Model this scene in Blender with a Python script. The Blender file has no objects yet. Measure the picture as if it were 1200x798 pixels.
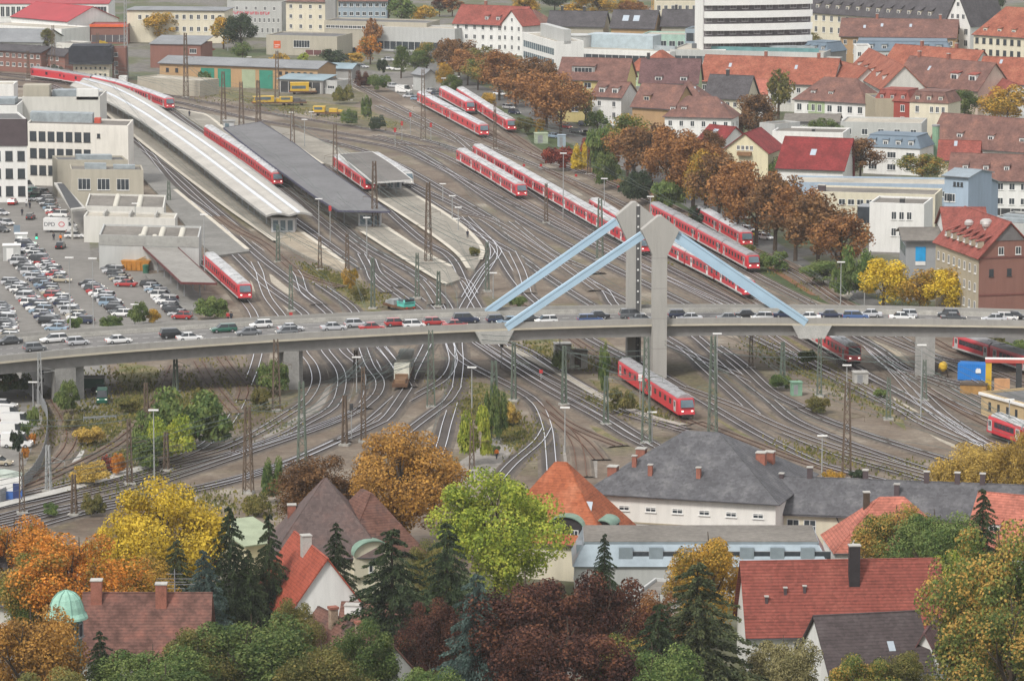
import bpy, bmesh, math, random
from mathutils import Vector, Matrix, noise
rnd = random.Random(11)
pi = math.pi
SC = bpy.context.scene
COL = SC.collection
# ---------------------------------------------------------------- camera model
F = 4800.0; CAMH = 116.0; PITCH = math.atan(753/4800.0)
sp, cp = math.sin(PITCH), math.cos(PITCH)
FW = Vector((0, cp, -sp)); UP = Vector((0, sp, cp))
def ray(px, py):
    return Vector(((px-600)/F, 0, 0)) + UP*((399-py)/F) + FW
def G(px, py, z=0.0):
    """the point of the place, at height z, seen at this spot of the photograph"""
    d = ray(px, py); t = (CAMH-z)/(-d.z)
    return Vector((d.x*t, d.y*t, z))
def SCL(px, py, z=0.0):
    d = ray(px, py); return F*(-d.z)/(CAMH-z)
def terr(x, y):
    return max(0.0, (440-y)*0.19) if y < 440 else 0.0
# ---------------------------------------------------------------- materials
MATS = {}
def _mat(name):
    m = bpy.data.materials.new(name); m.use_nodes = True
    nt = m.node_tree; b = nt.nodes['Principled BSDF']
    return m, nt, b
def N(nt, t, **k):
    n = nt.nodes.new(t)
    for a, v in k.items():
        if a in ('operation','data_type','blend_type','wave_type','bands_direction','feature','noise_dimensions','wave_profile'): setattr(n, a, v)
        else: n.inputs[a.replace('_',' ')].default_value = v
    return n
def c4(c): return (c[0], c[1], c[2], 1)
def mul(c, k): return tuple(min(1, max(0, v*k)) for v in c)
def ramp(nt, src, stops):
    r = nt.nodes.new('ShaderNodeValToRGB'); e = r.color_ramp.elements
    while len(e) < len(stops): e.new(.5)
    for i, (p, c) in enumerate(stops): e[i].position = p; e[i].color = c4(c)
    nt.links.new(src, r.inputs[0]); return r
def mix(nt, fac, a, b, bt='MIX'):
    n = nt.nodes.new('ShaderNodeMix'); n.data_type = 'RGBA'; n.blend_type = bt
    for i, s in ((0, fac), (6, a), (7, b)):
        if hasattr(s, 'links') or hasattr(s, 'is_output'): nt.links.new(s, n.inputs[i])
        else: n.inputs[i].default_value = s if i == 0 else c4(s)
    return n.outputs[2]
def mat(name, c, rough=.8, var=.18, scale=.6, c2=None, metal=0, spec=.3, fine=0, bump=0, coord='Object', thr=None):
    if name in MATS: return MATS[name]
    m, nt, b = _mat(name); tc = nt.nodes.new('ShaderNodeTexCoord')
    n1 = N(nt, 'ShaderNodeTexNoise', Scale=scale, Detail=5.0, Roughness=.6); nt.links.new(tc.outputs[coord], n1.inputs[0])
    if c2 is None: st = [(.3, mul(c, 1-var)), (.7, mul(c, 1+var))]
    else:
        t = thr or (.42, .6); st = [(t[0], c), (t[1], c2)]
    o = ramp(nt, n1.outputs[0], st).outputs[0]
    if fine:
        n2 = N(nt, 'ShaderNodeTexNoise', Scale=scale*9, Detail=3.0); nt.links.new(tc.outputs[coord], n2.inputs[0])
        r2 = ramp(nt, n2.outputs[0], [(.3, (1-fine,)*3), (.7, (1+fine*.6,)*3)])
        o = mix(nt, 1.0, o, r2.outputs[0], 'MULTIPLY')
    nt.links.new(o, b.inputs['Base Color'])
    b.inputs['Roughness'].default_value = rough; b.inputs['Metallic'].default_value = metal
    b.inputs['Specular IOR Level'].default_value = spec
    MATS[name] = m; return m
def wallmat(name, c, rough=.9):
    """render: faint rain streaks and patches that belong to the plaster"""
    if name in MATS: return MATS[name]
    m, nt, b = _mat(name); tc = nt.nodes.new('ShaderNodeTexCoord')
    mp = nt.nodes.new('ShaderNodeMapping'); mp.inputs['Scale'].default_value = (1, 1, .12); nt.links.new(tc.outputs['Object'], mp.inputs[0])
    n1 = N(nt, 'ShaderNodeTexNoise', Scale=1.1, Detail=6.0, Roughness=.65); nt.links.new(mp.outputs[0], n1.inputs[0])
    n2 = N(nt, 'ShaderNodeTexNoise', Scale=.12, Detail=3.0); nt.links.new(tc.outputs['Object'], n2.inputs[0])
    r1 = ramp(nt, n1.outputs[0], [(.3, mul(c, .88)), (.55, c), (.8, mul(c, 1.04))])
    r2 = ramp(nt, n2.outputs[0], [(.3, (.93,.93,.92)), (.7, (1.04,1.04,1.04))])
    nt.links.new(mix(nt, 1.0, r1.outputs[0], r2.outputs[0], 'MULTIPLY'), b.inputs['Base Color'])
    b.inputs['Roughness'].default_value = rough; b.inputs['Specular IOR Level'].default_value = .2
    MATS[name] = m; return m
def roofmat(name, c, course=.34, c2=None, amp=.32, patch=.5, rough=.8):
    """tiles: courses across the slope, rows down it, patches (weathering, on slate painted sky reflection), single odd tiles"""
    if name in MATS: return MATS[name]
    m, nt, b = _mat(name); tc = nt.nodes.new('ShaderNodeTexCoord')
    n1 = N(nt, 'ShaderNodeTexNoise', Scale=.35, Detail=7.0, Roughness=.62); nt.links.new(tc.outputs['Object'], n1.inputs[0])
    r1 = ramp(nt, n1.outputs[0], [(.34, mul(c, 1-patch*.5)), (.5, c), (.68, c2 or mul(c, 1+patch*.5))])
    sx = nt.nodes.new('ShaderNodeSeparateXYZ'); nt.links.new(tc.outputs['Object'], sx.inputs[0])
    a = N(nt, 'ShaderNodeMath', operation='DIVIDE'); nt.links.new(sx.outputs[2], a.inputs[0]); a.inputs[1].default_value = course*.62
    fr = N(nt, 'ShaderNodeMath', operation='FRACT'); nt.links.new(a.outputs[0], fr.inputs[0])
    rr = ramp(nt, fr.outputs[0], [(.0, (1-amp*1.25,)*3), (.34, (1,)*3), (1, (1+amp*.3,)*3)])
    vo = nt.nodes.new('ShaderNodeTexVoronoi'); vo.inputs['Scale'].default_value = 2.6; nt.links.new(tc.outputs['Object'], vo.inputs[0])
    hs = nt.nodes.new('ShaderNodeSeparateXYZ'); nt.links.new(vo.outputs['Color'], hs.inputs[0])
    r3 = ramp(nt, hs.outputs[0], [(.0, (.8,)*3), (.5, (1,)*3), (1, (1.18,)*3)])
    o = mix(nt, 1.0, r1.outputs[0], rr.outputs[0], 'MULTIPLY'); o = mix(nt, 1.0, o, r3.outputs[0], 'MULTIPLY')
    nt.links.new(o, b.inputs['Base Color']); b.inputs['Roughness'].default_value = rough; b.inputs['Specular IOR Level'].default_value = .25
    MATS[name] = m; return m
def leafmat(name, a, b_, c=None, scale=.35, tr=.25):
    if name in MATS: return MATS[name]
    m, nt, b = _mat(name); tc = nt.nodes.new('ShaderNodeTexCoord'); geo = nt.nodes.new('ShaderNodeNewGeometry')
    n1 = N(nt, 'ShaderNodeTexNoise', Scale=scale, Detail=4.0, Roughness=.6); nt.links.new(geo.outputs['Position'], n1.inputs[0])
    ad = N(nt, 'ShaderNodeMath', operation='MULTIPLY_ADD'); nt.links.new(geo.outputs['Random Per Island'], ad.inputs[0]); ad.inputs[1].default_value = .34; ad.inputs[2].default_value = -.17
    s = N(nt, 'ShaderNodeMath', operation='ADD'); nt.links.new(n1.outputs[0], s.inputs[0]); nt.links.new(ad.outputs[0], s.inputs[1])
    r1 = ramp(nt, s.outputs[0], [(.34, a), (.5, b_), (.66, c or mul(b_, 1.25))])
    oi = nt.nodes.new('ShaderNodeObjectInfo'); r2 = ramp(nt, oi.outputs['Random'], [(0, (.88,.86,.86)), (1, (1.12,1.12,1.1))])
    o = mix(nt, 1.0, r1.outputs[0], r2.outputs[0], 'MULTIPLY')
    nt.links.new(o, b.inputs['Base Color']); b.inputs['Roughness'].default_value = .75; b.inputs['Specular IOR Level'].default_value = .25
    t = nt.nodes.new('ShaderNodeBsdfTranslucent'); nt.links.new(o, t.inputs[0])
    ms = nt.nodes.new('ShaderNodeMixShader'); ms.inputs[0].default_value = tr
    nt.links.new(b.outputs[0], ms.inputs[1]); nt.links.new(t.outputs[0], ms.inputs[2]); nt.links.new(ms.outputs[0], nt.nodes['Material Output'].inputs[0])
    MATS[name] = m; return m
def emit(name, c, k):
    if name in MATS: return MATS[name]
    m, nt, b = _mat(name); b.inputs['Base Color'].default_value = c4(c); b.inputs['Emission Color'].default_value = c4(c); b.inputs['Emission Strength'].default_value = k
    MATS[name] = m; return m
GLASS = mat('window_glass', (.045,.055,.065), .12, .5, .4, spec=.5)
GLASSB = mat('pale_glass', (.12,.17,.2), .15, .4, .3, spec=.5)
WHITE = mat('white_paint', (.78,.78,.76), .5, .05)
GREYM = mat('grey_metal', (.3,.31,.32), .5, .15, metal=.2)
DARKM = mat('dark_metal', (.045,.047,.05), .6, .3)
CONC = mat('concrete', (.36,.35,.32), .9, .22, .5, fine=.18)
CONCL = mat('pale_concrete', (.44,.43,.4), .9, .16, .35, fine=.12)
CONCD = mat('dirty_concrete', (.24,.235,.22), .9, .35, .8, fine=.3)
BRICK = mat('red_brick', (.3,.12,.085), .9, .25, .8, fine=.2)
BARK = mat('bark', (.075,.055,.04), .95, .3, 2.)
# ---------------------------------------------------------------- mesh builder
class MB:
    def __init__(s): s.v = []; s.f = []; s.m = []; s.uv = None
    def face(s, pts, mi=0):
        i = len(s.v); s.v += [tuple(p) for p in pts]; s.f.append(tuple(range(i, i+len(pts)))); s.m.append(mi); return s
    def hexa(s, p, mi=0):
        i = len(s.v); s.v += [tuple(q) for q in p]
        for f in ((3,2,1,0),(4,5,6,7),(0,1,5,4),(1,2,6,5),(2,3,7,6),(3,0,4,7)): s.f.append(tuple(i+k for k in f)); s.m.append(mi)
        return s
    def box(s, x0, y0, z0, x1, y1, z1, mi=0):
        return s.hexa([(x0,y0,z0),(x1,y0,z0),(x1,y1,z0),(x0,y1,z0),(x0,y0,z1),(x1,y0,z1),(x1,y1,z1),(x0,y1,z1)], mi)
    def obox(s, c, sx, sy, z0, z1, a, mi=0, top=1.0):
        ca, sa = math.cos(a), math.sin(a); o = []
        for z, k in ((z0, 1), (z1, top)):
            for x, y in ((-1,-1),(1,-1),(1,1),(-1,1)):
                X, Y = x*sx/2*k, y*sy/2*k; o.append((c[0]+X*ca-Y*sa, c[1]+X*sa+Y*ca, z))
        return s.hexa(o, mi)
    def prism(s, poly, z0, z1, mi=0):
        i = len(s.v); n = len(poly)
        ar = sum(poly[k][0]*poly[(k+1)%n][1]-poly[(k+1)%n][0]*poly[k][1] for k in range(n))
        if ar < 0: poly = poly[::-1]
        s.v += [(p[0], p[1], z0) for p in poly]+[(p[0], p[1], z1) for p in poly]
        s.f.append(tuple(i+k for k in range(n))[::-1]); s.f.append(tuple(i+n+k for k in range(n))); s.m += [mi, mi]
        for k in range(n): s.f.append((i+k, i+(k+1)%n, i+n+(k+1)%n, i+n+k)); s.m.append(mi)
        return s
    def bar(s, p, q, w, h=None, mi=0, up=None):
        p, q = Vector(p), Vector(q); h = h or w; d = (q-p).normalized()
        u = Vector(up) if up else (Vector((0,0,1)) if abs(d.z) < .95 else Vector((1,0,0)))
        r = d.cross(u).normalized()*w/2; t = r.cross(d).normalized()*h/2
        return s.hexa([p-r-t, p+r-t, q+r-t, q-r-t, p-r+t, p+r+t, q+r+t, q-r+t], mi)
    def tube(s, p, q, r0, r1=None, n=6, mi=0):
        p, q = Vector(p), Vector(q); r1 = r0 if r1 is None else r1; d = (q-p).normalized()
        u = Vector((0,0,1)) if abs(d.z) < .95 else Vector((1,0,0)); a = d.cross(u).normalized(); b = d.cross(a)
        i = len(s.v)
        for c, r in ((p, r0), (q, r1)):
            for k in range(n):
                t = 2*pi*k/n; s.v.append(tuple(c+a*r*math.cos(t)+b*r*math.sin(t)))
        for k in range(n): s.f.append((i+k, i+n+k, i+n+(k+1)%n, i+(k+1)%n)); s.m.append(mi)
        s.f.append(tuple(i+k for k in range(n))); s.f.append(tuple(i+n+k for k in range(n))[::-1]); s.m += [mi, mi]
        return s
    def lathe(s, prof, n=16, c=(0,0,0), mi=0, sx=1, sy=1):
        i = len(s.v)
        for r, z in prof:
            for k in range(n):
                t = 2*pi*k/n; s.v.append((c[0]+r*sx*math.cos(t), c[1]+r*sy*math.sin(t), c[2]+z))
        for j in range(len(prof)-1):
            for k in range(n):
                a = i+j*n+k; b = i+j*n+(k+1)%n; s.f.append((a, b, b+n, a+n)); s.m.append(mi)
        s.f.append(tuple(i+(len(prof)-1)*n+k for k in range(n))); s.m.append(mi)
        return s
    def mesh(s, name, mats):
        me = bpy.data.meshes.new(name); me.from_pydata(s.v, [], s.f)
        for m in (mats if isinstance(mats, (list, tuple)) else [mats]): me.materials.append(m)
        if any(s.m): me.polygons.foreach_set('material_index', s.m)
        if s.uv:
            l = me.uv_layers.new(name='UVMap'); l.data.foreach_set('uv', s.uv)
        me.update(); return me
    def build(s, name, mats, parent=None, loc=None, rz=0):
        return O(name, s.mesh(name, mats), parent, loc, rz)
def O(name, data, parent=None, loc=None, rz=0):
    o = bpy.data.objects.new(name, data); COL.objects.link(o)
    if parent: o.parent = parent
    if loc is not None: o.location = loc
    if rz: o.rotation_euler = (0, 0, rz)
    return o
def tag(o, label=None, cat=None, group=None, kind=None):
    for k, v in (('label', label), ('category', cat), ('group', group), ('kind', kind)):
        if v: o[k] = v
    return o
def T(name, label, cat, loc=(0,0,0), rz=0, group=None):
    return tag(O(name, None, None, loc, rz), label, cat, group)
def S(name, mb, m): return tag(mb.build(name, m), kind='structure')
def copytree(o, parent=None):
    c = o.copy(); COL.objects.link(c)
    if parent: c.parent = parent
    for ch in KIDS.get(o.name, []) or list(o.children): copytree(ch, c)
    return c
KIDS = {}
def setmat(o, m, i=0):
    o.material_slots[i].link = 'OBJECT'; o.material_slots[i].material = m
ORD = ['first','second','third','fourth','fifth','sixth','seventh','eighth','ninth','tenth','eleventh','twelfth','thirteenth','fourteenth','fifteenth','sixteenth','seventeenth','eighteenth','nineteenth','twentieth','twenty-first','twenty-second','twenty-third','twenty-fourth','twenty-fifth','twenty-sixth','twenty-seventh','twenty-eighth','twenty-ninth','thirtieth']
def spline(pts, step=4.0):
    """Catmull-Rom through world points"""
    P = [pts[0]*2-pts[1]]+list(pts)+[pts[-1]*2-pts[-2]]; out = []
    for i in range(1, len(P)-2):
        a, b, c, d = P[i-1:i+3]; n = max(2, int((c-b).length/step))
        for k in range(n):
            t = k/n; out.append(.5*((2*b)+(c-a)*t+(2*a-5*b+4*c-d)*t*t+(3*b-a-3*c+d)*t**3))
    out.append(P[-2]); return out
def strip(mb, pts, off0, off1, z0, z1=None, mi=0, uv=False):
    """ribbon between two offsets of a path"""
    z1 = z0 if z1 is None else z1; L = []; acc = 0; n = len(pts)
    for i in range(n):
        d = (pts[min(i+1, n-1)]-pts[max(i-1, 0)]); d.z = 0; d.normalize(); r = Vector((d.y, -d.x, 0))
        if i: acc += (pts[i]-pts[i-1]).length
        L.append((pts[i]+r*off0, pts[i]+r*off1, acc))
    for i in range(n-1):
        a, b, u = L[i]; c, e, w = L[i+1]
        mb.face([(a.x,a.y,a.z+z0), (b.x,b.y,b.z+z1), (e.x,e.y,e.z+z1), (c.x,c.y,c.z+z0)], mi)
        if mb.uv is not None: mb.uv += [u, off0, u, off1, w, off1, w, off0]
def shear(root, k):
    """lean a building's depth axis sideways: x += k*y in its own frame"""
    def go(o):
        for c in o.children:
            if c.type == 'MESH' and c.data.users == 1:
                for v in c.data.vertices: v.co.x += k*v.co.y
            c.location.x += k*c.location.y; go(c)
    bpy.context.view_layer.update(); go(root)
def px(poly, z=0): return [G(x, y, z) for x, y in poly]
# ================================================================ GROUND
def groundmats():
    m, nt, b = _mat('town_ground'); tc = nt.nodes.new('ShaderNodeTexCoord')
    n1 = N(nt, 'ShaderNodeTexNoise', Scale=.03, Detail=6.0, Roughness=.6); nt.links.new(tc.outputs['Object'], n1.inputs[0])
    n2 = N(nt, 'ShaderNodeTexNoise', Scale=.5, Detail=5.0); nt.links.new(tc.outputs['Object'], n2.inputs[0])
    r = ramp(nt, n1.outputs[0], [(.42, (.15,.14,.125)), (.5, (.1,.105,.05)), (.6, (.06,.085,.03))])
    r2 = ramp(nt, n2.outputs[0], [(.3, (.7,)*3), (.7, (1.25,)*3)])
    nt.links.new(mix(nt, 1.0, r.outputs[0], r2.outputs[0], 'MULTIPLY'), b.inputs[0]); b.inputs['Roughness'].default_value = .95
    y, nt, b = _mat('yard_ballast'); tc = nt.nodes.new('ShaderNodeTexCoord')
    n1 = N(nt, 'ShaderNodeTexNoise', Scale=.045, Detail=8.0, Roughness=.68); nt.links.new(tc.outputs['Object'], n1.inputs[0])
    n2 = N(nt, 'ShaderNodeTexNoise', Scale=.9, Detail=6.0, Roughness=.7); nt.links.new(tc.outputs['Object'], n2.inputs[0])
    n3 = N(nt, 'ShaderNodeTexNoise', Scale=.02, Detail=7.0, Roughness=.6); nt.links.new(tc.outputs['Object'], n3.inputs[0])
    r = ramp(nt, n1.outputs[0], [(.36, (.095,.068,.047)), (.46, (.145,.11,.08)), (.55, (.19,.155,.118)), (.66, (.33,.295,.24))])
    g = ramp(nt, n3.outputs[0], [(.54, (0,)*3), (.62, (1,)*3)])
    gr = ramp(nt, n2.outputs[0], [(.4, (.085,.085,.035)), (.6, (.15,.13,.06))])
    sm = N(nt, 'ShaderNodeMath', operation='MULTIPLY'); nt.links.new(g.outputs[0], sm.inputs[0]); sm.inputs[1].default_value = .7
    o = mix(nt, sm.outputs[0], r.outputs[0], gr.outputs[0])
    r2 = ramp(nt, n2.outputs[0], [(.3, (.68,)*3), (.7, (1.3,)*3)])
    nt.links.new(mix(nt, 1.0, o, r2.outputs[0], 'MULTIPLY'), b.inputs[0]); b.inputs['Roughness'].default_value = .95
    return m, y
TOWN, YARD = groundmats()
ASPH = mat('asphalt', (.2,.19,.175), .9, .14, .06, fine=.14)
ASPHD = mat('worn_asphalt', (.13,.127,.12), .9, .25, .12, fine=.2)
PAVE = mat('paving', (.21,.205,.19), .9, .2, .1, fine=.15)
PLAT = mat('platform_slabs', (.28,.26,.22), .9, .22, .12, fine=.18)
PLATB = mat('sandy_platform', (.34,.29,.22), .9, .2, .15, fine=.15)
SAND = mat('pale_gravel', (.42,.38,.31), .95, .2, .4, fine=.3)
LEAFG = mat('leaf_litter', (.2,.1,.05), .95, .35, .2, fine=.35)
GRASS = mat('rough_grass', (.12,.125,.045), .95, .2, .25, c2=(.23,.185,.1), fine=.4)
VERGE = mat('green_verge', (.06,.085,.03), .95, .35, .3, fine=.4)
PAINT = mat('road_paint', (.7,.7,.66), .7, .1)
mb = MB()
xs = [-3000, -1200, -500, -250, -120, -40, 0, 40, 120, 250, 500, 1200, 3000]
ys = [-200, 0, 60, 150, 250, 350, 440, 460, 700, 1200, 2000, 4000, 7000]
for i in range(len(xs)-1):
    for j in range(len(ys)-1):
        mb.face([(xs[a], ys[b], terr(0, ys[b])-.004) for a, b in ((i,j),(i+1,j),(i+1,j+1),(i,j+1))])
S('terrain', mb, TOWN)
def sheet(name, poly, z, m):
    mb = MB(); mb.face([(p.x, p.y, z) for p in px(poly)]); o = S(name, mb, m); return o
sheet('rail_yard_ground', [(-60,70),(0,76),(90,84),(170,96),(235,104),(300,102),(372,98),(405,92),(445,88),(474,96),(500,112),(560,126),(604,158),(645,186),(720,218),(800,252),(870,300),(960,352),(1040,372),(1260,400),(1560,470),(1560,660),(-360,680),(-360,420),(130,400),(150,140),(-60,140)], .0, YARD)
# streets and yards of the town
sheet('road', [(478,96),(474,60),(398,52),(398,44),(540,56),(560,88),(640,120),(760,196),(860,268),(960,330),(1010,352),(1040,352),(990,318),(900,262),(800,196),(700,140),(640,108),(560,62),(620,60),(700,96),(640,110)], .004, ASPHD) if 0 else None
def road(name, pts, w, z, m, step=8):
    mb = MB(); strip(mb, spline([G(*p) for p in pts], step), -w/2, w/2, z); return S(name, mb, m)
road('road', [(468,40),(486,70),(545,100),(600,122),(665,150),(735,190),(800,232),(850,262),(905,296),(960,330),(1030,362),(1260,420)], 9, .008, ASPHD)
road('street', [(398,56),(460,58),(520,66),(560,82)], 16, .012, ASPHD)
road('side_street', [(655,150),(690,158),(720,146),(780,120)], 10, .014, ASPHD)
sheet('car_park_ground', [(-330,196),(105,196),(102,232),(106,300),(122,312),(172,318),(196,350),(232,372),(232,392),(140,400),(-330,440)], .016, ASPH)
sheet('lower_yard_ground', [(-60,430),(96,424),(124,424),(137,494),(97,497),(88,470),(60,452),(46,470),(50,492),(30,545),(0,570),(-60,600)], .018, ASPH)
sheet('small_car_park_ground', [(436,85),(480,84),(520,100),(548,122),(545,131),(498,130),(470,112),(446,100)], .02, ASPH)
sheet('goods_yard_ground', [(190,100),(330,100),(398,92),(420,97),(432,112),(400,134),(330,130),(240,112)], .022, mat('scruffy_ground', (.2,.175,.13), .95, .3, .12, c2=(.13,.12,.06), fine=.35))
sheet('verge', [(600,128),(660,165),(740,204),(800,240),(870,288),(960,336),(1010,358),(1040,372),(960,354),(880,318),(840,280),(770,238),(690,200),(625,172)], .024, VERGE)
sheet('leaf_strewn_bank', [(640,186),(690,196),(760,224),(830,262),(884,292),(935,322),(968,348),(950,346),(905,318),(870,296),(815,262),(740,224),(680,202)], .028, LEAFG)
for nm, poly, m in (
    ('grass_patch', [(882,394),(930,392),(968,420),(1010,452),(1056,482),(1062,505),(1010,470),(940,440),(895,412)], GRASS),
    ('grass_patch', [(612,398),(700,388),(735,420),(700,430),(640,420)], GRASS),
    ('grass_patch', [(690,445),(740,452),(790,490),(770,494),(715,470)], GRASS),
    ('grass_patch', [(230,110),(330,126),(420,140),(455,150),(470,146),(430,128),(340,116),(260,104)], GRASS),
    ('grass_patch', [(840,470),(900,520),(980,546),(930,536),(870,512),(836,490)], GRASS),
    ('grass_patch', [(365,314),(400,322),(440,352),(448,366),(400,362)], GRASS),
    ('grass_patch', [(690,498),(740,510),(752,522),(720,520),(700,508)], GRASS),
    ('grass_patch', [(140,424),(182,430),(206,452),(190,480),(172,500),(150,540),(140,520),(152,470),(138,445)], GRASS),
    ('grass_patch', [(548,446),(572,450),(600,464),(610,492),(590,512),(566,500)], GRASS),
    ('gravel_patch', [(1044,462),(1056,468),(1120,508),(1160,536),(1150,540),(1100,516),(1060,490)], SAND),
    ('gravel_patch', [(540,164),(590,178),(604,186),(596,188),(560,178),(545,172)], SAND),
    ('gravel_patch', [(478,168),(500,174),(526,184),(520,187),(500,180)], SAND),
    ('gravel_patch', [(408,98),(440,112),(436,114),(410,102)], SAND),
    ('gravel_patch', [(300,318),(318,322),(345,344),(335,346),(310,332)], SAND),
    ('gravel_patch', [(322,346),(336,352),(350,364),(328,362)], SAND),
    ('gravel_patch', [(290,318),(300,330),(305,348),(296,340)], SAND),
    ('gravel_patch', [(352,332),(378,352),(368,352)], SAND),
    ('gravel_patch', [(1005,396),(1035,396),(1062,420),(1078,440),(1060,440),(1030,420)], PLATB),
    ('concrete_patch', [(370,462),(420,430),(410,470),(360,500),(300,520),(280,520),(330,490)], mat('gray_fines', (.27,.25,.225), .95, .2, .2, fine=.25)),
    ('concrete_patch', [(582,512),(600,498),(612,510),(590,545),(550,570),(525,560),(540,540)], MATS['gray_fines']),
    ('concrete_patch', [(660,500),(700,520),(700,560),(660,560)], MATS['gray_fines']),
    ('concrete_patch', [(190,495),(250,480),(262,500),(200,528),(150,545)], MATS['gray_fines']),
    ('gravel_patch', [(935,310),(960,325),(1000,345),(990,356),(960,335)], SAND),
    ):
    sheet(nm, poly, .03+.002*rnd.random(), m)
road('path', [(-40,606),(0,594),(60,580),(120,564),(172,549)], 2.4, .36, CONCL)
road('path', [(30,590),(60,572),(95,530),(84,500)], 1.0, .035, CONCL)
road('path', [(596,408),(640,432),(665,444),(700,465),(745,485),(800,500)], 1.6, .34, mat('cable_trough', (.36,.33,.28), .9, .2, .5, fine=.2))
# ================================================================ RAILWAY TRACKS
def bedmat(name, cs, cb):
    m, nt, b = _mat(name); uv = nt.nodes.new('ShaderNodeUVMap'); tc = nt.nodes.new('ShaderNodeTexCoord')
    sx = nt.nodes.new('ShaderNodeSeparateXYZ'); nt.links.new(uv.outputs[0], sx.inputs[0])
    a = N(nt, 'ShaderNodeMath', operation='DIVIDE'); nt.links.new(sx.outputs[0], a.inputs[0]); a.inputs[1].default_value = .63
    fr = N(nt, 'ShaderNodeMath', operation='FRACT'); nt.links.new(a.outputs[0], fr.inputs[0])
    lt = N(nt, 'ShaderNodeMath', operation='LESS_THAN'); nt.links.new(fr.outputs[0], lt.inputs[0]); lt.inputs[1].default_value = .42
    ab = N(nt, 'ShaderNodeMath', operation='ABSOLUTE'); nt.links.new(sx.outputs[1], ab.inputs[0])
    l2 = N(nt, 'ShaderNodeMath', operation='LESS_THAN'); nt.links.new(ab.outputs[0], l2.inputs[0]); l2.inputs[1].default_value = 1.3
    mu = N(nt, 'ShaderNodeMath', operation='MULTIPLY'); nt.links.new(lt.outputs[0], mu.inputs[0]); nt.links.new(l2.outputs[0], mu.inputs[1])
    n = N(nt, 'ShaderNodeTexNoise', Scale=.12, Detail=7.0, Roughness=.7); nt.links.new(tc.outputs['Object'], n.inputs[0])
    r = ramp(nt, n.outputs[0], [(.35, mul(cb, .65)), (.65, mul(cb, 1.4))]); r2 = ramp(nt, n.outputs[0], [(.35, mul(cs, .7)), (.65, mul(cs, 1.5))])
    nt.links.new(mix(nt, mu.outputs[0], r.outputs[0], r2.outputs[0]), b.inputs[0]); b.inputs['Roughness'].default_value = .9
    return m
BEDD = bedmat('dark_track_bed', (.045,.038,.036), (.08,.066,.056))
BEDM = bedmat('brown_track_bed', (.075,.058,.046), (.125,.1,.078))
BEDR = bedmat('rusty_track_bed', (.1,.06,.042), (.15,.12,.09))
RAILB = mat('polished_rail', (.88,.89,.93), .38, .06, .1, metal=.65)
RAILR = mat('rusty_rail', (.16,.075,.045), .7, .25, .4)
RAILS_ = mat('rail_side', (.07,.045,.035), .8, .3, .6)
SHOULDER = mat('ballast_shoulder', (.15,.125,.1), .95, .3, .15, fine=.35)
TR = {}
def track(key, pts, kind='b'):
    W0 = [G(*p) for p in pts]
    if pts[-1][0] > 1050 and pts[-1][1] > 380: W0.append(W0[-1]+(W0[-1]-W0[-2]).normalized()*90)
    if pts[0][0] <= 0 and pts[0][1] < 120: W0.insert(0, W0[0]+(W0[0]-W0[1]).normalized()*120)
    if pts[-1][0] <= 0: W0.append(W0[-1]+(W0[-1]-W0[-2]).normalized()*60)
    P = spline(W0, 4.0); TR[key] = P; i = len(TR); z = .06+.0045*i
    mb = MB(); mb.uv = []
    strip(mb, P, -1.55, 1.55, z, mi=0)
    strip(mb, P, -1.55, -2.1, z, .0, mi=3); strip(mb, P, 1.55, 2.1, z, .0, mi=3)
    for sgn in (-1, 1):
        o = sgn*.7175; w = .062 if kind != 'r' else .05
        strip(mb, P, o-w, o+w, z+.16, mi=1); strip(mb, P, o-w, o-w, z, z+.16, mi=2); strip(mb, P, o+w, o+w, z, z+.16, mi=2)
    bed = {'b': BEDD, 'm': BEDM, 'r': BEDR}[kind]
    S('railway_track', mb, [bed, RAILR if kind in 'rm' and kind == 'r' else RAILB, RAILS_, SHOULDER])
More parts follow.
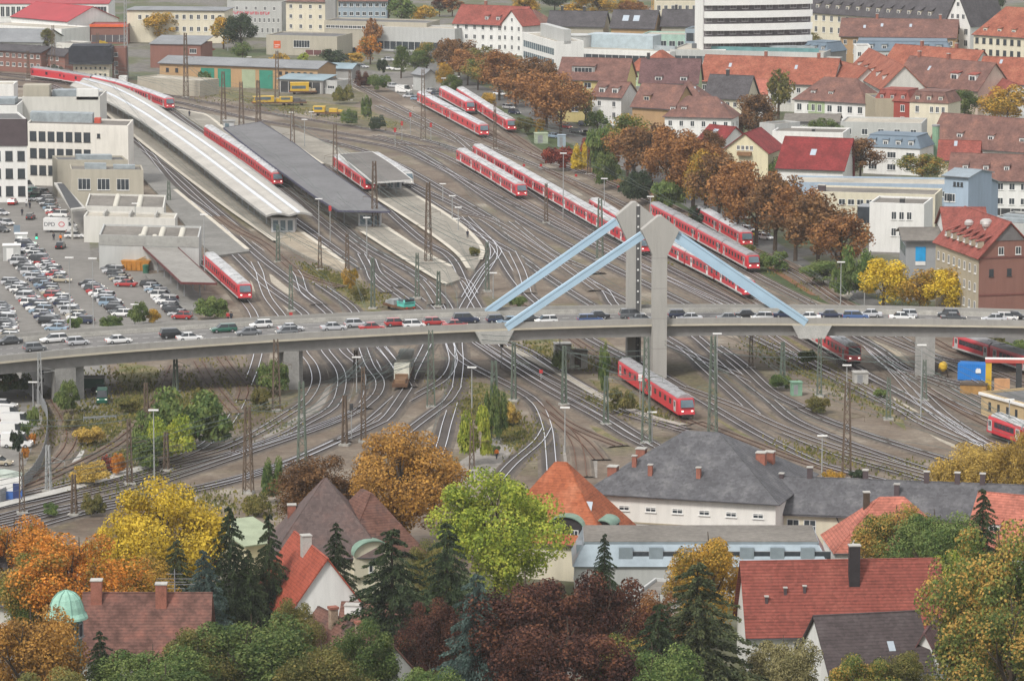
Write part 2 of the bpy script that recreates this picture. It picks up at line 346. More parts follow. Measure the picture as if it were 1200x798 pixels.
TK = [
 ('f', [(-40,84),(0,88),(60,96),(130,108),(190,125),(222,145),(250,165),(332,222),(375,258),(428,300),(512,361),(520,385),(527,405),(531,425),(520,445),(490,463),(460,480),(430,500),(380,525),(300,557),(200,582),(100,602),(0,630)], 'b'),
 ('e', [(60,104),(110,112),(150,122),(200,152),(250,188),(300,226),(346,259),(400,298),(432,320),(487,361),(502,378),(504,395),(498,410),(483,440),(478,455),(463,468),(430,497),(400,515),(330,545),(240,570),(100,595),(0,618)], 'b'),
 ('c2', [(120,110),(160,160),(205,217),(255,257),(302,300),(340,330),(384,367),(395,382),(402,410),(430,435),(433,452),(425,475),(400,490),(350,508),(300,524),(200,556),(100,580),(0,606)], 'b'),
 ('d', [(60,100),(110,124),(151,163),(200,200),(250,245),(300,285),(327,304),(365,328),(400,352),(415,365),(425,385),(427,408),(440,430),(445,450),(438,468),(420,482),(380,500),(300,528),(200,562),(100,590),(-40,620)], 'b'),
 ('c1', [(262,285),(273,297),(290,314),(310,334),(332,350),(355,367),(372,388),(380,410),(398,434),(400,455),(390,478),(360,496),(330,512),(270,532),(200,549),(130,568),(-40,604)], 'b'),
 ('b', [(298,308),(304,320),(307,332),(314,350),(327,367),(343,388),(354,412),(367,430),(370,450),(357,472),(335,487),(295,511),(250,530),(200,543),(130,563),(60,579),(-40,598)], 'm'),
 ('a', [(215,290),(245,316),(268,332),(288,356),(298,372),(304,400),(300,425),(290,452),(276,484),(258,508),(228,529),(180,545),(100,562),(40,577),(-40,592)], 'm'),
 ('g', [(395,262),(430,290),(487,323),(515,347),(527,364),(536,385),(537,405),(538,430),(533,465),(523,500),(518,520),(505,560),(495,600)], 'b'),
 ('i', [(385,192),(400,203),(437,230),(457,250),(495,283),(520,297),(533,310),(545,335),(560,362),(580,395),(605,420),(650,447),(700,471),(740,488),(800,506),(850,520)], 'b'),
 ('h', [(402,244),(430,262),(480,300),(520,322),(545,330),(556,345)], 'm'),
 ('j', [(565,275),(577,288),(578,303),(567,322),(553,345),(543,362),(533,385),(528,405),(541,423),(568,438),(603,456),(629,474),(641,500),(645,530),(648,575)], 'b'),
 ('k', [(545,255),(562,272),(580,290),(598,320),(618,345),(645,368),(680,392),(728,418),(745,425),(775,441),(800,456),(840,481),(893,512),(950,540),(983,551),(1050,568),(1150,590)], 'b'),
 ('l', [(430,188),(474,218),(520,248),(556,268),(580,290),(582,300),(562,322),(545,350)], 'b'),
 ('m', [(-40,98),(100,108),(200,125),(300,151),(400,170),(462,192),(530,230),(600,272),(690,330),(740,357),(790,380),(814,395),(837,415),(865,440),(900,468),(930,493),(980,515),(1050,540),(1150,572)], 'b'),
 ('m2', [(200,130),(260,141),(330,158),(395,180),(430,193),(475,214),(560,255),(600,283),(645,308),(675,325),(707,340),(722,360),(760,385),(800,409),(830,436),(862,465),(893,492),(925,510),(960,525),(1000,540),(1090,565)], 'b'),
 ('n', [(-40,90),(100,102),(200,119),(300,141),(400,157),(467,170),(510,192),(600,252),(700,306),(800,355),(840,375),(875,393),(930,420),(980,445),(1030,470),(1080,492),(1115,508),(1200,545)], 'b'),
 ('o', [(395,162),(467,176),(520,200),(600,240),(700,290),(770,322),(850,358),(900,380),(945,400),(1010,438),(1080,475),(1147,520),(1220,560)], 'b'),
 ('q', [(545,268),(600,297),(640,325),(690,357),(745,388),(800,412),(840,430),(880,447),(920,470),(960,490),(1000,505),(1060,525),(1160,556)], 'b'),
 ('t1', [(440,160),(490,172),(540,194),(610,236),(650,258),(720,296),(790,332),(850,362),(900,392),(950,425),(1000,450),(1050,478),(1090,502),(1180,540)], 'm'),
 ('t2', [(-40,83),(100,96),(200,113),(300,131),(400,147),(472,159),(535,176),(580,195),(627,228),(660,250),(707,277),(757,302),(800,324),(870,360),(905,385),(940,392),(1000,431),(1055,462),(1100,488),(1147,518)], 'b'),
 ('t3', [(442,125),(480,143),(530,165),(590,192),(640,215),(697,250),(740,277),(790,303),(850,334),(884,354),(930,376),(1000,397),(1040,430),(1078,472),(1120,505),(1160,525)], 'm'),
 ('t4', [(392,86),(413,98),(493,140),(547,165),(600,184),(640,200),(700,226),(768,260),(830,293),(886,324),(940,352),(990,380),(1010,400),(1034,425),(1075,450),(1120,476),(1200,512)], 'm'),
 ('t5', [(560,158),(600,173),(640,189),(690,206),(745,230),(822,264),(876,294),(905,308),(937,325),(970,347),(1000,366),(1060,400),(1100,420),(1150,432),(1250,470)], 'm'),
 ('t6', [(475,112),(500,124),(540,146),(570,165),(600,178)], 'r'),
 ('t7', [(535,118),(570,136),(602,160),(640,184),(700,209),(780,240),(870,288),(910,304),(945,324),(982,352),(1040,378),(1090,398),(1122,414),(1210,442),(1260,460)], 'r'),
 ('t8', [(505,108),(530,128),(553,143),(590,165),(640,192)], 'r'),
 ('t9', [(600,205),(680,245),(760,285),(850,340),(910,375)], 'r'),
 ('t10', [(640,200),(700,232),(800,290),(880,336),(940,372),(1010,405),(1050,432),(1093,462),(1130,485),(1190,515)], 'r'),
 ('w1', [(600,352),(650,385),(700,418),(728,440),(803,494),(820,497),(867,515),(930,539),(983,556),(1040,572),(1120,590)], 'r'),
 ('r1', [(560,402),(603,428),(650,456),(700,483),(757,518),(790,535)], 'b'),
 ('r2', [(550,398),(600,432),(648,462),(700,490),(735,512),(760,525)], 'b'),
 ('r3', [(585,400),(620,414),(670,447),(720,474),(760,490),(800,504)], 'b'),
 ('x2', [(1000,384),(1060,408),(1110,430),(1160,455),(1210,478)], 'm'),
 ('x3', [(1060,436),(1110,450),(1150,466),(1210,490)], 'm'),
 ('x4', [(1020,410),(1060,437),(1100,452),(1150,478),(1210,508)], 'm'),
 ('x5', [(1040,430),(1075,458),(1110,490),(1150,516),(1180,530)], 'm'),
 ('s1', [(343,316),(350,325),(357,345),(374,358)], 'b'), ('s2', [(423,299),(432,316),(438,330),(455,344)], 'b'), ('s3', [(436,306),(443,322),(462,338)], 'b'),
 ('s4', [(641,503),(630,520),(600,546),(575,575)], 'b'), ('s5', [(635,472),(660,495),(692,511),(725,524)], 'r'), ('s6', [(640,485),(664,505),(677,525),(682,560)], 'r'), ('s7', [(662,503),(685,520),(702,540)], 'r'),
 ('s8', [(536,455),(525,472),(508,485),(488,500),(468,516)], 'b'), ('s9', [(447,408),(462,428),(478,455)], 'b'), ('s10', [(437,400),(460,425),(476,448)], 'b'), ('s11', [(478,457),(455,490),(440,500),(400,518)], 'b'),
 ('s12', [(420,395),(433,430),(445,448),(442,464),(425,480)], 'b'), ('s13', [(255,255),(280,272),(310,288),(345,318),(372,330),(400,338)], 'r'), ('s14', [(232,425),(250,455),(276,486)], 'r'),
 ('s15', [(250,400),(262,425),(285,455),(283,470)], 'r'), ('s16', [(64,470),(80,498),(83,520),(70,540),(50,558),(20,574),(-40,588)], 'r'), ('s17', [(205,430),(180,480),(150,512),(115,535),(80,552),(40,570),(-40,592)], 'r'),
 ('s18', [(492,330),(502,342),(512,358)], 'm'), ('s19', [(840,408),(870,430),(905,462),(940,480)], 'b'), ('s20', [(800,456),(860,478),(920,505),(990,530),(1060,550)], 'm'),
 ('s21', [(545,252),(580,262),(640,300),(700,342)], 'm'), ('s22', [(600,297),(612,322),(618,345)], 'm'), ('s23', [(467,170),(520,176),(580,190)], 'm'), ('s24', [(493,140),(530,160),(560,185),(590,210)], 'm'),
 ('s25', [(1000,395),(1030,412),(1060,434),(1110,448)], 'b'), ('s26', [(600,262),(650,300),(700,322)], 'm'),
]
for k, p, q in TK: track(k, p, q)
# ================================================================ PLATFORMS
def platform(name, poly, m, z=.76, edge=None):
    mb = MB(); P = px(poly, z); mb.prism([(p.x, p.y) for p in P], 0, z); o = mb.build(name, m); return o
def platf(label, poly, m, z, edges):
    t = T('platform', label, 'platform')
    P = px(poly, z); MB().prism([(p.x, p.y) for p in P], 0, z).build('platform_deck', m, t)
    for e in edges:
        mb = MB(); Q = spline([G(x, y, z) for x, y in e], 6); strip(mb, Q, -.5, .5, .008, mi=0); mb.build('edge_strip', mat('edge_slabs', (.55,.51,.43), .9, .12, .4), t)
platf('grey platform with a sandy edge under the long curved white canopy', [(108,118),(150,152),(200,191),(262,238),(325,283),(362,302),(412,323),(400,306),(346,264),(290,224),(200,160),(140,120)], PLAT, .55, [[(120,129),(151,154),(200,193),(262,240),(322,282)], [(347,267),(380,290),(404,309)]])
platf('grey platform under the dark flat canopy with a concrete tail', [(203,126),(240,133),(300,143),(338,168),(373,200),(420,240),(446,262),(495,295),(530,313),(540,327),(523,333),(490,312),(424,270),(372,238),(315,196),(255,162),(235,148)], PLAT, .55, [[(424,271),(488,312),(522,332)], [(205,128),(240,134),(262,150)], [(447,262),(495,294),(529,312)]])
sheet_tail = platf('sandy bare ground tail beyond the pale canopy', [(327,282),(345,264),(380,289),(404,306),(411,322),(362,301)], PLATB, .556, [])
platf('broad platform with a rounded tip beyond the small canopy', [(316,147),(345,152),(395,172),(433,190),(476,220),(520,248),(547,268),(563,283),(568,294),(562,306),(556,316),(548,314),(538,297),(500,268),(437,228),(395,196),(376,190),(340,168)], PLAT, .55, [[(438,230),(500,270),(536,297),(549,314)], [(474,221),(520,249),(548,270),(565,290),(563,304)], [(312,150),(345,170),(378,192)]])
platf('grey paved platform along the station hall', [(140,152),(152,162),(205,219),(255,262),(293,294),(252,300),(236,286),(190,232),(165,206),(150,196),(140,180)], PAVE, .5, [[(205,222),(255,263),(290,292)]])
platf('low loading platform under the narrow shed roof', [(170,322),(200,318),(236,346),(238,364),(205,362),(196,352)], PAVE, .9, [])
# ================================================================ BRIDGE
FE = [(-60,423),(0,417),(50,412),(100,407.5),(150,403.5),(200,400),(250,396.5),(300,393),(350,390),(400,387.3),(500,382),(600,378),(700,375),(772,373.3),(850,372.5),(900,372.3),(1000,373),(1100,374),(1200,375.5),(1270,377),(1560,384)]
RE = [(-60,398),(0,392),(50,388),(100,384.5),(150,381),(200,377.6),(250,374.6),(300,371.6),(350,369),(400,366.5),(500,362.5),(600,359.5),(700,357.5),(772,356.6),(850,356.2),(900,356.5),(1000,357.5),(1100,359.5),(1200,362.5),(1270,365),(1560,377)]
def lerp_tab(tab, x):
    for (x0, y0), (x1, y1) in zip(tab, tab[1:]):
        if x <= x1: return y0+(y1-y0)*(x-x0)/(x1-x0)
    return tab[-1][1]
def zd(x): return 9.2-1.6*max(0, min(1.1, (560-x)/560))**1.2 if x < 560 else 9.2
BX = [-325.2+i*26.6 for i in range(71)]
A_, B_ = [], []
for x in BX:
    z = zd(x); a = G(x, lerp_tab(FE, x), z+1.1); b = G(x, lerp_tab(RE, x), z+1.1); a.z = b.z = z; A_.append(a); B_.append(b)
def smooth(P):
    for _ in range(3): P = [P[0]]+[(P[i-1]+P[i]*2+P[i+1])/4 for i in range(1, len(P)-1)]+[P[-1]]
    return P
A_, B_ = smooth(A_), smooth(B_)
BR = T('road_bridge', 'long concrete road bridge with grey pylons and light blue stays crossing the railway yard', 'bridge', (0,0,0))
def loft(prof, side=A_, other=B_, name='', m=CONC, parent=BR):
    """sweep a closed profile (inward offset, z) along the edge"""
    mb = MB(); L = []
    for i, a in enumerate(side):
        d = (other[i]-a); d.z = 0; d.normalize()
        t = side[min(i+1, len(side)-1)]-side[max(i-1, 0)]; t.z = 0; t.normalize(); n = Vector((-t.y, t.x, 0))
        if n.dot(d) < 0: n = -n
        L.append([a+n*o+Vector((0, 0, z)) for o, z in prof])
    k = len(prof)
    for i in range(len(L)-1):
        for j in range(k):
            mb.face([L[i][j], L[i+1][j], L[i+1][(j+1)%k], L[i][(j+1)%k]])
    mb.face(L[0]); mb.face(L[-1][::-1])
    return mb.build(name, m, parent)
PARA = wallmat('parapet_concrete', (.34,.33,.31))
GIRD = mat('girder_concrete', (.235,.23,.22), .9, .15, .1, fine=.12)
LIP = mat('deck_edge', (.5,.46,.37), .9, .12, .3)
PYL = wallmat('pylon_concrete', (.4,.39,.365))
loft([(0,.12),(0,1.1),(.32,1.1),(.32,.12)], name='parapet', m=PARA)
loft([(0,.12),(0,1.1),(.3,1.1),(.3,.12)], B_, A_, name='parapet', m=PARA)
loft([(2.2,.0),(2.2,.75),(2.5,.75),(2.6,.0)], B_, A_, name='crash_barrier', m=CONC)
loft([(.4,.02),(.4,.2),(1.5,.2),(1.5,.02)], name='kerb_walkway', m=CONCL)
loft([(-.12,-.22),(-.12,.1),(.4,.1),(.4,-.22)], name='deck_edge_lip', m=LIP)
loft([(-.12,-.22),(-.12,.1),(.4,.1),(.4,-.22)], B_, A_, name='deck_edge_lip', m=LIP)
mb = MB()
for i in range(len(A_)-1):
    a, b, c, d = [Vector(p) for p in (A_[i], A_[i+1], B_[i+1], B_[i])]
    z0, z1 = -.23, -2.15
    ia = lambda p, q, k: p+(q-p).normalized()*k
    w0, w1, w2, w3 = ia(a, d, .9), ia(b, c, .9), ia(c, b, .9), ia(d, a, .9)
    V = lambda p, z: (p.x, p.y, p.z+z)
    mb.face([V(a,z0), V(b,z0), V(c,z0), V(d,z0)][::-1])
    mb.face([V(w0,z0), V(w1,z0), V(w1,z1), V(w0,z1)]); mb.face([V(w3,z0), V(w2,z0), V(w2,z1), V(w3,z1)]); mb.face([V(w0,z1), V(w1,z1), V(w2,z1), V(w3,z1)])
mb.build('girder', GIRD, BR)
mb = MB(); mk = MB()
for i in range(len(A_)-1):
    a, b, c, d = A_[i], A_[i+1], B_[i+1], B_[i]
    mb.face([a, b, c, d])
    for f, dash in ((.14, 0), (.36, 1), (.6, 1), (.8, 0)):
        p, q = a.lerp(d, f), b.lerp(c, f); u = Vector((0, 0, .006)); w = Vector((0, .16, 0))
        seg = [(0, 1)] if not dash else [(0, .3), (.5, .8)]
        for s0, s1 in seg: mk.face([p.lerp(q, s0)+u, p.lerp(q, s1)+u, p.lerp(q, s1)+u+w, p.lerp(q, s0)+u+w])
mb.build('road_surface', mat('bridge_asphalt', (.17,.165,.16), .9, .12, .08, fine=.12), BR)
mk.build('lane_markings', PAINT, BR)
def bang(x):
    """direction and front-to-rear vector of the bridge at photo column x"""
    i = min(range(len(BX)), key=lambda k: abs(BX[k]-x)); i = max(1, min(len(BX)-2, i))
    t = (A_[i+1]-A_[i-1]); return A_[i], math.atan2(t.y, t.x), (B_[i]-A_[i])
# pylons
def pylon(x, ybase, ytop, has_strip):
    p = G(x, ybase); s = SCL(x, ybase); _, a, _ = bang(x); h = (ybase-ytop)/s/.985
    e = O('pylon', None, BR, p, a); w = 2.45; d = 1.9
    k = lambda yy: (ybase-yy)/s/.985
    # outline in the plane of the stays: shaft, flaring head, pointed top
    def prof(z0f, pts):
        pass
    hh = h; z1 = hh-6.9; z2 = hh-2.4; W2 = 3.35
    pts = [(-w/2, 0), (w/2, 0), (w/2, z1), (W2, z2), (.35, hh), (-.35, hh), (-W2+.1, z2), (-w/2, z1)]
    mb = MB(); i = 0
    F0 = [(x_, -d/2, z_) for x_, z_ in pts]; F1 = [(x_, d/2, z_) for x_, z_ in pts]
    mb.face(F0); mb.face(F1[::-1])
    for q in range(len(pts)): mb.face([F0[q], F1[q], F1[(q+1)%len(pts)], F0[(q+1)%len(pts)]])
    mb.build('pylon_shaft', PYL, e)
    if has_strip:
        MB().box(.25, -d/2-.06, .3, .95, -d/2+.02, hh-.7).build('dark_strip', mat('strip_dark', (.09,.09,.09), .8, .2), e)  # dark vertical strip on the shaft face, white dots along it
        mb = MB()
        for q in range(int(hh/1.9)): mb.box(.45, -d/2-.16, 1.5+q*1.9, .75, -d/2-.05, 1.8+q*1.9)
        mb.build('bracket', WHITE, e)
    else:
        mb = MB()
        for q in range(1, 5): mb.box(-w/2-.01, -d/2-.012, q*hh/5.4, w/2+.01, d/2+.012, q*hh/5.4+.07)
        mb.build('pour_joint', mat('joint_dark', (.25,.24,.23), .9), e)
    return p, h, a
pf, hf, af = pylon(772, 443, 254, False)
pr, hr, ar = pylon(742, 426.5, 238, True)
BLUE = mat('pale_blue_steel', (.4,.56,.69), .45, .07, .3, spec=.4)
def stay(px_, h, x_anchor, front, sgn):
    i = min(range(len(BX)), key=lambda k: abs(BX[k]-x_anchor)); t = (x_anchor-BX[i])/26.6
    S_ = A_ if front else B_; j = i+1 if t > 0 else i-1; q = S_[i].lerp(S_[j], abs(t)); q = q+Vector((0, .25 if front else -.25, .25))
    ca, sa = math.cos(af), math.sin(af)
    top = px_+Vector((sgn*3.0*ca, sgn*3.0*sa, h-3.35))
    mb = MB(); off = .0
    mb.bar(top, q, .75, 1.35); o = mb.build('stay', BLUE, BR)
    # seam plates along the box girder
    mb = MB(); d = (q-top); u = Vector((0, 0, 1)); dn = d.normalized(); r = dn.cross(u).normalized(); tt = r.cross(dn)
    mb.bar(top+tt*.28-r*.385, q+tt*.28-r*.385, .02, .07); mb.bar(top+tt*.28+r*.385, q+tt*.28+r*.385, .02, .07)
    mb.build('seam', mat('seam_dark', (.1,.14,.2), .6), o)
stay(pf, hf, 593, True, -1); stay(pf, hf, 945, True, 1)
stay(pr, hr, 570, False, -1); stay(pr, hr, 913, False, 1)
def bracket(x):
    a, ang, dv = bang(x); e = O('anchor_bracket', None, None); bpy.data.objects.remove(e)
    mb = MB(); c = a+Vector((0, 0, 0)); ca, sa = math.cos(ang), math.sin(ang)
    for z0, z1, w0, w1 in ((-2.5, -.23, 2.2, 3.4),):
        pts = []
        for z, w in ((z0, w0), (z1, w1)):
            for xx, yy in ((-w, -.25), (w, -.25), (w, 1.0), (-w, 1.0)): pts.append((c.x+xx*ca-yy*sa, c.y+xx*sa+yy*ca, c.z+z))
        mb.hexa(pts)
    mb.build('anchor_bracket', mat('bracket_concrete', (.42,.42,.4), .9, .15, .5, fine=.15), BR)
bracket(576); bracket(962)
def pier(x, w, legs=True, wall=True):
    a, ang, dv = bang(x); L = dv.length; n = Vector((dv.x, dv.y, 0)).normalized(); mb = MB(); top = a.z-2.16
    for f, dd in ((1.8, 2.2), (L-2.2, 2.2)):
        c = a+n*f; mb.obox((c.x, c.y), w, dd, -.2, top, ang)
    c = a+n*(L/2); mb.obox((c.x, c.y), w*.45, L-5, -.2, top-.01, ang)
    mb.build('pier', mat('pier_concrete', (.3,.295,.28), .9, .16, .3, fine=.12), BR)
pier(1092, 3.4); pier(772, 3.0); pier(334, 2.6); pier(76, 3.6)
# ================================================================ TRAINS
RED = mat('train_red', (.58,.035,.05), .4, .06, .5, spec=.5)
REDT = mat('train_faded_red', (.5,.08,.1), .45, .08, .5)
ROOFG = mat('train_grey_roof', (.3,.3,.31), .6, .2, .5, fine=.15)
ROOFW = mat('train_pale_roof', (.5,.505,.51), .5, .25, .4, fine=.15)
ROOFS = mat('train_silver_roof', (.5,.51,.53), .5, .15, .6)
SKIRT = mat('train_skirt', (.5,.5,.49), .6, .12, .5)
TWIN = mat('train_window', (.035,.03,.045), .15, .3, .3, spec=.5)
BOGIE = mat('bogie_dirt', (.035,.03,.028), .9, .3, 1.)
COUP = mat('gangway_rubber', (.03,.03,.03), .9, .2)
YEL = mat('yellow_paint', (.62,.4,.04), .5, .12, .6)
HEADL = emit('lit_lamp', (1,.93,.8), .9)
TAILL = mat('red_lens', (.7,.03,.02), .3, .05)
WMESH = {}
def prismy(prof, y0, y1, m):
    mb = MB(); n = len(prof); a = [(x, y0, z) for x, z in prof]; b = [(x, y1, z) for x, z in prof]
    mb.face(a); mb.face(b[::-1])
    for k in range(n): mb.face([a[k], b[k], b[(k+1)%n], a[(k+1)%n]])
    return mb
def pc(key, fn):
    if key not in WMESH: WMESH[key] = fn()
    return WMESH[key]
HW = 1.42
def coach(parent, L, body=RED, roof=ROOFW, style='dmu', front=False, back=False, nwin=7, upper=None, skirt=SKIRT):
    """coach centred on its own origin, running along x, front end at +x. returns the coach object"""
    h = 3.75; e0, e1 = -L/2+.15, L/2-.15; nose = .9 if front else 0
    def hull():
        mb = MB()
        sec = [(-HW,.75),(-HW,2.9),(-HW+.14,3.25),(HW-.14,3.25),(HW,2.9),(HW,.75)]
        xs_ = [(e0, 1), (e1-nose, 1)]+([(e1, .86)] if front else [])
        R_ = []
        for i, (x, k) in enumerate(xs_):
            R_.append([(x-(.55 if (front and i == 2 and z > 2) else 0), y*k, z) for y, z in sec])
        for a, b in zip(R_, R_[1:]):
            for k in range(6): mb.face([a[k], a[(k+1)%6], b[(k+1)%6], b[k]][::-1])
        mb.face(R_[0]); mb.face(R_[-1][::-1]); return mb.mesh('coach', body)
    def roofm():
        mb = MB(); x1 = e1-(1.5 if front else 0)
        sec = [(-HW-.005,2.88),(-HW+.2,3.4),(-.7,3.72),(.7,3.72),(HW-.2,3.4),(HW+.005,2.88)]
        A = [(e0-.004, y, z) for y, z in sec]; B = [(x1, y, z) for y, z in sec]
        mb.face(A[::-1]); mb.face(B)
        for k in range(6): mb.face([A[k], A[(k+1)%6], B[(k+1)%6], B[k]])
        n = int(L/4)
        for q in range(n):
            x = e0+1.6+q*(L-4)/max(1, n-1)
            if style != 'nwagen' or q % 2: mb.box(x-.5, -.45, 3.7, x+.5, .45, 3.86)
        return mb.mesh('roof', roof)
    key = (round(L, 1), style, front, body.name, roof.name, skirt.name)
    c = O('coach', pc(('h',)+key, hull), parent)
    O('roof', pc(('r',)+key, roofm), c)
    if upper:
        O('roof_band', pc(('ub',)+key, lambda: MB().box(e0+.05, -HW-.02, 2.72, e1-nose-.05, HW+.02, 3.02).mesh('roof_band', upper)), c)
    O('skirt', pc(('s',)+key, lambda: MB().box(e0+.1, -HW-.03, .7, e1-.3-nose*.3, HW+.03, 1.0).mesh('skirt', skirt)), c)
    def bog():
        mb = MB().box(-1.6, -1.15, .33, 1.6, 1.15, .72)
        for x in (-.95, .95):
            for y in (-.75, .75): mb.tube((x, y-.06, .68), (x, y+.06, .68), .42, n=10)
        return mb.mesh('bogie', BOGIE)
    for x in (e0+3.2, e1-3.2): O('bogie', pc(('bogie',), bog), c, (x, 0, 0))
    O('underframe', pc(('uf', round(L, 1)), lambda: MB().box(-L/2+5.6, -1.1, .45, L/2-5.6, 1.1, .72).mesh('underframe', BOGIE)), c)
    wm = pc(('w',), lambda: MB().box(-.62, -.02, 1.75, .62, .02, 2.62).mesh('window', TWIN))
    dm = pc(('d', style), lambda: (MB().box(-.65, -.025, .95, .65, .025, 2.75, 0).box(-.4, -.035, 1.75, -.06, .035, 2.55, 1).box(.06, -.035, 1.75, .4, .035, 2.55, 1)).mesh('door', [WHITE if style in ('nwagen', 'white') else (SKIRT if style == 'dmu' else RED), TWIN]))
    doors = [-L*.27, L*.27] if style != 'end' else [-L*.42, L*.42]
    if style == 'dmu': doors = [-L*.41, L*.36]
    slots = [e0+1.5+i*(L-3.2-nose)/(nwin-1) for i in range(nwin)]
    for sgn in (-1, 1):
        for x in doors: O('door', dm, c, (x, sgn*(HW+.005), 0))
        for x in slots:
            if all(abs(x-d) > 1.15 for d in doors): O('window', wm, c, (x, sgn*(HW+.003), 0))
    if not back: O('gangway', pc(('g',), lambda: MB().box(-.25, -.9, .9, .25, .9, 3.1).mesh('gangway', COUP)), c, (e0-.1, 0, 0))
    if front:
        O('windscreen', pc(('ws',), lambda: MB().hexa([(-.02,-1.12,1.95),(.07,-1.12,1.95),(.07,1.12,1.95),(-.02,1.12,1.95),(-.52,-1.0,3.12),(-.43,-1.0,3.12),(-.43,1.0,3.12),(-.52,1.0,3.12)]).mesh('windscreen', GLASSB)), c, (e1+.02, 0, 0))
        for y in (-.8, .8): O('headlight', pc(('hl',), lambda: MB().box(-.02, -.16, 1.25, .05, .16, 1.45).mesh('headlight', HEADL)), c, (e1+.01, y, 0))
        O('coupler', pc(('cp',), lambda: MB().box(-.1, -.95, .45, .35, .95, .8).tube((.1,0,.75), (.7,0,.75), .12).mesh('coupler', BOGIE)), c, (e1, 0, 0))
    return c
def sub(P, s):
    """point and heading at arc length s of a path"""
    for a, b in zip(P, P[1:]):
        d = (b-a).length
        if s <= d: return a.lerp(b, s/d), (b-a)
        s -= d
    return P[-1], P[-1]-P[-2]
def train(label, pts, n, group=None, seq=None, name='train', **kw):
    """pts run from the rear to the front in photo pixels on the ground"""
    P = spline([G(*p) for p in pts], 3); tot = sum((b-a).length for a, b in zip(P, P[1:])); L = tot/n
    t = T(name, label, 'train', P[-1], 0, group)
    for i in range(n):
        p, d = sub(P, tot-L*(i+.5)); k = dict(kw)
        if seq and seq[i]: k.update(seq[i])
        c = coach(t, L*.985, front=(i == 0), back=(i == n-1), **k)
        c.location = p-P[-1]+Vector((0, 0, .32)); c.rotation_euler = (0, 0, math.atan2(d.y, d.x))
    return t
g = 'red regional trains standing in the yard'
train('red two-car railcar parked beside the small car park, third from the street', [(494,123),(568,163)], 2, g, roof=ROOFS)
train('short red railcar squeezed between two longer railcars', [(520,117),(552,135)], 1, g, roof=ROOFS)
train('red railcar nearest the avenue trees at the car park end', [(540,118),(600,157)], 2, g, roof=ROOFW, upper=REDT)
train('red and white train with a grey slanted cab, lone front before the long train', [(541,192),(575,212),(612,235)], 3, g, style='nwagen', roof=ROOFW, upper=REDT, nwin=8)
train('longest red and white train, running behind the rear pylon', [(560,187),(628,226),(707,272),(758,301)], 8, g, style='nwagen', roof=ROOFW, upper=REDT, nwin=8)
train('red and white train seen under the right hand stay, right of the pylons', [(697,252),(740,279),(790,305),(850,336),(878,352)], 6, g, style='nwagen', roof=ROOFW, upper=REDT, nwin=8)
train('red railcars with grey roofs above the blue stay', [(768,257),(830,291),(884,321)], 4, g, roof=ROOFG, nwin=8, upper=REDT)
train('short red railcar beside the avenue trees behind the blue stay', [(822,262),(876,293)], 2, g, roof=ROOFS, upper=REDT)
train('red double-deck coaches with a white roof at the end of the car park shed', [(246,318),(288,356)], 2, g, roof=ROOFW, style='end', nwin=8)
train('red train with a white roof between the two long canopies', [(245,164),(290,194),(326,221)], 4, g, roof=ROOFW, style='end')
train('pale roofed red train at the tip of the dark canopy', [(396,200),(434,227)], 2, g, roof=ROOFW, style='nwagen')
train('white nosed train behind the small flat canopy', [(440,197),(479,221)], 2, g, body=mat('train_white', (.6,.6,.58), .5, .1), roof=ROOFW, style='white')
t = train('red train with a diesel locomotive behind the long white canopy', [(40,93),(75,98),(130,108),(170,120),(200,131)], 6, g, roof=ROOFS, upper=REDT, seq=[None,None,None,None,dict(roof=ROOFG, style='end', nwin=3),dict(roof=ROOFG, style='end', nwin=3)])
train('bright red railcar with a grey roof just in front of the pylons', [(733,446),(806,494)], 2, g, roof=ROOFG, nwin=6, skirt=RED)
train('red railcar with a black windscreen under the right anchor bracket', [(936,391),(1002,431)], 2, g, roof=ROOFS, nwin=7)
train('long red railcar behind the blue container', [(1260,458),(1200,438),(1122,413)], 3, g, roof=ROOFG, nwin=9)
train('red railcar half hidden by the yellow tree at the edge of the yard', [(1250,542),(1163,511)], 2, g, roof=ROOFW, nwin=7, skirt=RED)
# ---------------------------------------------------------------- track machines
def machine(label, x, y, rz, L, cols, name='track_machine', cab=1.0, hcab=2.3):
    t = T(name, label, 'rail vehicle', G(x, y), rz)
    MB().box(-L/2, -1.3, .7, L/2, 1.3, 1.15).build('chassis', mat('rust_chassis', (.13,.07,.04), .8, .3), t)
    mb = MB().box(-L/2+.3, -1.25, 1.16, -L/2+.3+L*.45*cab, 1.25, 1.15+hcab); mb.box(-L/2+.2, -1.3, 1.15+hcab, -L/2+.4+L*.45*cab, 1.3, 1.3+hcab); mb.build('cab', cols[0], t)
    for sx in (-1, 1):
        MB().box(-L/2+.6, sx*1.27-.02, 1.8, -L/2+L*.4*cab, sx*1.27+.02, 2.7).build('cab_window', GLASSB, t)
    MB().box(-L/2+.26, -1, 1.8, -L/2+.31, 1, 2.7).build('windscreen', GLASS, t)
    mb = MB().box(L*.03, -1.1, 1.16, L*.28, 1.1, 2.1).box(L*.3, -.9, 1.16, L*.46, .9, 1.7); mb.build('engine_cover', cols[1], t)
    for x_ in (-L*.32, L*.32):
        mb = MB()
        for y_ in (-.75, .75): mb.tube((x_, y_-.08, .45), (x_, y_+.08, .45), .43, n=10)
        mb.build('wheelset', BOGIE, t)
    for y_ in (-.8, .8): MB().box(-L/2-.05, y_-.2, .95, -L/2, y_+.2, 1.15).build('headlight', TAILL, t)
    return t
WC = mat('offwhite_cab', (.6,.6,.52), .6, .15, .8)
t = machine('cream and brown track maintenance vehicle with red lamps on the fan of tracks', 473, 445, -pi/2-.03, 24, (WC, mat('brown_steel', (.2,.12,.07), .7, .3)), cab=1.1)
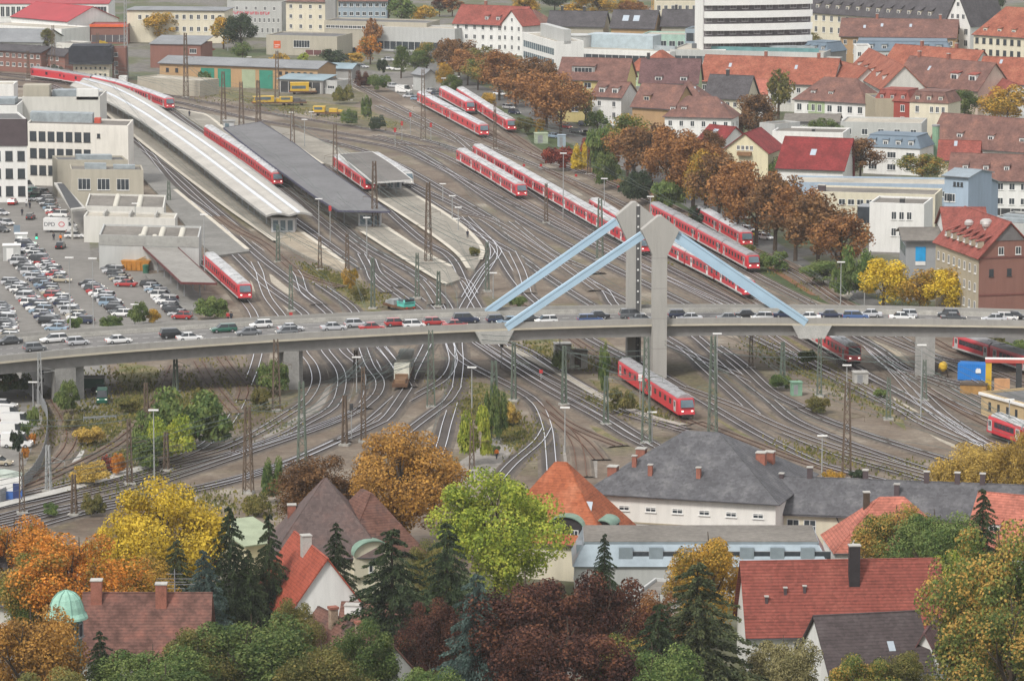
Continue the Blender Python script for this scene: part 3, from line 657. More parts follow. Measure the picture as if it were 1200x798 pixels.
MB().box(3.4, -1.3, 1.16, 6.3, 1.3, 3.6).build('rear_cab', WC, t); MB().box(3.4, -1.32, 2.3, 3.37, 1.32, 3.2).build('cab_window', GLASS, t)
machine('yellow rail workshop car in front of the green shed doors', 275, 99, .1, 12, (YEL, YEL), cab=1.5, hcab=2.6)
machine('small yellow track cart with a square window by the open shed', 355, 111, .1, 8, (YEL, mat('cream_steel', (.5,.42,.3), .7)), cab=1.5)
machine('yellow crane wagon with a low jib in the goods yard', 322, 124, .2, 13, (YEL, YEL), hcab=1.5)
machine('pale yellow flat cart at the edge of the goods yard', 385, 136, -.1, 9, (YEL, YEL), cab=.8, hcab=1.4)
machine('yellow work wagon with machinery near the goods yard masts', 343, 124, .1, 8, (YEL, mat('dark_machine', (.1,.1,.1), .8)), hcab=1.3)
t = machine('turquoise track cart loaded with grey gear behind the bridge parapet', 468, 364, 2.15, 8, (mat('turquoise_paint', (.1,.5,.42), .5), mat('grey_gear', (.3,.32,.33), .7)), cab=.7, hcab=.8)
# ================================================================ CANOPIES
def canopy(label, left, right, z, m, fascia, posts, valley=None, lights=None, arch=0):
    t = T('platform_canopy', label, 'canopy')
    Lp = spline(px(left, z), 8); n = len(Lp); Rr = spline(px(right, z), 8)
    def res(P, n):
        tot = sum((b-a).length for a, b in zip(P, P[1:])); return [sub(P, tot*i/(n-1))[0] for i in range(n)]
    Lp = res(Lp, n); Rr = res(Rr, n); mb = MB(); K = 8 if arch else 2
    def pt(i, k, dz=0):
        f = k/K; p = Lp[i].lerp(Rr[i], f); zz = (abs(math.sin(pi*min(1, max(0, f*2 if f < .5 else f*2-1))))*arch) if arch else 0
        return (p.x, p.y, z+zz+dz)
    for i in range(n-1):
        for k in range(K):
            mb.face([pt(i,k), pt(i,k+1), pt(i+1,k+1), pt(i+1,k)]); mb.face([pt(i,k,-.25), pt(i,k+1,-.25), pt(i+1,k+1,-.25), pt(i+1,k,-.25)][::-1])
    mb.build('canopy_roof', m, t)
    mb = MB()
    for P in (Lp, Rr):
        for a, b in zip(P, P[1:]): mb.bar(a+Vector((0,0,-.12)), b+Vector((0,0,-.12)), .14, .5)
    for i in (0, n-1):
        for k in range(K): mb.bar(Vector(pt(i,k,-.12)), Vector(pt(i,k+1,-.12)), .14, .4)
    mb.build('fascia', fascia, t)
    for f in (lights or []):
        mb = MB(); P = [a.lerp(b, f) for a, b in zip(Lp, Rr)]
        zz = arch*abs(math.sin(pi*(f*2 if f < .5 else f*2-1)))
        for a, b in zip(P, P[1:]): mb.bar(a+Vector((0,0,zz+.12)), b+Vector((0,0,zz+.12)), .75, .22)
        mb.build('rooflight', mat('rooflight_glass', (.75,.8,.88), .18, .05, .3, spec=.6), t)
    pm = None
    for i in range(1, n-1, posts):
        for f in (.28, .72):
            p = Lp[i].lerp(Rr[i], f); pm = pm or MB().box(-.14,-.14,.5,.14,.14,z-.22).mesh('post', GREYM); O('post', pm, t, (p.x, p.y, 0))
    return t
CW = mat('white_canopy_sheet', (.44,.42,.38), .7, .14, .12, fine=.1)
CD = mat('bitumen_roof', (.165,.165,.17), .85, .2, .08, fine=.12)
FD = mat('dark_fascia', (.07,.07,.11), .6, .2); FW_ = mat('white_fascia', (.7,.7,.68), .6, .1)
canopy('long curved pale canopy with two bright rooflights over the platform', [(82,101),(117,115),(150,133),(168,144),(200,167),(229,189),(270,221),(312,253)], [(104,92),(140,101),(175,118),(207,139),(240,160),(283,190),(325,221),(366,252)], 4.6, CW, mat('grey_fascia', (.3,.3,.29), .7), 1, lights=[.3,.7], arch=.55)
canopy('wide dark flat canopy with a navy edge beside the red train', [(262,150),(290,172),(315,191),(345,213),(370,231),(396,247)], [(305,143),(340,165),(373,190),(400,209),(428,228),(457,248)], 4.4, CD, FD, 1)
canopy('small dark flat canopy with a white edge', [(397,181),(415,196),(438,214)], [(436,178),(458,192),(483,211)], 4.6, mat('brown_bitumen', (.16,.15,.14), .85, .2, .1, fine=.12), FW_, 1)
canopy('narrow grey shed roof on red posts beside the station hall', [(166,288),(190,310),(212,331)], [(206,288),(230,310),(254,332)], 4.8, mat('fibre_cement_roof', (.27,.26,.24), .85, .15, .1, fine=.15), mat('maroon_steel', (.12,.03,.03), .6), 1)
def kiosk(label, x0, x1, yb, h, d, m, name='platform_shelter'):
    a = G(x0, yb); b = G(x1, yb); t = T(name, label, 'shelter', a, math.atan2(b.y-a.y, b.x-a.x)); w_ = (b-a).length
    MB().box(0, 0, 0, w_, d, h).build('wall', m, t); MB().box(-.3, -.3, h+.003, w_+.3, d+.3, h+.2).build('roof', mat('grey_fascia', (.3,.3,.29), .7), t)
    for i in range(int(w_/1.6)): MB().box(.4+i*1.6, -.04, .9, 1.5+i*1.6, .02, h-.5).build('window', GLASSB, t)
    return t
PW = mat('pale_panel', (.5,.51,.52), .5, .12)
kiosk('white glazed stair shelter under the end of the pale canopy', 318, 346, 275, 3.6, 6, PW)
kiosk('pale stair shelter below the tip of the dark canopy', 420, 446, 268, 3.4, 6, PW)
kiosk('small grey waiting shelter on the sandy end of the wide platform', 262, 274, 154, 2.6, 3, PW)
kiosk('white passenger shelter beneath the small canopy', 445, 470, 224, 3.3, 5, PW)
# ================================================================ MASTS AND LAMPS
MG = mat('green_steel', (.12,.15,.12), .7, .25, .8); MBR = mat('rusty_steel', (.13,.095,.07), .8, .3, .8); MGY = mat('galvanised_steel', (.33,.34,.34), .5, .12)
def lattice_mesh(h, w0, w1, m):
    mb = MB(); n = max(4, int(h/1.3)); c = [(-1,-1),(1,-1),(1,1),(-1,1)]
    for sx, sy in c: mb.bar((sx*w0/2, sy*w0/2, 0), (sx*w1/2, sy*w1/2, h), .16)
    for i in range(n):
        z0, z1 = h*i/n, h*(i+1)/n; a, b = (w0+(w1-w0)*i/n)/2, (w0+(w1-w0)*(i+1)/n)/2
        for k in range(4):
            p, q = c[k], c[(k+1)%4]
            if i % 2: p, q = q, p
            mb.bar((p[0]*a, p[1]*a, z0), (q[0]*b, q[1]*b, z1), .085)
    return mb.mesh('lattice_column', m)
def mast(label, x, yb, yt, m=MBR, w0=.9, w1=.45, arms=1, lamp=False, z=0, cat='catenary mast', name='catenary_mast', grp='catenary masts of the yard'):
    p = G(x, yb, z); h = (yb-yt)/SCL(x, yb, z)/.985; h = round(h)
    t = T(name, label, cat, p, rnd.uniform(-.3, .3), grp)
    O('lattice_column', pc(('lat', h, w0, w1, m.name), lambda: lattice_mesh(h, w0, w1, m)), t)
    MB().box(-.8, -.8, -.1, .8, .8, .35).build('footing', CONC, t)
    for k in range(arms):
        mb = MB(); zz = h*(.62-.16*k); s_ = (-1)**k; mb.bar((0,0,zz), (s_*2.6,0,zz+.3), .07); mb.bar((0,0,zz+1.1), (s_*2.6,0,zz+.3), .05); mb.bar((s_*2.6,0,zz+.3), (s_*2.6,0,zz-.5), .05); mb.build('bracket_arm', m, t)
    if lamp:
        MB().bar((-1.1,0,h+.1), (1.1,0,h+.1), .3, .16).build('lamp_head', WHITE, t)
    return t
MP = [(218,115,42,MBR),(262,148,84,MBR),(283,152,96,MBR),(303,160,96,MBR),(343,186,126,MBR),(393,218,148,MBR),(325,116,62,MBR),(115,92,40,MBR),(63,95,30,MBR),(33,94,62,MBR),(410,118,84,MBR),(496,165,84,MBR),(580,175,122,MBR),
 (439,268,188,MBR),(502,309,212,MBR),(326,308,265,MG),(341,365,309,MG),(407,318,272,MBR),(437,362,300,MG),(489,350,296,MG),(514,360,320,MG),(571,342,286,MG),(375,317,278,MBR),(148,92,0,MGY),(198,237,212,MG),
 (661,475,405,MG),(710,498,440,MG),(835,510,393,MG),(960,465,397,MG),(917,455,398,MG),(1041,492,440,MG),(579,518,420,MG),(426,518,432,MBR),(404,522,460,MBR),(505,478,386,MG),(324,482,396,MBR),(354,545,448,MG),(291,578,480,MBR),(172,522,446,MBR),(152,568,492,MBR),(26,602,528,MBR),(57,576,518,MGY),(87,604,556,MBR),(195,552,504,MBR),(206,460,414,MG),(47,476,414,MGY),(757,520,396,MG),(992,562,444,MBR),(1083,470,425,MG),(417,437,408,MBR),(640,262,214,MBR),(703,305,235,MG),(553,552,500,MBR),(602,470,404,MG),(880,432,394,MBR),(690,205,160,MBR)]
for i, (x, yb, yt, m) in enumerate(MP):
    where = 'on the far main tracks' if yb < 170 else 'near the platforms' if yb < 320 and x < 600 else 'just behind the bridge' if yb < 400 and x < 600 else 'among the sidings' if yb < 400 else 'in front of the bridge, over the curving tracks' if x < 560 else 'in front of the bridge, over the wide fan of tracks'
    colr = {'rusty_steel': 'rusty brown', 'green_steel': 'green', 'galvanised_steel': 'pale grey'}[m.name]
    big = (yb-yt)/SCL(x, yb) > 12
    near = ['', ' with a lone bracket', ''][i % 3]
    k = sum(1 for q in MP[:i] if q[3] is m and (('w' if q[1] < 170 else 'x' if q[1] < 320 and q[0] < 600 else 'v' if q[1] < 400 and q[0] < 600 else 'u' if q[1] < 400 else 't' if q[0] < 560 else 's') == ('w' if yb < 170 else 'x' if yb < 320 and x < 600 else 'v' if yb < 400 and x < 600 else 'u' if yb < 400 else 't' if x < 560 else 's')))
    mast('%s %slattice mast %s, %s from the far side' % (colr, 'tall ' if big else '', where.replace('in front of the bridge, over', 'over'), ORD[k]), x, yb, yt, m, 1.3 if big else .75, .6 if big else .4, 2 if big else 1)
LP = [(57+0,0,0)]
LP = [(181,565,478),(39,474,448),(553,552,482),(354,462,430),(207,160,0),(158,380,356),(83,325,292),(110,405,300),(374,316,240),(161,600,0)]
LAMPS = [(181,566,478,0),(39,476,448,0),(553,480,430,0),(207,102,0,0),(158,382,357,0),(83,420,300,0),(110,406,305,0),(374,300,235,0),(159,282,238,0),(240,340,250,0),(660,258,182,0),(708,262,208,0),(762,285,232,0),(993,318,270,0),(985,362,309,0),(1013,360,323,0),(1057,362,337,0),(1174,366,316,0),(1079,490,402,0),(963,565,511,0),(992,470,428,0),(519,236,216,.5),(530,256,232,.5),(537,270,244,.5),(357,172,142,.5),(342,163,131,.5),(365,140,132,0),(267,60,44,0),(292,90,66,0),(535,262,255,0),(764,520,482,0),(662,530,480,0),(840,460,392,0),(1150,372,340,0),(578,350,318,0),(418,460,420,0),(430,300,255,.5),(1182,520,470,0),(306,30,14,0),(536,110,90,0),(520,112,92,0)]
def lamp_mesh(h): return MB().tube((0,0,0), (0,0,h), .13, .07, 7).mesh('pole', MGY)
LAMPW = {}
for i, (x, yb, yt, z) in enumerate(LAMPS):
    if yt == 0: continue
    p = G(x, yb, z); h = round((yb-yt)/SCL(x, yb, z)/.985, 0)
    where = 'over the car park' if x < 250 and yb < 430 else 'beside the lower tracks' if x < 330 else 'beyond the bridge parapet' if 300 < yb < 385 and x > 900 else 'on the platform' if z else 'among the tracks'
    LAMPW.setdefault(where, []).append(x); k = sorted(q[0] for q in LAMPS if q[2] and ('over the car park' if q[0] < 250 and q[1] < 430 else 'beside the lower tracks' if q[0] < 330 else 'beyond the bridge parapet' if 300 < q[1] < 385 and q[0] > 900 else 'on the platform' if q[3] else 'among the tracks') == where).index(x)
    t = T('street_lamp', '%s slim grey lamp post %s, %s of those from the left' % ('tall' if h > 9 else 'short', where, ORD[k]), 'street lamp', p, 0, 'slim lamp posts')
    O('pole', pc(('lp', h), lambda: lamp_mesh(h)), t)
    O('lamp_head', pc(('lh',), lambda: MB().box(-.75, -.22, -.02, .75, .22, .16).mesh('lamp_head', WHITE)), t, (0, 0, h))
# signals
for i, (x, yb, h, c) in enumerate([(481,158,5,'r'),(463,172,4,'r'),(471,164,4,'r'),(505,166,4,'r'),(135,104,7,'k'),(387,284,7,'r'),(675,212,1.2,'r'),(725,226,1.2,'r'),(634,200,1.2,'r'),(614,200,1.2,'r'),(641,325,1.2,'r'),(656,436,6,'r'),(634,446,1.5,'r'),(588,432,4,'k'),(750,480,5,'w'),(341,376,1.2,'r'),(749,226,1.2,'r'),(412,516,5,'k')]):
    t = T('railway_signal', '%s beside the rails, %s of the yard signals' % ({'r': 'red signal board', 'k': 'black signal post', 'w': 'white signal board'}[c], ORD[i]), 'signal', G(x, yb), 0, 'signals of the yard')
    MB().tube((0,0,0), (0,0,h), .09).build('post', MGY, t)
    MB().box(-.3, -.1, h-.2, .3, .1, h+(.9 if h > 2 else .4)).build('signal_head', {'r': mat('signal_red', (.45,.04,.04), .6), 'k': DARKM, 'w': WHITE}[c], t)
# cross-span wires
WIRE = mat('contact_wire', (.1,.13,.12), .6)
for i, (a, b, z) in enumerate([((218,112),(262,146),9),((262,146),(303,158),9),((303,158),(343,184),9),((343,184),(393,216),9),((393,216),(439,266),9),((496,163),(580,173),9),((580,173),(690,204),9),((439,266),(502,307),9),((960,466),(1079,472),7),((835,460),(960,466),7),((291,540),(354,536),8),((426,480),(354,545),8),((404,500),(505,478),8),((505,440),(602,455),8),((407,318),(489,350),7),((325,308),(437,362),7),((571,342),(489,350),7),((502,309),(571,342),8),((26,560),(152,552),8),((710,498),(757,500),8),((661,475),(757,480),9)]):
    P, Q = G(*a), G(*b); P.z = Q.z = z; mb = MB(); K = 8
    pts = [P.lerp(Q, k/K)-Vector((0, 0, math.sin(pi*k/K)*.5)) for k in range(K+1)]
    for u, v in zip(pts, pts[1:]): mb.bar(u, v, .09)
    for u, v in zip(pts, pts[1:]): mb.bar(u+Vector((0,0,.9)), v+Vector((0,0,.9)), .07)
    tag(mb.build('span_wire', WIRE), 'thin dark cross-span wire, %s of those strung between the lattice masts' % ORD[i], 'wire', 'cross-span wires')
for i, k in enumerate(['t2','n','o','m','q','t1','t4','c2','d','e','f','i','k','g']):
    P = TR[k][::6]; mb = MB()
    for a, b in zip(P, P[1:]):
        u = Vector((0,0,6.0)); v = Vector((0,0,7.1)); mb.bar(a+u, b+u, .05); mb.bar(a+v, (a+b)/2+u+Vector((0,0,.5)), .045); mb.bar((a+b)/2+u+Vector((0,0,.5)), b+v, .045)
    tag(mb.build('contact_wire', WIRE), 'thin overhead contact wire following a running track, %s counted across the yard' % ORD[i], 'wire', 'contact wires over the tracks')
# ================================================================ CARS
CARM = {}
def carmat(n, c, r=.28):
    if n not in CARM:
        m, nt, b = _mat('car_'+n); b.inputs[0].default_value = c4(c); b.inputs['Roughness'].default_value = r; b.inputs['Coat Weight'].default_value = .4; b.inputs['Metallic'].default_value = .2; CARM[n] = m
    return CARM[n]
CC = {'white': (.8,.8,.79), 'silver': (.52,.53,.55), 'grey': (.16,.17,.18), 'dark grey': (.06,.065,.07), 'black': (.018,.019,.022), 'navy': (.02,.03,.07), 'blue': (.05,.11,.28), 'red': (.42,.03,.03), 'green': (.02,.12,.08), 'beige': (.45,.4,.3), 'pale blue': (.25,.35,.45), 'orange': (.6,.2,.03), 'turquoise': (.1,.42,.35), 'yellow': (.65,.45,.03)}
TYRE = mat('tyre', (.02,.02,.02), .8, .1)
def carproto(kind):
    L, Wd, H = {'hatchback': (3.9,1.7,1.45), 'saloon': (4.5,1.75,1.42), 'estate': (4.6,1.76,1.48), 'van': (4.9,1.95,2.3), 'suv': (4.6,1.85,1.75)}[kind]
    t = T('car', 'x', 'car'); w = Wd/2
    bel = H*.62 if kind != 'van' else 1.3
    def loft2(st, m, name, parent):
        mb = MB(); R_ = []
        for x, z0, z1, k0, k1 in st: R_.append([(x,-w*k0,z0),(x,-w*k1,z1),(x,w*k1,z1),(x,w*k0,z0)])
        for a, b in zip(R_, R_[1:]):
            for k in range(4): mb.face([a[k], b[k], b[(k+1)%4], a[(k+1)%4]])
        mb.face(R_[0]); mb.face(R_[-1][::-1]); return mb.build(name, m, parent)
    hood = .55*L/2
    f = {'hatchback': (-.96,-.80,-.93,.30,.5), 'saloon': (-.66,-.42,-.6,.2,.46), 'estate': (-.97,-.85,-.95,.22,.46), 'van': (-.99,-.96,-.98,.5,.72), 'suv': (-.97,-.86,-.95,.25,.5)}[kind]
    h = L/2
    bz = .28
    mb = MB(); R_ = []
    for x, z0, z1, k in ((-h,bz+.18,bel-.12,.88),(-h+.12,bz,bel-.03,.97),(-h*.5,bz,bel,1),(h*.35,bz,bel-.02,1),(h*.62,bz,bel-.1,.98),(h*.93,bz,bel-.25,.93),(h,bz+.12,bel-.42,.8)):
        R_.append([(x,-w*k*.96,z0),(x,-w*k,z0+.3),(x,-w*k*.93,z1),(x,w*k*.93,z1),(x,w*k,z0+.3),(x,w*k*.96,z0)])
    for a, b in zip(R_, R_[1:]):
        for k in range(6): mb.face([a[k], b[k], b[(k+1)%6], a[(k+1)%6]][::-1])
    mb.face(R_[0][::-1]); mb.face(R_[-1])
    x0, x1 = f[1]*h, f[3]*h; mb.box(x0, -w*.76, H-.035, x1, w*.76, H)
    for x in ((x0+x1)/2-.02,): mb.hexa([(x-.05,-w*.935,bel-.02),(x+.05,-w*.935,bel-.02),(x+.05,w*.935,bel-.02),(x-.05,w*.935,bel-.02),(x-.05,-w*.775,H-.02),(x+.05,-w*.775,H-.02),(x+.05,w*.775,H-.02),(x-.05,w*.775,H-.02)])
    body = mb.build('body', carmat('white', CC['white']), t)
    if kind == 'van':
        MB().hexa([(-h*.99,-w*.95,bel-.02),(h*.3,-w*.95,bel-.02),(h*.3,w*.95,bel-.02),(-h*.99,w*.95,bel-.02),(-h*.97,-w*.84,H+.004),(h*.26,-w*.84,H+.004),(h*.26,w*.84,H+.004),(-h*.97,w*.84,H+.004)]).build('cargo_box', carmat('white', CC['white']), t)
    loft2([(f[0]*h, bel-.03, bel-.02, .92, .92), (f[1]*h, bel-.03, H-.02, .92, .77), (f[3]*h, bel-.03, H-.02, .92, .77), (f[4]*h+.12, bel-.08, bel-.04, .92, .9)], mat('car_glass', (.03,.036,.042), .08, .2, spec=.6), 'windows', t)
    def wh():
        return MB().tube((0,-.1,0), (0,.1,0), .31, n=12, mi=0).tube((0,-.11,0), (0,.11,0), .18, n=10, mi=1).mesh('wheel', [TYRE, GREYM])
    for x in (-h*.6, h*.62):
        for y in (-w+.1, w-.1): O('wheel', pc(('wheel',), wh), t, (x, y, .31))
    for y in (-w*.66, w*.66):
        O('headlight', pc(('chl',), lambda: MB().box(-.04,-.16,-.07,.03,.16,.07).mesh('headlight', HEADL)), t, (h*.965, y, bel-.36))
        O('tail_light', pc(('ctl',), lambda: MB().box(-.03,-.12,-.1,.03,.12,.1).mesh('tail_light', TAILL)), t, (-h-.005, y, bel-.25))
    KIDS[t.name] = list(t.children); return t
PROTO = {k: carproto(k) for k in ('hatchback','saloon','estate','van','suv')}
USED = set()
def car(label, kind, colr, p, rz, group):
    pr = PROTO[kind]
    if kind in USED: t = copytree(pr)
    else: t = pr; USED.add(kind)
    PEND.append((t, label, colr, p, rz, group)); return t
PEND = []
def flush():
    bpy.context.view_layer.update()
    for t, label, colr, p, rz, group in PEND:
        t.location = p; t.rotation_euler = (0, 0, rz); t['label'] = label; t['group'] = group
        for ch in t.children:
            if ch.name.startswith(('body', 'cargo_box')): setmat(ch, carmat(colr, CC[colr]))
    PEND.clear()
G1 = 'cars parked in the station car park'; pal = ['white','silver','silver','grey','white','black','navy','white','silver','silver','red','silver','white','grey','beige','pale blue','dark grey','white','silver']
ROWS = [ # name, from, to, pitch, yaw
 ('long middle row', (17,303), (96,379), 3.7), ('long row beside the kerb lane', (15,334), (67,388), 3.6), ('short upper row', (30,289), (71,331), 3.6),
 ('row at the car park edge', (2,362), (9,398), 3.5), ('row nearest the bushes', (106,336), (143,371), 3.2), ('row by the orange skips', (131,318), (147,336), 3.3), ('row along the loading platform', (178,337), (213,374), 3.2), ('row against the station hall', (45,228), (68,255), 4.2)]
for rname, a, b, pitch in ROWS:
    P, Q = G(*a), G(*b); n = int((Q-P).length/pitch)+1; prev = None
    for i in range(n):
        p = P.lerp(Q, i/max(1, n-1)); col_ = rnd.choice([c for c in pal if c != prev]); prev = col_
        kd = rnd.choice(['hatchback','saloon','hatchback','estate','saloon','estate','suv'])
        p.z = .02; p.x += rnd.uniform(-.12, .12)
        car('%s %s, %s from the far end in the %s' % (col_, kd, ORD[i], rname), kd, col_, p, rnd.choice((0, pi))-.2+rnd.uniform(-.02, .02), G1)
extra = [('black estate at the far end of the forecourt', 'estate', 'black', 16, 229, -.1), ('white van parked by the pale office wall', 'van', 'white', 29, 222, .1), ('turquoise and white estate near the office corner', 'estate', 'turquoise', 41, 227, 0.1), ('grey estate at the office wall end', 'estate', 'grey', 6, 223, 0),
 ('silver saloon with dark windows below the black estate', 'saloon', 'silver', 30, 236, .1), ('red hatchback driving away with its lights on', 'hatchback', 'red', 15, 240, 1.45), ('small dark hatchback driving up the forecourt lane', 'hatchback', 'dark grey', 36, 257, 1.5), ('silver hatchback with a lit headlamp', 'hatchback', 'silver', 8, 264, -.8), ('dark estate cut by the edge of the picture', 'estate', 'dark grey', 1, 272, -.6), ('silver saloon at the far left of the forecourt', 'saloon', 'silver', 0, 252, -.6),
 ('small white van beside the delivery van', 'van', 'white', 77, 269, -.2), ('white estate parked past the two vans', 'estate', 'white', 88, 279, -.05), ('black saloon with red lamps driving down the lane', 'saloon', 'black', 71, 291, 1.5), ('green and white police estate by the ramp', 'estate', 'green', 47, 233, -.2)]
for l, k, c, x, y, r in extra: car(l, k, c, G(x, y, .02), r, 'cars on the station forecourt')
G2 = 'cars parked in the small car park'
for i, (x, y, c, k) in enumerate([(461,103,'silver','saloon'),(473,109,'white','van'),(481,115,'silver','saloon'),(489,118,'pale blue','hatchback'),(491,103,'white','hatchback'),(494,101,'navy','estate'),(506,109,'silver','saloon'),(513,112,'navy','hatchback'),(518,115,'grey','estate'),(453,82,'white','hatchback'),(467,83,'white','saloon'),(395,93,'white','van'),(388,95,'navy','estate'),(455,72,'silver','saloon'),(403,58,'grey','saloon'),(410,60,'dark grey','hatchback'),(416,61,'navy','saloon'),(397,55,'silver','hatchback'),(424,80,'silver','estate')]):
    car('%s %s, %s of the cars around the small far car park' % (c, k, ORD[i]), k, c, G(x, y, .03), -.3+rnd.uniform(-.2, .2), G2)
for i, (x, y, c) in enumerate([(876,272,'white'),(897,281,'white'),(890,278,'yellow'),(866,257,'silver'),(675,156,'dark grey'),(663,151,'red'),(685,148,'navy'),(603,134,'navy'),(596,128,'silver'),(585,112,'white'),(650,162,'pale blue')]):
    car('%s hatchback parked on the avenue, %s from its far end' % (c, ORD[i]), 'hatchback', c, G(x, y, .02), -.8, 'cars along the avenue')
for i, (x, y, k, c) in enumerate([(8,492,'van','white'),(20,500,'van','white'),(14,512,'van','white'),(20,524,'van','white'),(4,478,'estate','white'),(-2,545,'saloon','beige'),(43,446,'van','white')]):
    car('white camper van, %s from the bridge behind the mesh fence' % ORD[i] if i < 4 else '%s %s, %s in the fenced corner yard' % (c, k, ORD[i-4]), k, c, G(x, y, .03), -.1, 'vehicles in the fenced yard')
car('green and white police van at the barrier on the ramp', 'van', 'green', G(120,472,.03), -1.5, 'police vehicles on the ramp')
car('green and white police estate behind the police van', 'estate', 'green', G(118,460,.03), -1.5, 'police vehicles on the ramp')
# traffic on the bridge
BC = [(11,401,1,'saloon','dark grey'),(41,409,0,'hatchback','grey'),(63,399,1,'estate','white'),(91,402,0,'hatchback','silver'),(139,400,0,'saloon','white'),(203,394,0,'suv','black'),(222,397,0,'saloon','white'),(262,387,1,'estate','green'),(291,391,1,'saloon','grey'),(306,382,1,'hatchback','white'),(341,386,0,'saloon','silver'),(336,390,1,'hatchback','grey'),(391,385,0,'saloon','silver'),(417,381,0,'hatchback','silver'),(436,385,0,'saloon','red'),(464,380,0,'hatchback','red'),(485,382,0,'hatchback','white'),(509,379,0,'hatchback','red'),(534,382,0,'saloon','red'),(546,376,0,'suv','navy'),(583,376,0,'hatchback','navy'),(597,378,1,'saloon','pale blue'),(619,374,0,'saloon','dark grey'),(640,377,1,'hatchback','white'),(692,375.5,0,'estate','blue'),(699,371.5,1,'saloon','black'),(741,371,0,'suv','grey'),(752,375,0,'saloon','grey'),(796,370,0,'hatchback','navy'),(808,374,1,'saloon','silver'),(855,374,0,'saloon','grey'),(876,370,0,'saloon','black'),(893,373,1,'hatchback','white'),(921,370,0,'saloon','navy'),(947,373,1,'saloon','white'),(974,370,0,'saloon','navy'),(1003,372,0,'estate','blue'),(1019,369.5,1,'saloon','silver'),(1057,373,0,'saloon','white'),(1062,370,1,'hatchback','silver'),(1111,369,1,'hatchback','dark grey'),(1118,373.5,0,'saloon','dark grey'),(1165,375,1,'saloon','silver'),(1180,373.5,0,'hatchback','white'),(1190,372,0,'saloon','black')]
for i, (x, y, d, k, c) in enumerate(BC):
    z = zd(x); a, ang, dv = bang(x); p = G(x, y+2.2, z)
    seg = 'left third' if x < 400 else 'middle' if x < 780 else 'right third'
    j = sum(1 for q in BC[:i] if (q[0] < 400, q[0] < 780) == (x < 400, x < 780) and q[3] == k and q[4] == c)
    car('%s%s %s driving on the %s of the bridge, heading %s' % (ORD[j]+' ' if j else '', c, k, seg, 'towards the town' if not d else 'towards the car park'), k, c, p, ang+(pi if d else 0)+rnd.uniform(-.01,.01), 'traffic on the road bridge')
flush()
# delivery van with lettering
def lettering(txt, size, m, parent, loc, rot, name='lettering'):
    cu = bpy.data.curves.new(name, 'FONT'); cu.body = txt; cu.size = size; cu.extrude = .008; cu.align_x = 'CENTER'
    o = bpy.data.objects.new('tmp', cu); COL.objects.link(o); bpy.context.view_layer.update()
    me = bpy.data.meshes.new_from_object(o.evaluated_get(bpy.context.evaluated_depsgraph_get())); bpy.data.objects.remove(o)
    me.materials.clear(); me.materials.append(m); q = O(name, me, parent, loc); q.rotation_euler = rot; return q
t = T('delivery_van', 'large white delivery van with dark lettering and a red ring at the station hall', 'van', G(71,272,.02), -.12)
MB().box(-3.6,-1.1,.5,1.9,1.1,3.1).build('cargo_box', carmat('white', CC['white']), t)
MB().hexa([(1.9,-1.05,.5),(3.5,-1.05,.5),(3.5,1.05,.5),(1.9,1.05,.5),(1.9,-1.0,2.7),(2.2,-1.0,2.7),(2.2,1.0,2.7),(1.9,1.0,2.7)]).build('cab', carmat('white', CC['white']), t)
MB().hexa([(2.05,-1.06,1.5),(2.9,-1.06,1.5),(2.9,1.06,1.5),(2.05,1.06,1.5),(2.05,-1.02,2.4),(2.35,-1.02,2.4),(2.35,1.02,2.4),(2.05,1.02,2.4)]).build('window', GLASS, t)
lettering('DPD', 1.25, mat('sign_dark', (.08,.08,.1), .6), t, (-2.2,-1.12,1.4), (pi/2,0,0))
mb = MB()
for k in range(20):
    a = k*pi/10; b = a+pi/10; mb.bar((.5+math.cos(a)*.62,-1.12,1.85+math.sin(a)*.5), (.5+math.cos(b)*.62,-1.12,1.85+math.sin(b)*.5), .16, .03, up=(0,1,0))
mb.build('red_ring', mat('ring_red', (.6,.05,.08), .5), t)
for x in (-2.3, 2.5):
    for y in (-.95, .95): O('wheel', WMESH[('wheel',)], t, (x, y, .33))
MB().box(-3.6,-1.12,.42,3.2,1.12,.5).build('sill', DARKM, t)
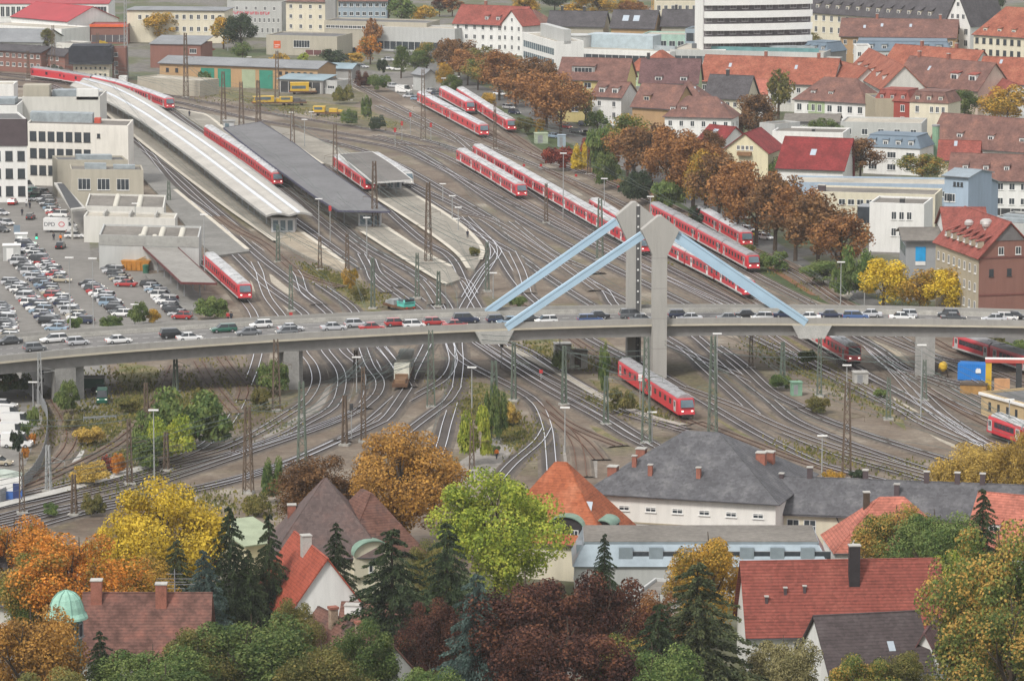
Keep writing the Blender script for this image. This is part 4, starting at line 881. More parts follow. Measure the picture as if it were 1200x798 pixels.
# ================================================================ BUILDINGS
W_ = {k: wallmat('plaster_'+k, v) for k, v in dict(white=(.76,.76,.74), cream=(.68,.63,.5), offwhite=(.62,.61,.57), beige=(.43,.4,.33), yellow=(.56,.47,.22), grey=(.32,.32,.31), lightgrey=(.47,.48,.47), bluegrey=(.33,.4,.46), paleblue=(.36,.45,.55), tan=(.44,.29,.16), green=(.4,.5,.3), pink=(.6,.5,.42), brick=(.25,.125,.1), darkbrick=(.22,.09,.08), redwall=(.33,.07,.055), stone=(.4,.35,.26), yellowbrick=(.5,.38,.22)).items()}
R_ = dict(orange=roofmat('roof_orange', (.29,.095,.06), c2=(.35,.135,.085)), red=roofmat('roof_red', (.25,.07,.055)), brown=roofmat('roof_brown', (.17,.09,.075), c2=(.24,.12,.09)), purple=roofmat('roof_purple', (.13,.07,.07)), dark=roofmat('roof_dark', (.075,.07,.075)), slate=roofmat('roof_slate', (.1,.1,.108), .25, c2=(.15,.15,.155), amp=.2, patch=.35), salmon=roofmat('roof_salmon', (.4,.14,.1), .5), maroon=roofmat('roof_maroon', (.2,.03,.03)), mixed=roofmat('roof_mixed', (.17,.085,.065), .5, c2=(.09,.06,.055), patch=.8),  # paler slate patches are sky reflection put into the colour
 metalred=mat('metal_red', (.36,.05,.06), .6, .12, .2), zinc=mat('zinc', (.3,.36,.4), .4, .2, .15, metal=.3, fine=.08), flat=mat('flat_felt', (.19,.175,.155), .9, .25, .1, fine=.2), flatdark=mat('flat_dark', (.14,.14,.14), .9, .25, .1, fine=.2), flatpale=mat('flat_pale', (.42,.39,.33), .9, .2, .1, fine=.15), greyt=mat('grey_sheet', (.23,.24,.25), .7, .15, .2, fine=.1), bluesheet=mat('blue_sheet', (.25,.33,.37), .6, .15, .2))
TRIM = mat('gutter', (.1,.1,.11), .6, .2)
def winmesh(w, h, style):
    def f():
        mb = MB(); t = .09 if w < 2 else .07; D = .05
        mb.box(-w/2,-D,0,-w/2+t,.04,h).box(w/2-t,-D,0,w/2,.04,h).box(-w/2+t,-D,0,w/2-t,.04,t).box(-w/2+t,-D,h-t,w/2-t,.04,h)
        mb.box(-w/2+t,-.02,t,w/2-t,.03,h-t,1)
        n = 1 if w < 1.9 else int(w/1.1)
        if style != 'plain':
            for k in range(1, n+1): x = -w/2+w*k/(n+1); mb.box(x-.035,-.04,t,x+.035,-.015,h-t)
        if style == 'arch': mb.box(-w/2+t,-.04,h*.62,w/2-t,-.012,h*.62+.08)
        mb.box(-w/2-.08,-.16,-.1,w/2+.08,.02,-.01)
        fm = {'dark': DARKM, 'plain': GREYM}.get(style, WHITE)
        return mb.mesh('window', [fm, GLASS])
    return pc(('win', w, h, style), f)
class House:
    """origin: front left corner of the walls; x along the front, y away from the viewer"""
    def __init__(s, label, a, b, h, d, roof='gable', rh=4, wall='white', rm='brown', ov=.5, cat='house', name='house', group=None, z0=0, ridge=.5, hipin=None):
        A = G(a[0], a[1], h+z0); B = G(b[0], b[1], h+z0); A.z = B.z = z0; s.W = (B-A).length; s.h, s.d, s.rh, s.kind, s.ridge = h, d, rh, roof, ridge
        s.t = T(name, label, cat, A, math.atan2(B.y-A.y, B.x-A.x), group); W, H, D = s.W, h, d
        wm = W_[wall] if isinstance(wall, str) else wall; s.wm = wm; s.rmt = R_[rm] if isinstance(rm, str) else rm
        mb = MB(); mb.box(0,0,-z0-1 if z0 else -.3,W,D,H)
        if roof == 'gable':
            for x in (0.0, W-.25): i = len(mb.v); mb.v += [(x,0,H),(x+.25,0,H),(x,D,H),(x+.25,D,H),(x,D*ridge,H+rh),(x+.25,D*ridge,H+rh)]; mb.f += [(i,i+4,i+2),(i+1,i+3,i+5),(i,i+1,i+5,i+4),(i+4,i+5,i+3,i+2)]; mb.m += [0]*4
        if roof == 'gablef':
            for y in (0.0, D-.25): i = len(mb.v); mb.v += [(0,y,H),(0,y+.25,H),(W,y,H),(W,y+.25,H),(W*ridge,y,H+rh),(W*ridge,y+.25,H+rh)]; mb.f += [(i,i+2,i+4),(i+1,i+5,i+3),(i,i+4,i+5,i+1),(i+4,i+2,i+3,i+5)]; mb.m += [0]*4
        if roof == 'flat': 
            for q in ((0,0,W,.3),(0,D-.3,W,D),(0,.3,.3,D-.3),(W-.3,.3,W,D-.3)): mb.box(q[0],q[1],H,q[2],q[3],H+.5)
        s.wall = mb.build('wall', wm, s.t); rb = MB(); t = .18
        def slab(p):  # sloped sheet with thickness
            q = [Vector(v) for v in p]; n = (q[1]-q[0]).cross(q[2]-q[0]).normalized()
            if n.z < 0: n = -n
            o = [v+n*t for v in q]; rb.face(o); rb.face(q[::-1])
            for k in range(len(q)): rb.face([q[k], q[(k+1)%len(q)], o[(k+1)%len(q)], o[k]])
        e = ov
        if roof == 'gable':
            y = D*ridge; k0 = rh/y if y else 0; k1 = rh/(D-y) if D-y else 0
            slab([(-e,-e,H-e*k0),(W+e,-e,H-e*k0),(W+e,y,H+rh),(-e,y,H+rh)]); slab([(-e,y,H+rh),(W+e,y,H+rh),(W+e,D+e,H-e*k1),(-e,D+e,H-e*k1)]); rb.bar((-e,y,H+rh+.16),(W+e,y,H+rh+.16),.3,.16)
        elif roof == 'gablef':
            x = W*ridge; k0 = rh/x; k1 = rh/(W-x)
            slab([(-e,-e,H-e*k0),(x,-e,H+rh),(x,D+e,H+rh),(-e,D+e,H-e*k0)]); slab([(x,-e,H+rh),(W+e,-e,H-e*k1),(W+e,D+e,H-e*k1),(x,D+e,H+rh)]); rb.bar((x,-e,H+rh+.16),(x,D+e,H+rh+.16),.3,.16)
        elif roof in ('hip', 'mansard'):
            if roof == 'mansard':
                i_ = 1.3; m_ = 2.7
                for P in ([(-.2,-.2),(W+.2,-.2),(W-i_,i_),(i_,i_)],[(W+.2,-.2),(W+.2,D+.2),(W-i_,D-i_),(W-i_,i_)],[(W+.2,D+.2),(-.2,D+.2),(i_,D-i_),(W-i_,D-i_)],[(-.2,D+.2),(-.2,-.2),(i_,i_),(i_,D-i_)]):
                    slab([(P[0][0],P[0][1],H),(P[1][0],P[1][1],H),(P[2][0],P[2][1],H+m_),(P[3][0],P[3][1],H+m_)])
                x0, y0, x1, y1, z = i_-.2, i_-.2, W-i_+.2, D-i_+.2, H+m_+.1
            else: x0, y0, x1, y1, z = -e, -e, W+e, D+e, H-.15
            w2, d2 = x1-x0, y1-y0; inn = min(w2, d2)/2 if hipin is None else hipin
            if rh < .3: rb.box(x0,y0,z,x1,y1,z+.25)
            elif w2 >= d2:
                a1, b1 = (x0+inn, (y0+y1)/2, H+(2.7 if roof == 'mansard' else 0)+rh), (x1-inn, (y0+y1)/2, H+(2.7 if roof == 'mansard' else 0)+rh)
                slab([(x0,y0,z),(x1,y0,z),b1,a1]); slab([(x1,y1,z),(x0,y1,z),a1,b1]); slab([(x1,y0,z),(x1,y1,z),b1]); slab([(x0,y1,z),(x0,y0,z),a1])
            else:
                a1, b1 = ((x0+x1)/2, y0+inn, H+(2.7 if roof == 'mansard' else 0)+rh), ((x0+x1)/2, y1-inn, H+(2.7 if roof == 'mansard' else 0)+rh)
                slab([(x0,y0,z),(x1,y0,z),a1]); slab([(x1,y1,z),(x0,y1,z),b1]); slab([(x1,y0,z),(x1,y1,z),b1,a1]); slab([(x0,y1,z),(x0,y0,z),a1,b1])
        elif roof == 'flat': rb.box(.3,.3,H-.01,W-.3,D-.3,H+.12)
        elif roof == 'shed': slab([(-e,-e,H),(W+e,-e,H),(W+e,D+e,H+rh),(-e,D+e,H+rh)])
        s.roof = rb.build('roof', s.rmt, s.t)
        if roof in ('gable', 'hip'):
            k0 = rh/(D*ridge) if roof == 'gable' else 0
            MB().bar((-e,-e-.06,H-e*k0-.02),(W+e,-e-.06,H-e*k0-.02),.14,.14).build('gutter', TRIM, s.t)
    def z(s, x, y):
        k = s.kind
        if k == 'gable':
            r = s.d*s.ridge; return s.h+s.rh*(y/r if y < r else (s.d-y)/(s.d-r))
        if k == 'gablef':
            r = s.W*s.ridge; return s.h+s.rh*(x/r if x < r else (s.W-x)/(s.W-r))
        if k == 'hip': m = min(s.W, s.d)/2; return s.h+s.rh*min(1, min(x, y, s.W-x, s.d-y)/m)
        if k == 'mansard': return s.h+2.9
        if k == 'shed': return s.h+s.rh*y/s.d
        return s.h+.1
    def win(s, n, fl=2, w=1.1, h=1.5, top=1.3, fh=3.0, x0=.0, x1=1., side='F', style='cross', skip=0):
        me = winmesh(w, h, style); L = s.W if side == 'F' else s.d
        for f in range(fl):
            zz = s.h-top-h-f*fh
            if zz < .2: break
            for i in range(n):
                u = L*(x0+(x1-x0)*(i+.5)/n)
                if side == 'F': loc, r = (u, -.01, zz), 0
                elif side == 'R': loc, r = (s.W+.01, u, zz), pi/2
                else: loc, r = (-.01, s.d-u, zz), -pi/2
                O('window', me, s.t, loc, r)
        return s
    def gwin(s, n, z, w=1., h=1.3, side='F', sp_=2.2, style='cross'):
        me = winmesh(w, h, style); L = s.W*s.ridge if s.kind == 'gablef' else s.d*s.ridge
        for i in range(n):
            u = L+(i-(n-1)/2)*sp_
            loc, r = ((u, -.01, z), 0) if side == 'F' else ((s.W+.01, u, z), pi/2) if side == 'R' else ((-.01, u, z), -pi/2)
            O('window', me, s.t, loc, r)
        return s
    def chim(s, *pts, m=BRICK, h=1.6, w=.8):
        for x, y in pts:
            X, Y = x*s.W, y*s.d; z = s.z(X, Y); me = MB().box(X-w/2,Y-w/2,z-1.2,X+w/2,Y+w/2,z+h).build('chimney', m, s.roof)
            MB().box(X-w/2-.08,Y-w/2-.08,z+h+.003,X+w/2+.08,Y+w/2+.08,z+h+.14).build('chimney_cap', CONCL, me)
        return s
    def sky(s, *pts, w=.8, h=1.1):
        for x, y in pts:
            X, Y = x*s.W, y*s.d
            if s.kind == 'gablef':
                d = .5; zz = s.z(X, Y); k = (s.z(X+.1, Y)-zz)/.1; p = [(X-h/2,Y-w/2,zz-k*h/2+.26),(X+h/2,Y-w/2,zz+k*h/2+.26),(X+h/2,Y+w/2,zz+k*h/2+.26),(X-h/2,Y+w/2,zz-k*h/2+.26)]
            else:
                zz = s.z(X, Y); k = (s.z(X, Y+.1)-zz)/.1 if s.kind != 'flat' else 0; p = [(X-w/2,Y-h/2,zz-k*h/2+.26),(X+w/2,Y-h/2,zz-k*h/2+.26),(X+w/2,Y+h/2,zz+k*h/2+.26),(X-w/2,Y+h/2,zz+k*h/2+.26)]
            lo = [(a, b, c-.2) for a, b, c in p]; MB().hexa(lo+p).build('skylight', mat('skylight_glass', (.4,.46,.52), .12, .1, .5), s.roof)
        return s
    def dorm(s, n, w=1.4, h=1.3, v=.25, x0=.05, x1=.95, slope=.9, rm=None, style='cross', wall=None):
        """dormers standing on the front slope, each with its own window and little roof"""
        for i in range(n):
            X = s.W*(x0+(x1-x0)*(i+.5)/n); r = s.d*s.ridge if s.kind == 'gable' else min(s.W, s.d)/2; Y = r*v; z = s.z(X, Y) if s.kind != 'mansard' else s.h+.5
            if s.kind == 'mansard': Y = .1
            dz = MB().box(X-w/2,Y,z-.3,X+w/2,Y+(h+.4)/(s.rh/r) if s.kind != 'mansard' else Y+1.4,z+h+.15).build('dormer', wall or s.wm, s.t)
            L = (h+slope)/(s.rh/r) if s.kind != 'mansard' else 1.8
            rb = MB().hexa([(X-w/2-.2,Y-.25,z+h+.16),(X+w/2+.2,Y-.25,z+h+.16),(X+w/2+.2,Y+L,z+h+slope*.8),(X-w/2-.2,Y+L,z+h+slope*.8),(X-w/2-.2,Y-.25,z+h+.32),(X+w/2+.2,Y-.25,z+h+.32),(X+w/2+.2,Y+L,z+h+slope*.8+.16),(X-w/2-.2,Y+L,z+h+slope*.8+.16)])
            rb.build('dormer_roof', rm or s.rmt, dz)
            O('window', winmesh(round(w*.78, 1), round(h*.8, 1), style), dz, (X, Y-.02, z+.1))
        return s
    def band(s, z, h=1.5, x0=.03, x1=.97, m=GLASS, side='F', name='window_band', out=.03):
        L = s.W if side == 'F' else s.d; mb = MB(); fr = MB()
        a, b = L*x0, L*x1; n = max(2, int((b-a)/2.2))
        if side == 'F': mb.box(a,-out,z,b,.02,z+h); [fr.box(a+(b-a)*k/n-.05,-out-.04,z,a+(b-a)*k/n+.05,-out-.003,z+h) for k in range(n+1)]
        elif side == 'R': mb.box(s.W-.02,a,z,s.W+out,b,z+h); [fr.box(s.W+out+.003,a+(b-a)*k/n-.05,z,s.W+out+.04,a+(b-a)*k/n+.05,z+h) for k in range(n+1)]
        else: mb.box(-out,a,z,.02,b,z+h)
        o = mb.build(name, m, s.t)
        if fr.v: fr.build('window_frame', WHITE, o)
        return s
    def block(s, name, x0, y0, x1, y1, h, m, z=None):
        z = s.z(s.W*(x0+x1)/2, s.d*(y0+y1)/2) if z is None else z
        MB().box(s.W*x0, s.d*y0, z-.4, s.W*x1, s.d*y1, z+h).build(name, m, s.t); return s
H_ = House
GOF = 'buildings of the town beyond the railway'
PL = mat('plant_housing', (.3,.34,.36), .6, .25, .6, fine=.15)
SHUT = mat('brown_cladding', (.085,.065,.07), .7, .15)
# ---- far left
H_('long white works hall with a red metal roof edge', (-40,5), (127,5), 10, 24, 'shed', 2, 'white', 'metalred', ov=.3, cat='factory', name='works_hall').win(5,1,5.2,3.6,.9,x0=.52,x1=.98,style='cross').win(8,1,1.4,3.6,.9,x0=.2,x1=.5).win(3,1,4,3,6,x0=.85,x1=.98)
H_('low white workshop with a red gable roof and blank end wall', (13,20), (79,26), 7, 22, 'gable', 4.5, 'white', 'metalred', ov=.3, cat='workshop', name='workshop').win(7,1,1.2,1.6,1.2,x0=.4,x1=.98).win(3,1,1.2,1.6,1.2,side='R')
H_('red fronted service building beside the white works hall', (105,31), (150,31), 6, 12, 'flat', .3, 'brick', 'metalred', cat='building', name='service_building').block('fascia', .0, -.03, 1., .02, .5, mat('orange_sign', (.65,.12,.04), .5)).band(.6,2.4,.05,.95,mat('dark_shutters',(.1,.09,.1),.6))
H_('long flat white storage building behind the grey roofed shed', (-20,30), (72,36), 5.5, 14, 'flat', .3, 'white', 'flatpale', cat='building', name='storage_building').win(7,1,1.6,1.2,1.4,x0=.1,x1=.6)
H_('grey roofed shed with a strip of windows at the picture edge', (-30,49), (49,50), 4.2, 26, 'gable', 3.2, 'white', 'greyt', cat='shed', name='shed').win(14,1,1.3,1.6,.8)
H_('small pale garage below the brown tree trunk', (66,52), (90,53), 4, 9, 'flat', .3, 'offwhite', 'flat', cat='garage', name='garage').win(1,1,2,1.5,1)
H_('long curved red brick office with small white windows', (-30,57), (48,62), 6.6, 10, 'gable', 1.4, 'brick', 'dark', cat='office', name='brick_office').win(11,2,1.3,1.2,.8,2.8)
H_('red brick wing joining the signal tower', (48,62), (76,65), 6.2, 4, 'gable', 1.5, 'brick', 'dark', cat='office', name='brick_wing').win(3,2,1.3,1.2,.8,2.7,x0=.1,x1=.8)
# signal tower
t = T('signal_tower', 'signal box with a wide dark wrapped cabin on a cream base', 'signal box', G(86,97), .02)
s_ = SCL(86,97); w_ = (128-86)/s_
MB().box(0,0,0,w_,8,5.6).build('base', W_['cream'], t); MB().box(-1.2,-1.5,5.61,w_+.9,9,10.6).box(-.6,-.9,10.6,w_+.3,8.4,11.2).build('cabin', mat('dark_netting', (.03,.034,.045), .7, .5, .6, fine=.3), t)
for k in range(7):
    O('window', winmesh(.6,1.1,'dark'), t, (1.+k*1.45, -.01, 1.6)); O('window', winmesh(.5,.6,'dark'), t, (1.+k*1.45, -.01, 4.1))
H_('narrow tall red brick stair tower beside the signal box', (131,58), (147,58), 9.5, 6, 'flat', .3, 'brick', 'flatdark', cat='tower', name='stair_tower').win(1,3,1.2,1.3,1,2.7,x0=.1,x1=.5)
H_('large cream office block behind the golden trees', (148,12), (263,13), 11, 16, 'hip', .6, 'cream', 'greyt', cat='office', name='office_block').win(7,3,1.2,1.6,1.4,4.1,x0=.48,x1=.99).win(4,1,1.2,1.6,1.6,x0=.1,x1=.4)
h = H_('pale grey office with a line of red letters under its top windows', (266,3), (330,4), 12, 14, 'flat', .3, 'lightgrey', 'flat', cat='office', name='office_block').win(5,1,.9,1.3,1.3,x0=.1,x1=.95).win(8,1,.8,1.6,5.2,x0=.3,x1=.98).win(5,1,.8,1.8,8.6,x0=.5,x1=.98)
lettering('SCHWENKEL BAUSTOFFE', 1.2, mat('red_lettering', (.6,.03,.07), .6), h.t, (h.W*.5,-.06,h.h-3.9), (pi/2,0,0)) if 0 else None
mb = MB(); x = h.W*.09
for k in range(15):
    w0 = .55; z0 = h.h-4.1
    mb.box(x,-.08,z0,x+.18,-.01,z0+.95)
    if k % 3 != 1: mb.box(x+.18,-.08,z0+.78,x+w0+.1,-.01,z0+.95)
    if k % 2: mb.box(x+.18,-.08,z0,x+w0+.1,-.01,z0+.16); mb.box(x+w0-.08,-.08,z0+.16,x+w0+.1,-.01,z0+.78)
    else: mb.box(x+.18,-.08,z0+.4,x+w0,-.01,z0+.56)
    x += .92
mb.build('lettering', mat('red_lettering', (.6,.03,.07), .6), h.t)
H_('tall white block with four window columns', (335,2), (381,3), 13.5, 14, 'hip', 2.5, 'cream', 'brown', cat='apartment building', name='apartment_block').win(4,4,1.1,1.4,.9,3.4)
H_('blank grey stair tower between two blocks', (381,-2), (393,-2), 15, 12, 'flat', .3, 'grey', 'flat', cat='tower', name='stair_tower')
H_('blue grey office block with two rows of windows', (393,2), (453,2), 9, 14, 'gable', 1.2, 'bluegrey', 'brown', cat='office', name='office_block').win(8,3,1.4,1.4,.6,3.1)
h = H_('long flat grey hall with a small blue window strip', (312,43), (395,45), 6, 16, 'flat', .3, 'beige', 'flatdark', cat='hall', name='hall').win(1,1,5.6,2.4,1,x0=.38,x1=.62).band(.3,1.6,.55,.9,mat('maroon_shutters',(.14,.06,.06),.7))
h = H_('long beige hall behind the orange maple', (380,26), (500,29), 8.5, 14, 'flat', .3, 'beige', 'flatdark', cat='hall', name='hall').win(10,1,1.8,1,1.,x0=.02,x1=.45).win(12,1,1.3,1,1.,x0=.5,x1=.98)
h = H_('grey glass fronted pavilion behind the filling station', (440,33), (533,36), 7.5, 12, 'flat', .3, 'lightgrey', 'flatpale', cat='pavilion', name='pavilion').band(.6,2.6,.03,.8)
t = T('forecourt_canopy', 'flat filling station roof with a dark edge on one thick post', 'canopy', G(498,50), 0)
s_ = SCL(498,50); MB().box(-9,-5,4.9,9,5,5.5).build('canopy_roof', mat('navy_edge', (.05,.06,.13), .5), t); MB().box(-9.1,-5.1,5.503,9.1,5.1,5.62).build('canopy_top', R_['flatpale'], t); MB().box(-.45,-.45,0,.45,.45,4.89).build('post', mat('blue_post', (.06,.1,.18), .5), t)
t = T('pylon_sign', 'square orange sign on a tall thin mast', 'sign', G(325,80), 0)
MB().tube((0,0,0),(0,0,7),.12).build('pole', MGY, t); MB().box(-1.1,-.2,6.2,1.1,.2,8.6).build('sign_panel', mat('orange_sign', (.65,.12,.04), .5), t)
MB().box(-.8,-.24,7.2,.8,-.2,7.4).box(-.8,-.24,6.6,.4,-.2,6.75).build('sign_stripe', WHITE, t)
h = H_('white villa with a red roof and stepped gables', (532,27), (610,30), 9.5, 13, 'gable', 5.5, 'white', 'red', cat='house', name='villa').win(8,3,1.1,1.5,.5,3.1).dorm(2,1.2,1.2,.2,.38,.72)
h.chim((.35,.5)); 
H_('tall grey gable front of the white villa', (588,28), (612,30), 10, 8, 'gablef', 4.5, 'white', 'red', cat='house', name='gable_house').win(3,3,1.1,1.5,.6,3.1).gwin(1,10.8)
H_('brown roofed house at the edge of the avenue trees', (598,28), (630,30), 8, 10, 'hip', 4.5, 'cream', 'brown').win(3,2,1,1.4)
# goods yard
H_('red brick workshop with a grey shed roof', (176,52), (235,53), 7.5, 14, 'shed', 1.6, 'brick', 'greyt', ov=.4, cat='workshop', name='workshop').win(1,1,2.2,1.5,1.2,x0=.75,x1=.95)
h = H_('long brick engine shed with wide green doors', (187,74), (372,81), 6.6, 13, 'gable', 1.6, 'tan', 'greyt', cat='engine shed', name='engine_shed')
GD = mat('green_door', (.04,.24,.17), .6, .12, .4); GDL = mat('pale_green_door', (.34,.4,.27), .6, .1, .4)
for a_, b_, m_ in ((.265,.35,GD),(.372,.455,GD),(.525,.61,GDL),(.635,.72,GD)):
    MB().box(h.W*a_,-.06,.05,h.W*b_,.02,5.6).build('door', m_, h.t)
h.win(2,2,1,1.2,1.4,2.6,x0=.02,x1=.14,style='dark').win(6,1,1,1,1.2,x0=.75,x1=.98,style='dark')
h = H_('open lean-to shed with a blue grey roof', (326,93), (378,95), 4, 9, 'shed', .9, 'grey', 'bluesheet', cat='shed', name='open_shed'); h.band(.2,3.2,.05,.95,DARKM,name='bay_shade_panel')  # closed dark panel, its colour stands for the shade inside the bays
H_('grey store with a pale front beside the open shed', (362,95), (395,97), 3.6, 8, 'flat', .3, 'lightgrey', 'flat', cat='shed', name='store_shed').win(2,1,2.4,1,1,x0=.3,x1=.95)
H_('small grey hut roof behind the goods yard', (376,80), (412,81), 3.5, 8, 'gable', 1.2, 'grey', 'bluesheet', cat='hut', name='hut')
H_('long pale concrete store beside the far tracks', (161,92), (234,97), 4.2, 9, 'flat', .3, 'beige', 'flatpale', cat='store', name='concrete_store')
H_('white relay cabin beside the signal box', (139,92), (148,92), 3.5, 4, 'flat', .3, 'white', 'flat', cat='cabin', name='relay_cabin')
H_('narrow grey hut with a pitched roof at the small car park', (484,86), (497,88), 5, 4, 'gable', 1.4, 'lightgrey', 'greyt', cat='hut', name='hut')
# ---- left: offices and station
h = H_('white office block with rows of brown framed windows', (31,147), (150,150), 14.5, 14, 'flat', .3, wallmat('plaster_warm', (.76,.73,.67)), 'flat', cat='office', name='office_block')
h.win(7,4,1.7,2.3,1.4,4.1,x0=.02,x1=.64,style='dark').win(1,1,.8,1,1.6,x0=.69,x1=.73,style='dark')
h.block('plant_housing', .0,.55,.62,.85,2.2,PL).block('plant_housing', .64,.5,.7,.7,1.2,mat('red_box',(.45,.08,.05),.6))
h = H_('white office wing with a dark brown upper storey', (-40,142), (31,142), 19, 16, 'flat', .3, W_['white'], 'flatdark', cat='office', name='office_wing').win(5,3,1.7,2.3,7.0,4.1,style='dark')
MB().box(-.2,-.25,13.2,h.W+.15,.0,19.5).build('cladding', SHUT, h.t); MB().box(h.W+.003,-.25,13.2,h.W+.2,12,19.5).build('cladding', SHUT, h.t)
h = H_('pale plant rooms on a lower white roof behind the office block', (26,116), (117,116), 13, 18, 'flat', .3, 'offwhite', 'flatdark', cat='building', name='rear_wing')
h.block('lift_house', .0,.1,.34,.4,3.2,W_['beige']).block('plant_housing', .36,.3,.9,.5,1.6,PL).block('plant_housing', .4,.6,.85,.75,1.3,PL).block('roof_screen', .7,.0,.98,.08,2.4,W_['white'])
H_('blue grey flat roofed block at the far left edge', (-40,126), (20,126), 12, 22, 'flat', .3, 'white', 'flatdark', cat='building', name='rear_block').block('plant_housing', .3,.3,.9,.6,1.5,PL)
H_('low white shed near the far left tracks', (-20,101), (16,101), 6, 10, 'flat', .3, 'white', 'flatpale', cat='shed', name='shed')
h = H_('beige two storey station building with wide windows', (83,201), (168,202), 8.6, 10, 'flat', .3, 'beige', 'flat', cat='station building', name='station_building').win(3,1,2.9,2.6,1.6,x0=.05,x1=.85).block('plant_housing', .2,.4,.5,.6,1.3,PL).block('plant_housing', .6,.5,.9,.7,.9,PL)
h = H_('upper beige block of the station building', (67,190), (150,190), 8.4, 9, 'flat', .3, 'beige', 'flatdark', cat='station building', name='station_upper_block').block('plant_housing', .3,.3,.8,.6,1.2,PL)
DOME = mat('dome_light', (.55,.53,.46), .4, .1)
def domes(h, spots):
    me = pc(('dome',), lambda: MB().lathe([(.62,0),(.6,.2),(.5,.42),(.3,.56),(.05,.62)],12).mesh('rooflight_dome', DOME))
    for x, y in spots: O('rooflight_dome', me, h.t, (h.W*x, h.d*y, h.z(h.W*x, h.d*y)+.08))
h = H_('rear flat roofed station hall with two rows of domed rooflights', (100,244), (192,246), 5.4, 22, 'flat', .3, 'offwhite', 'flat', cat='station hall', name='station_hall')
domes(h, [(.38, .12+.09*k) for k in range(10)]+[(.68, .1+.09*k) for k in range(10)])
h = H_('middle pale roofed link of the station hall', (98,256), (205,259), 5.2, 9, 'flat', .3, 'offwhite', 'flatpale', cat='station hall', name='station_link')
for k in (.22,.5,.78): h.block('roof_beam', k-.01, .03, k+.01, .95, 1.0, CONCL)
h = H_('front flat roofed station hall with rows of domed rooflights', (116,278), (233,281), 6.6, 17, 'flat', .3, 'lightgrey', 'flat', cat='station hall', name='station_hall').win(5,2,1.1,2.0,1.2,3.2,side='L',style='plain')
domes(h, [(x, .1+.11*k) for x in (.44,.62,.82) for k in range(7)]+[(.42,.05),(.56,.05)])
MB().box(0,-.1,h.h-1.6,h.W,-.003,h.h+.5).build('parapet_panel', mat('ribbed_concrete', (.34,.34,.32), .9, .15, .8, fine=.15), h.t)
for o_ in [o for o in COL.objects if o.name.startswith(('station_hall','station_link','station_building','station_upper','office_block','office_wing')) and o.type == 'EMPTY' and o.location.x < -60 and o.location.y < 1100]: shear(o_, -.24)
t = T('entrance_canopy', 'dark topped porch roof with a pale rim at the station hall', 'canopy', G(80,262), 0)
P0, P1, P2, P3 = px([(63,214),(84,246),(101,244),(72,214)], 6.5); mb = MB(); mb.prism([(p.x-t.location.x, p.y-t.location.y) for p in (P0,P1,P2,P3)], 6.0, 6.5); mb.build('canopy_roof', CONCL, t)
c_ = (P0+P1+P2+P3)/4; mb = MB(); mb.prism([((p.x-c_.x)*.82+c_.x-t.location.x, (p.y-c_.y)*.9+c_.y-t.location.y) for p in (P0,P1,P2,P3)], 6.503, 6.56); mb.build('canopy_top', DARKM, t)
for p in (P1, P2): MB().box(p.x-t.location.x-.2, p.y-t.location.y+.3, 0, p.x-t.location.x+.2, p.y-t.location.y+.7, 5.99).build('post', CONC, t)
# ---- centre and right: town
h = H_('white modern office corner with glass bands', (612,40), (651,51), 12, 9, 'flat', .3, 'white', 'flatpale', cat='office', name='modern_office')
for k in range(3): h.band(8.2-3.4*k,2,.04,.96,GLASSB)
h.block('drum', .3,.3,1.0,.55,4,W_['lightgrey'])
h = H_('long low white office with a dark strip of windows', (650,58), (785,63), 8, 20, 'flat', .3, 'white', 'flatpale', cat='office', name='modern_office').band(4.6,2.3,.15,.97)
h.block('glass_pavilion', .18,.5,.75,.85,4.2,mat('glass_wall', (.4,.48,.52), .25, .15, .5)).block('plant_housing', .8,.3,.98,.4,1.5,PL)
MB().lathe([(4.2,0),(4.2,3.6),(4.4,3.7),(4.4,4.0),(.1,4.1)],20,(h.W*.1,h.d*.5,h.h)).build('round_pavilion', W_['lightgrey'], h.t)
h = H_('flat pale green pavilion with construction clutter on its terrace', (752,42), (803,43), 10, 12, 'flat', .3, mat('mint_wall', (.35,.5,.43), .7), 'flatpale', cat='pavilion', name='pavilion').win(5,1,2,3,1.5)
h = H_('long flat grey office with a turquoise roof terrace', (785,60), (965,64), 8.4, 24, 'flat', .3, 'lightgrey', 'flatpale', cat='office', name='modern_office').band(5,2,.03,.5)
h.block('terrace_rail', .25,.2,.95,.23,1.2,mat('turquoise_glass', (.12,.26,.27), .3)).block('plant_housing', .1,.4,.5,.5,1.5,mat('dark_plant',(.12,.13,.14),.6)).block('plant_housing', .6,.5,.9,.6,1.2,PL)
H_('blue glass fronted house behind the office terrace', (803,36), (852,37), 12, 12, 'flat', .3, 'bluegrey', 'flatdark', cat='office', name='glass_house').band(8.6,2.6,.02,.98).band(5.0,2.8,.02,.98)
H_('dark roofed row house beyond the white offices', (642,30), (707,31), 11, 12, 'gable', 4.2, 'beige', 'dark', name='row_house').chim((.2,.5),(.6,.5),m=DARKM)
H_('dark roofed house with two bright skylights', (716,32), (766,33), 11, 12, 'gable', 5, 'tan', 'dark', name='row_house').sky((.3,.25),(.55,.25),w=2,h=2)
H_('dark roofed house below the crane', (775,30), (848,31), 11.5, 12, 'gable', 4.6, 'beige', 'dark', name='row_house').chim((.2,.5),(.8,.5),m=DARKM)
t = T('construction_crane', 'orange lattice crane mast rising out of the town roofs', 'crane', G(768,52), .3)
O('mast', lattice_mesh(28, 2.0, 2.0, mat('crane_orange', (.55,.3,.08), .6)), t); MB().box(-1.6,-1.6,18,-.3,-.4,20.5).build('operator_cab', WHITE, t)
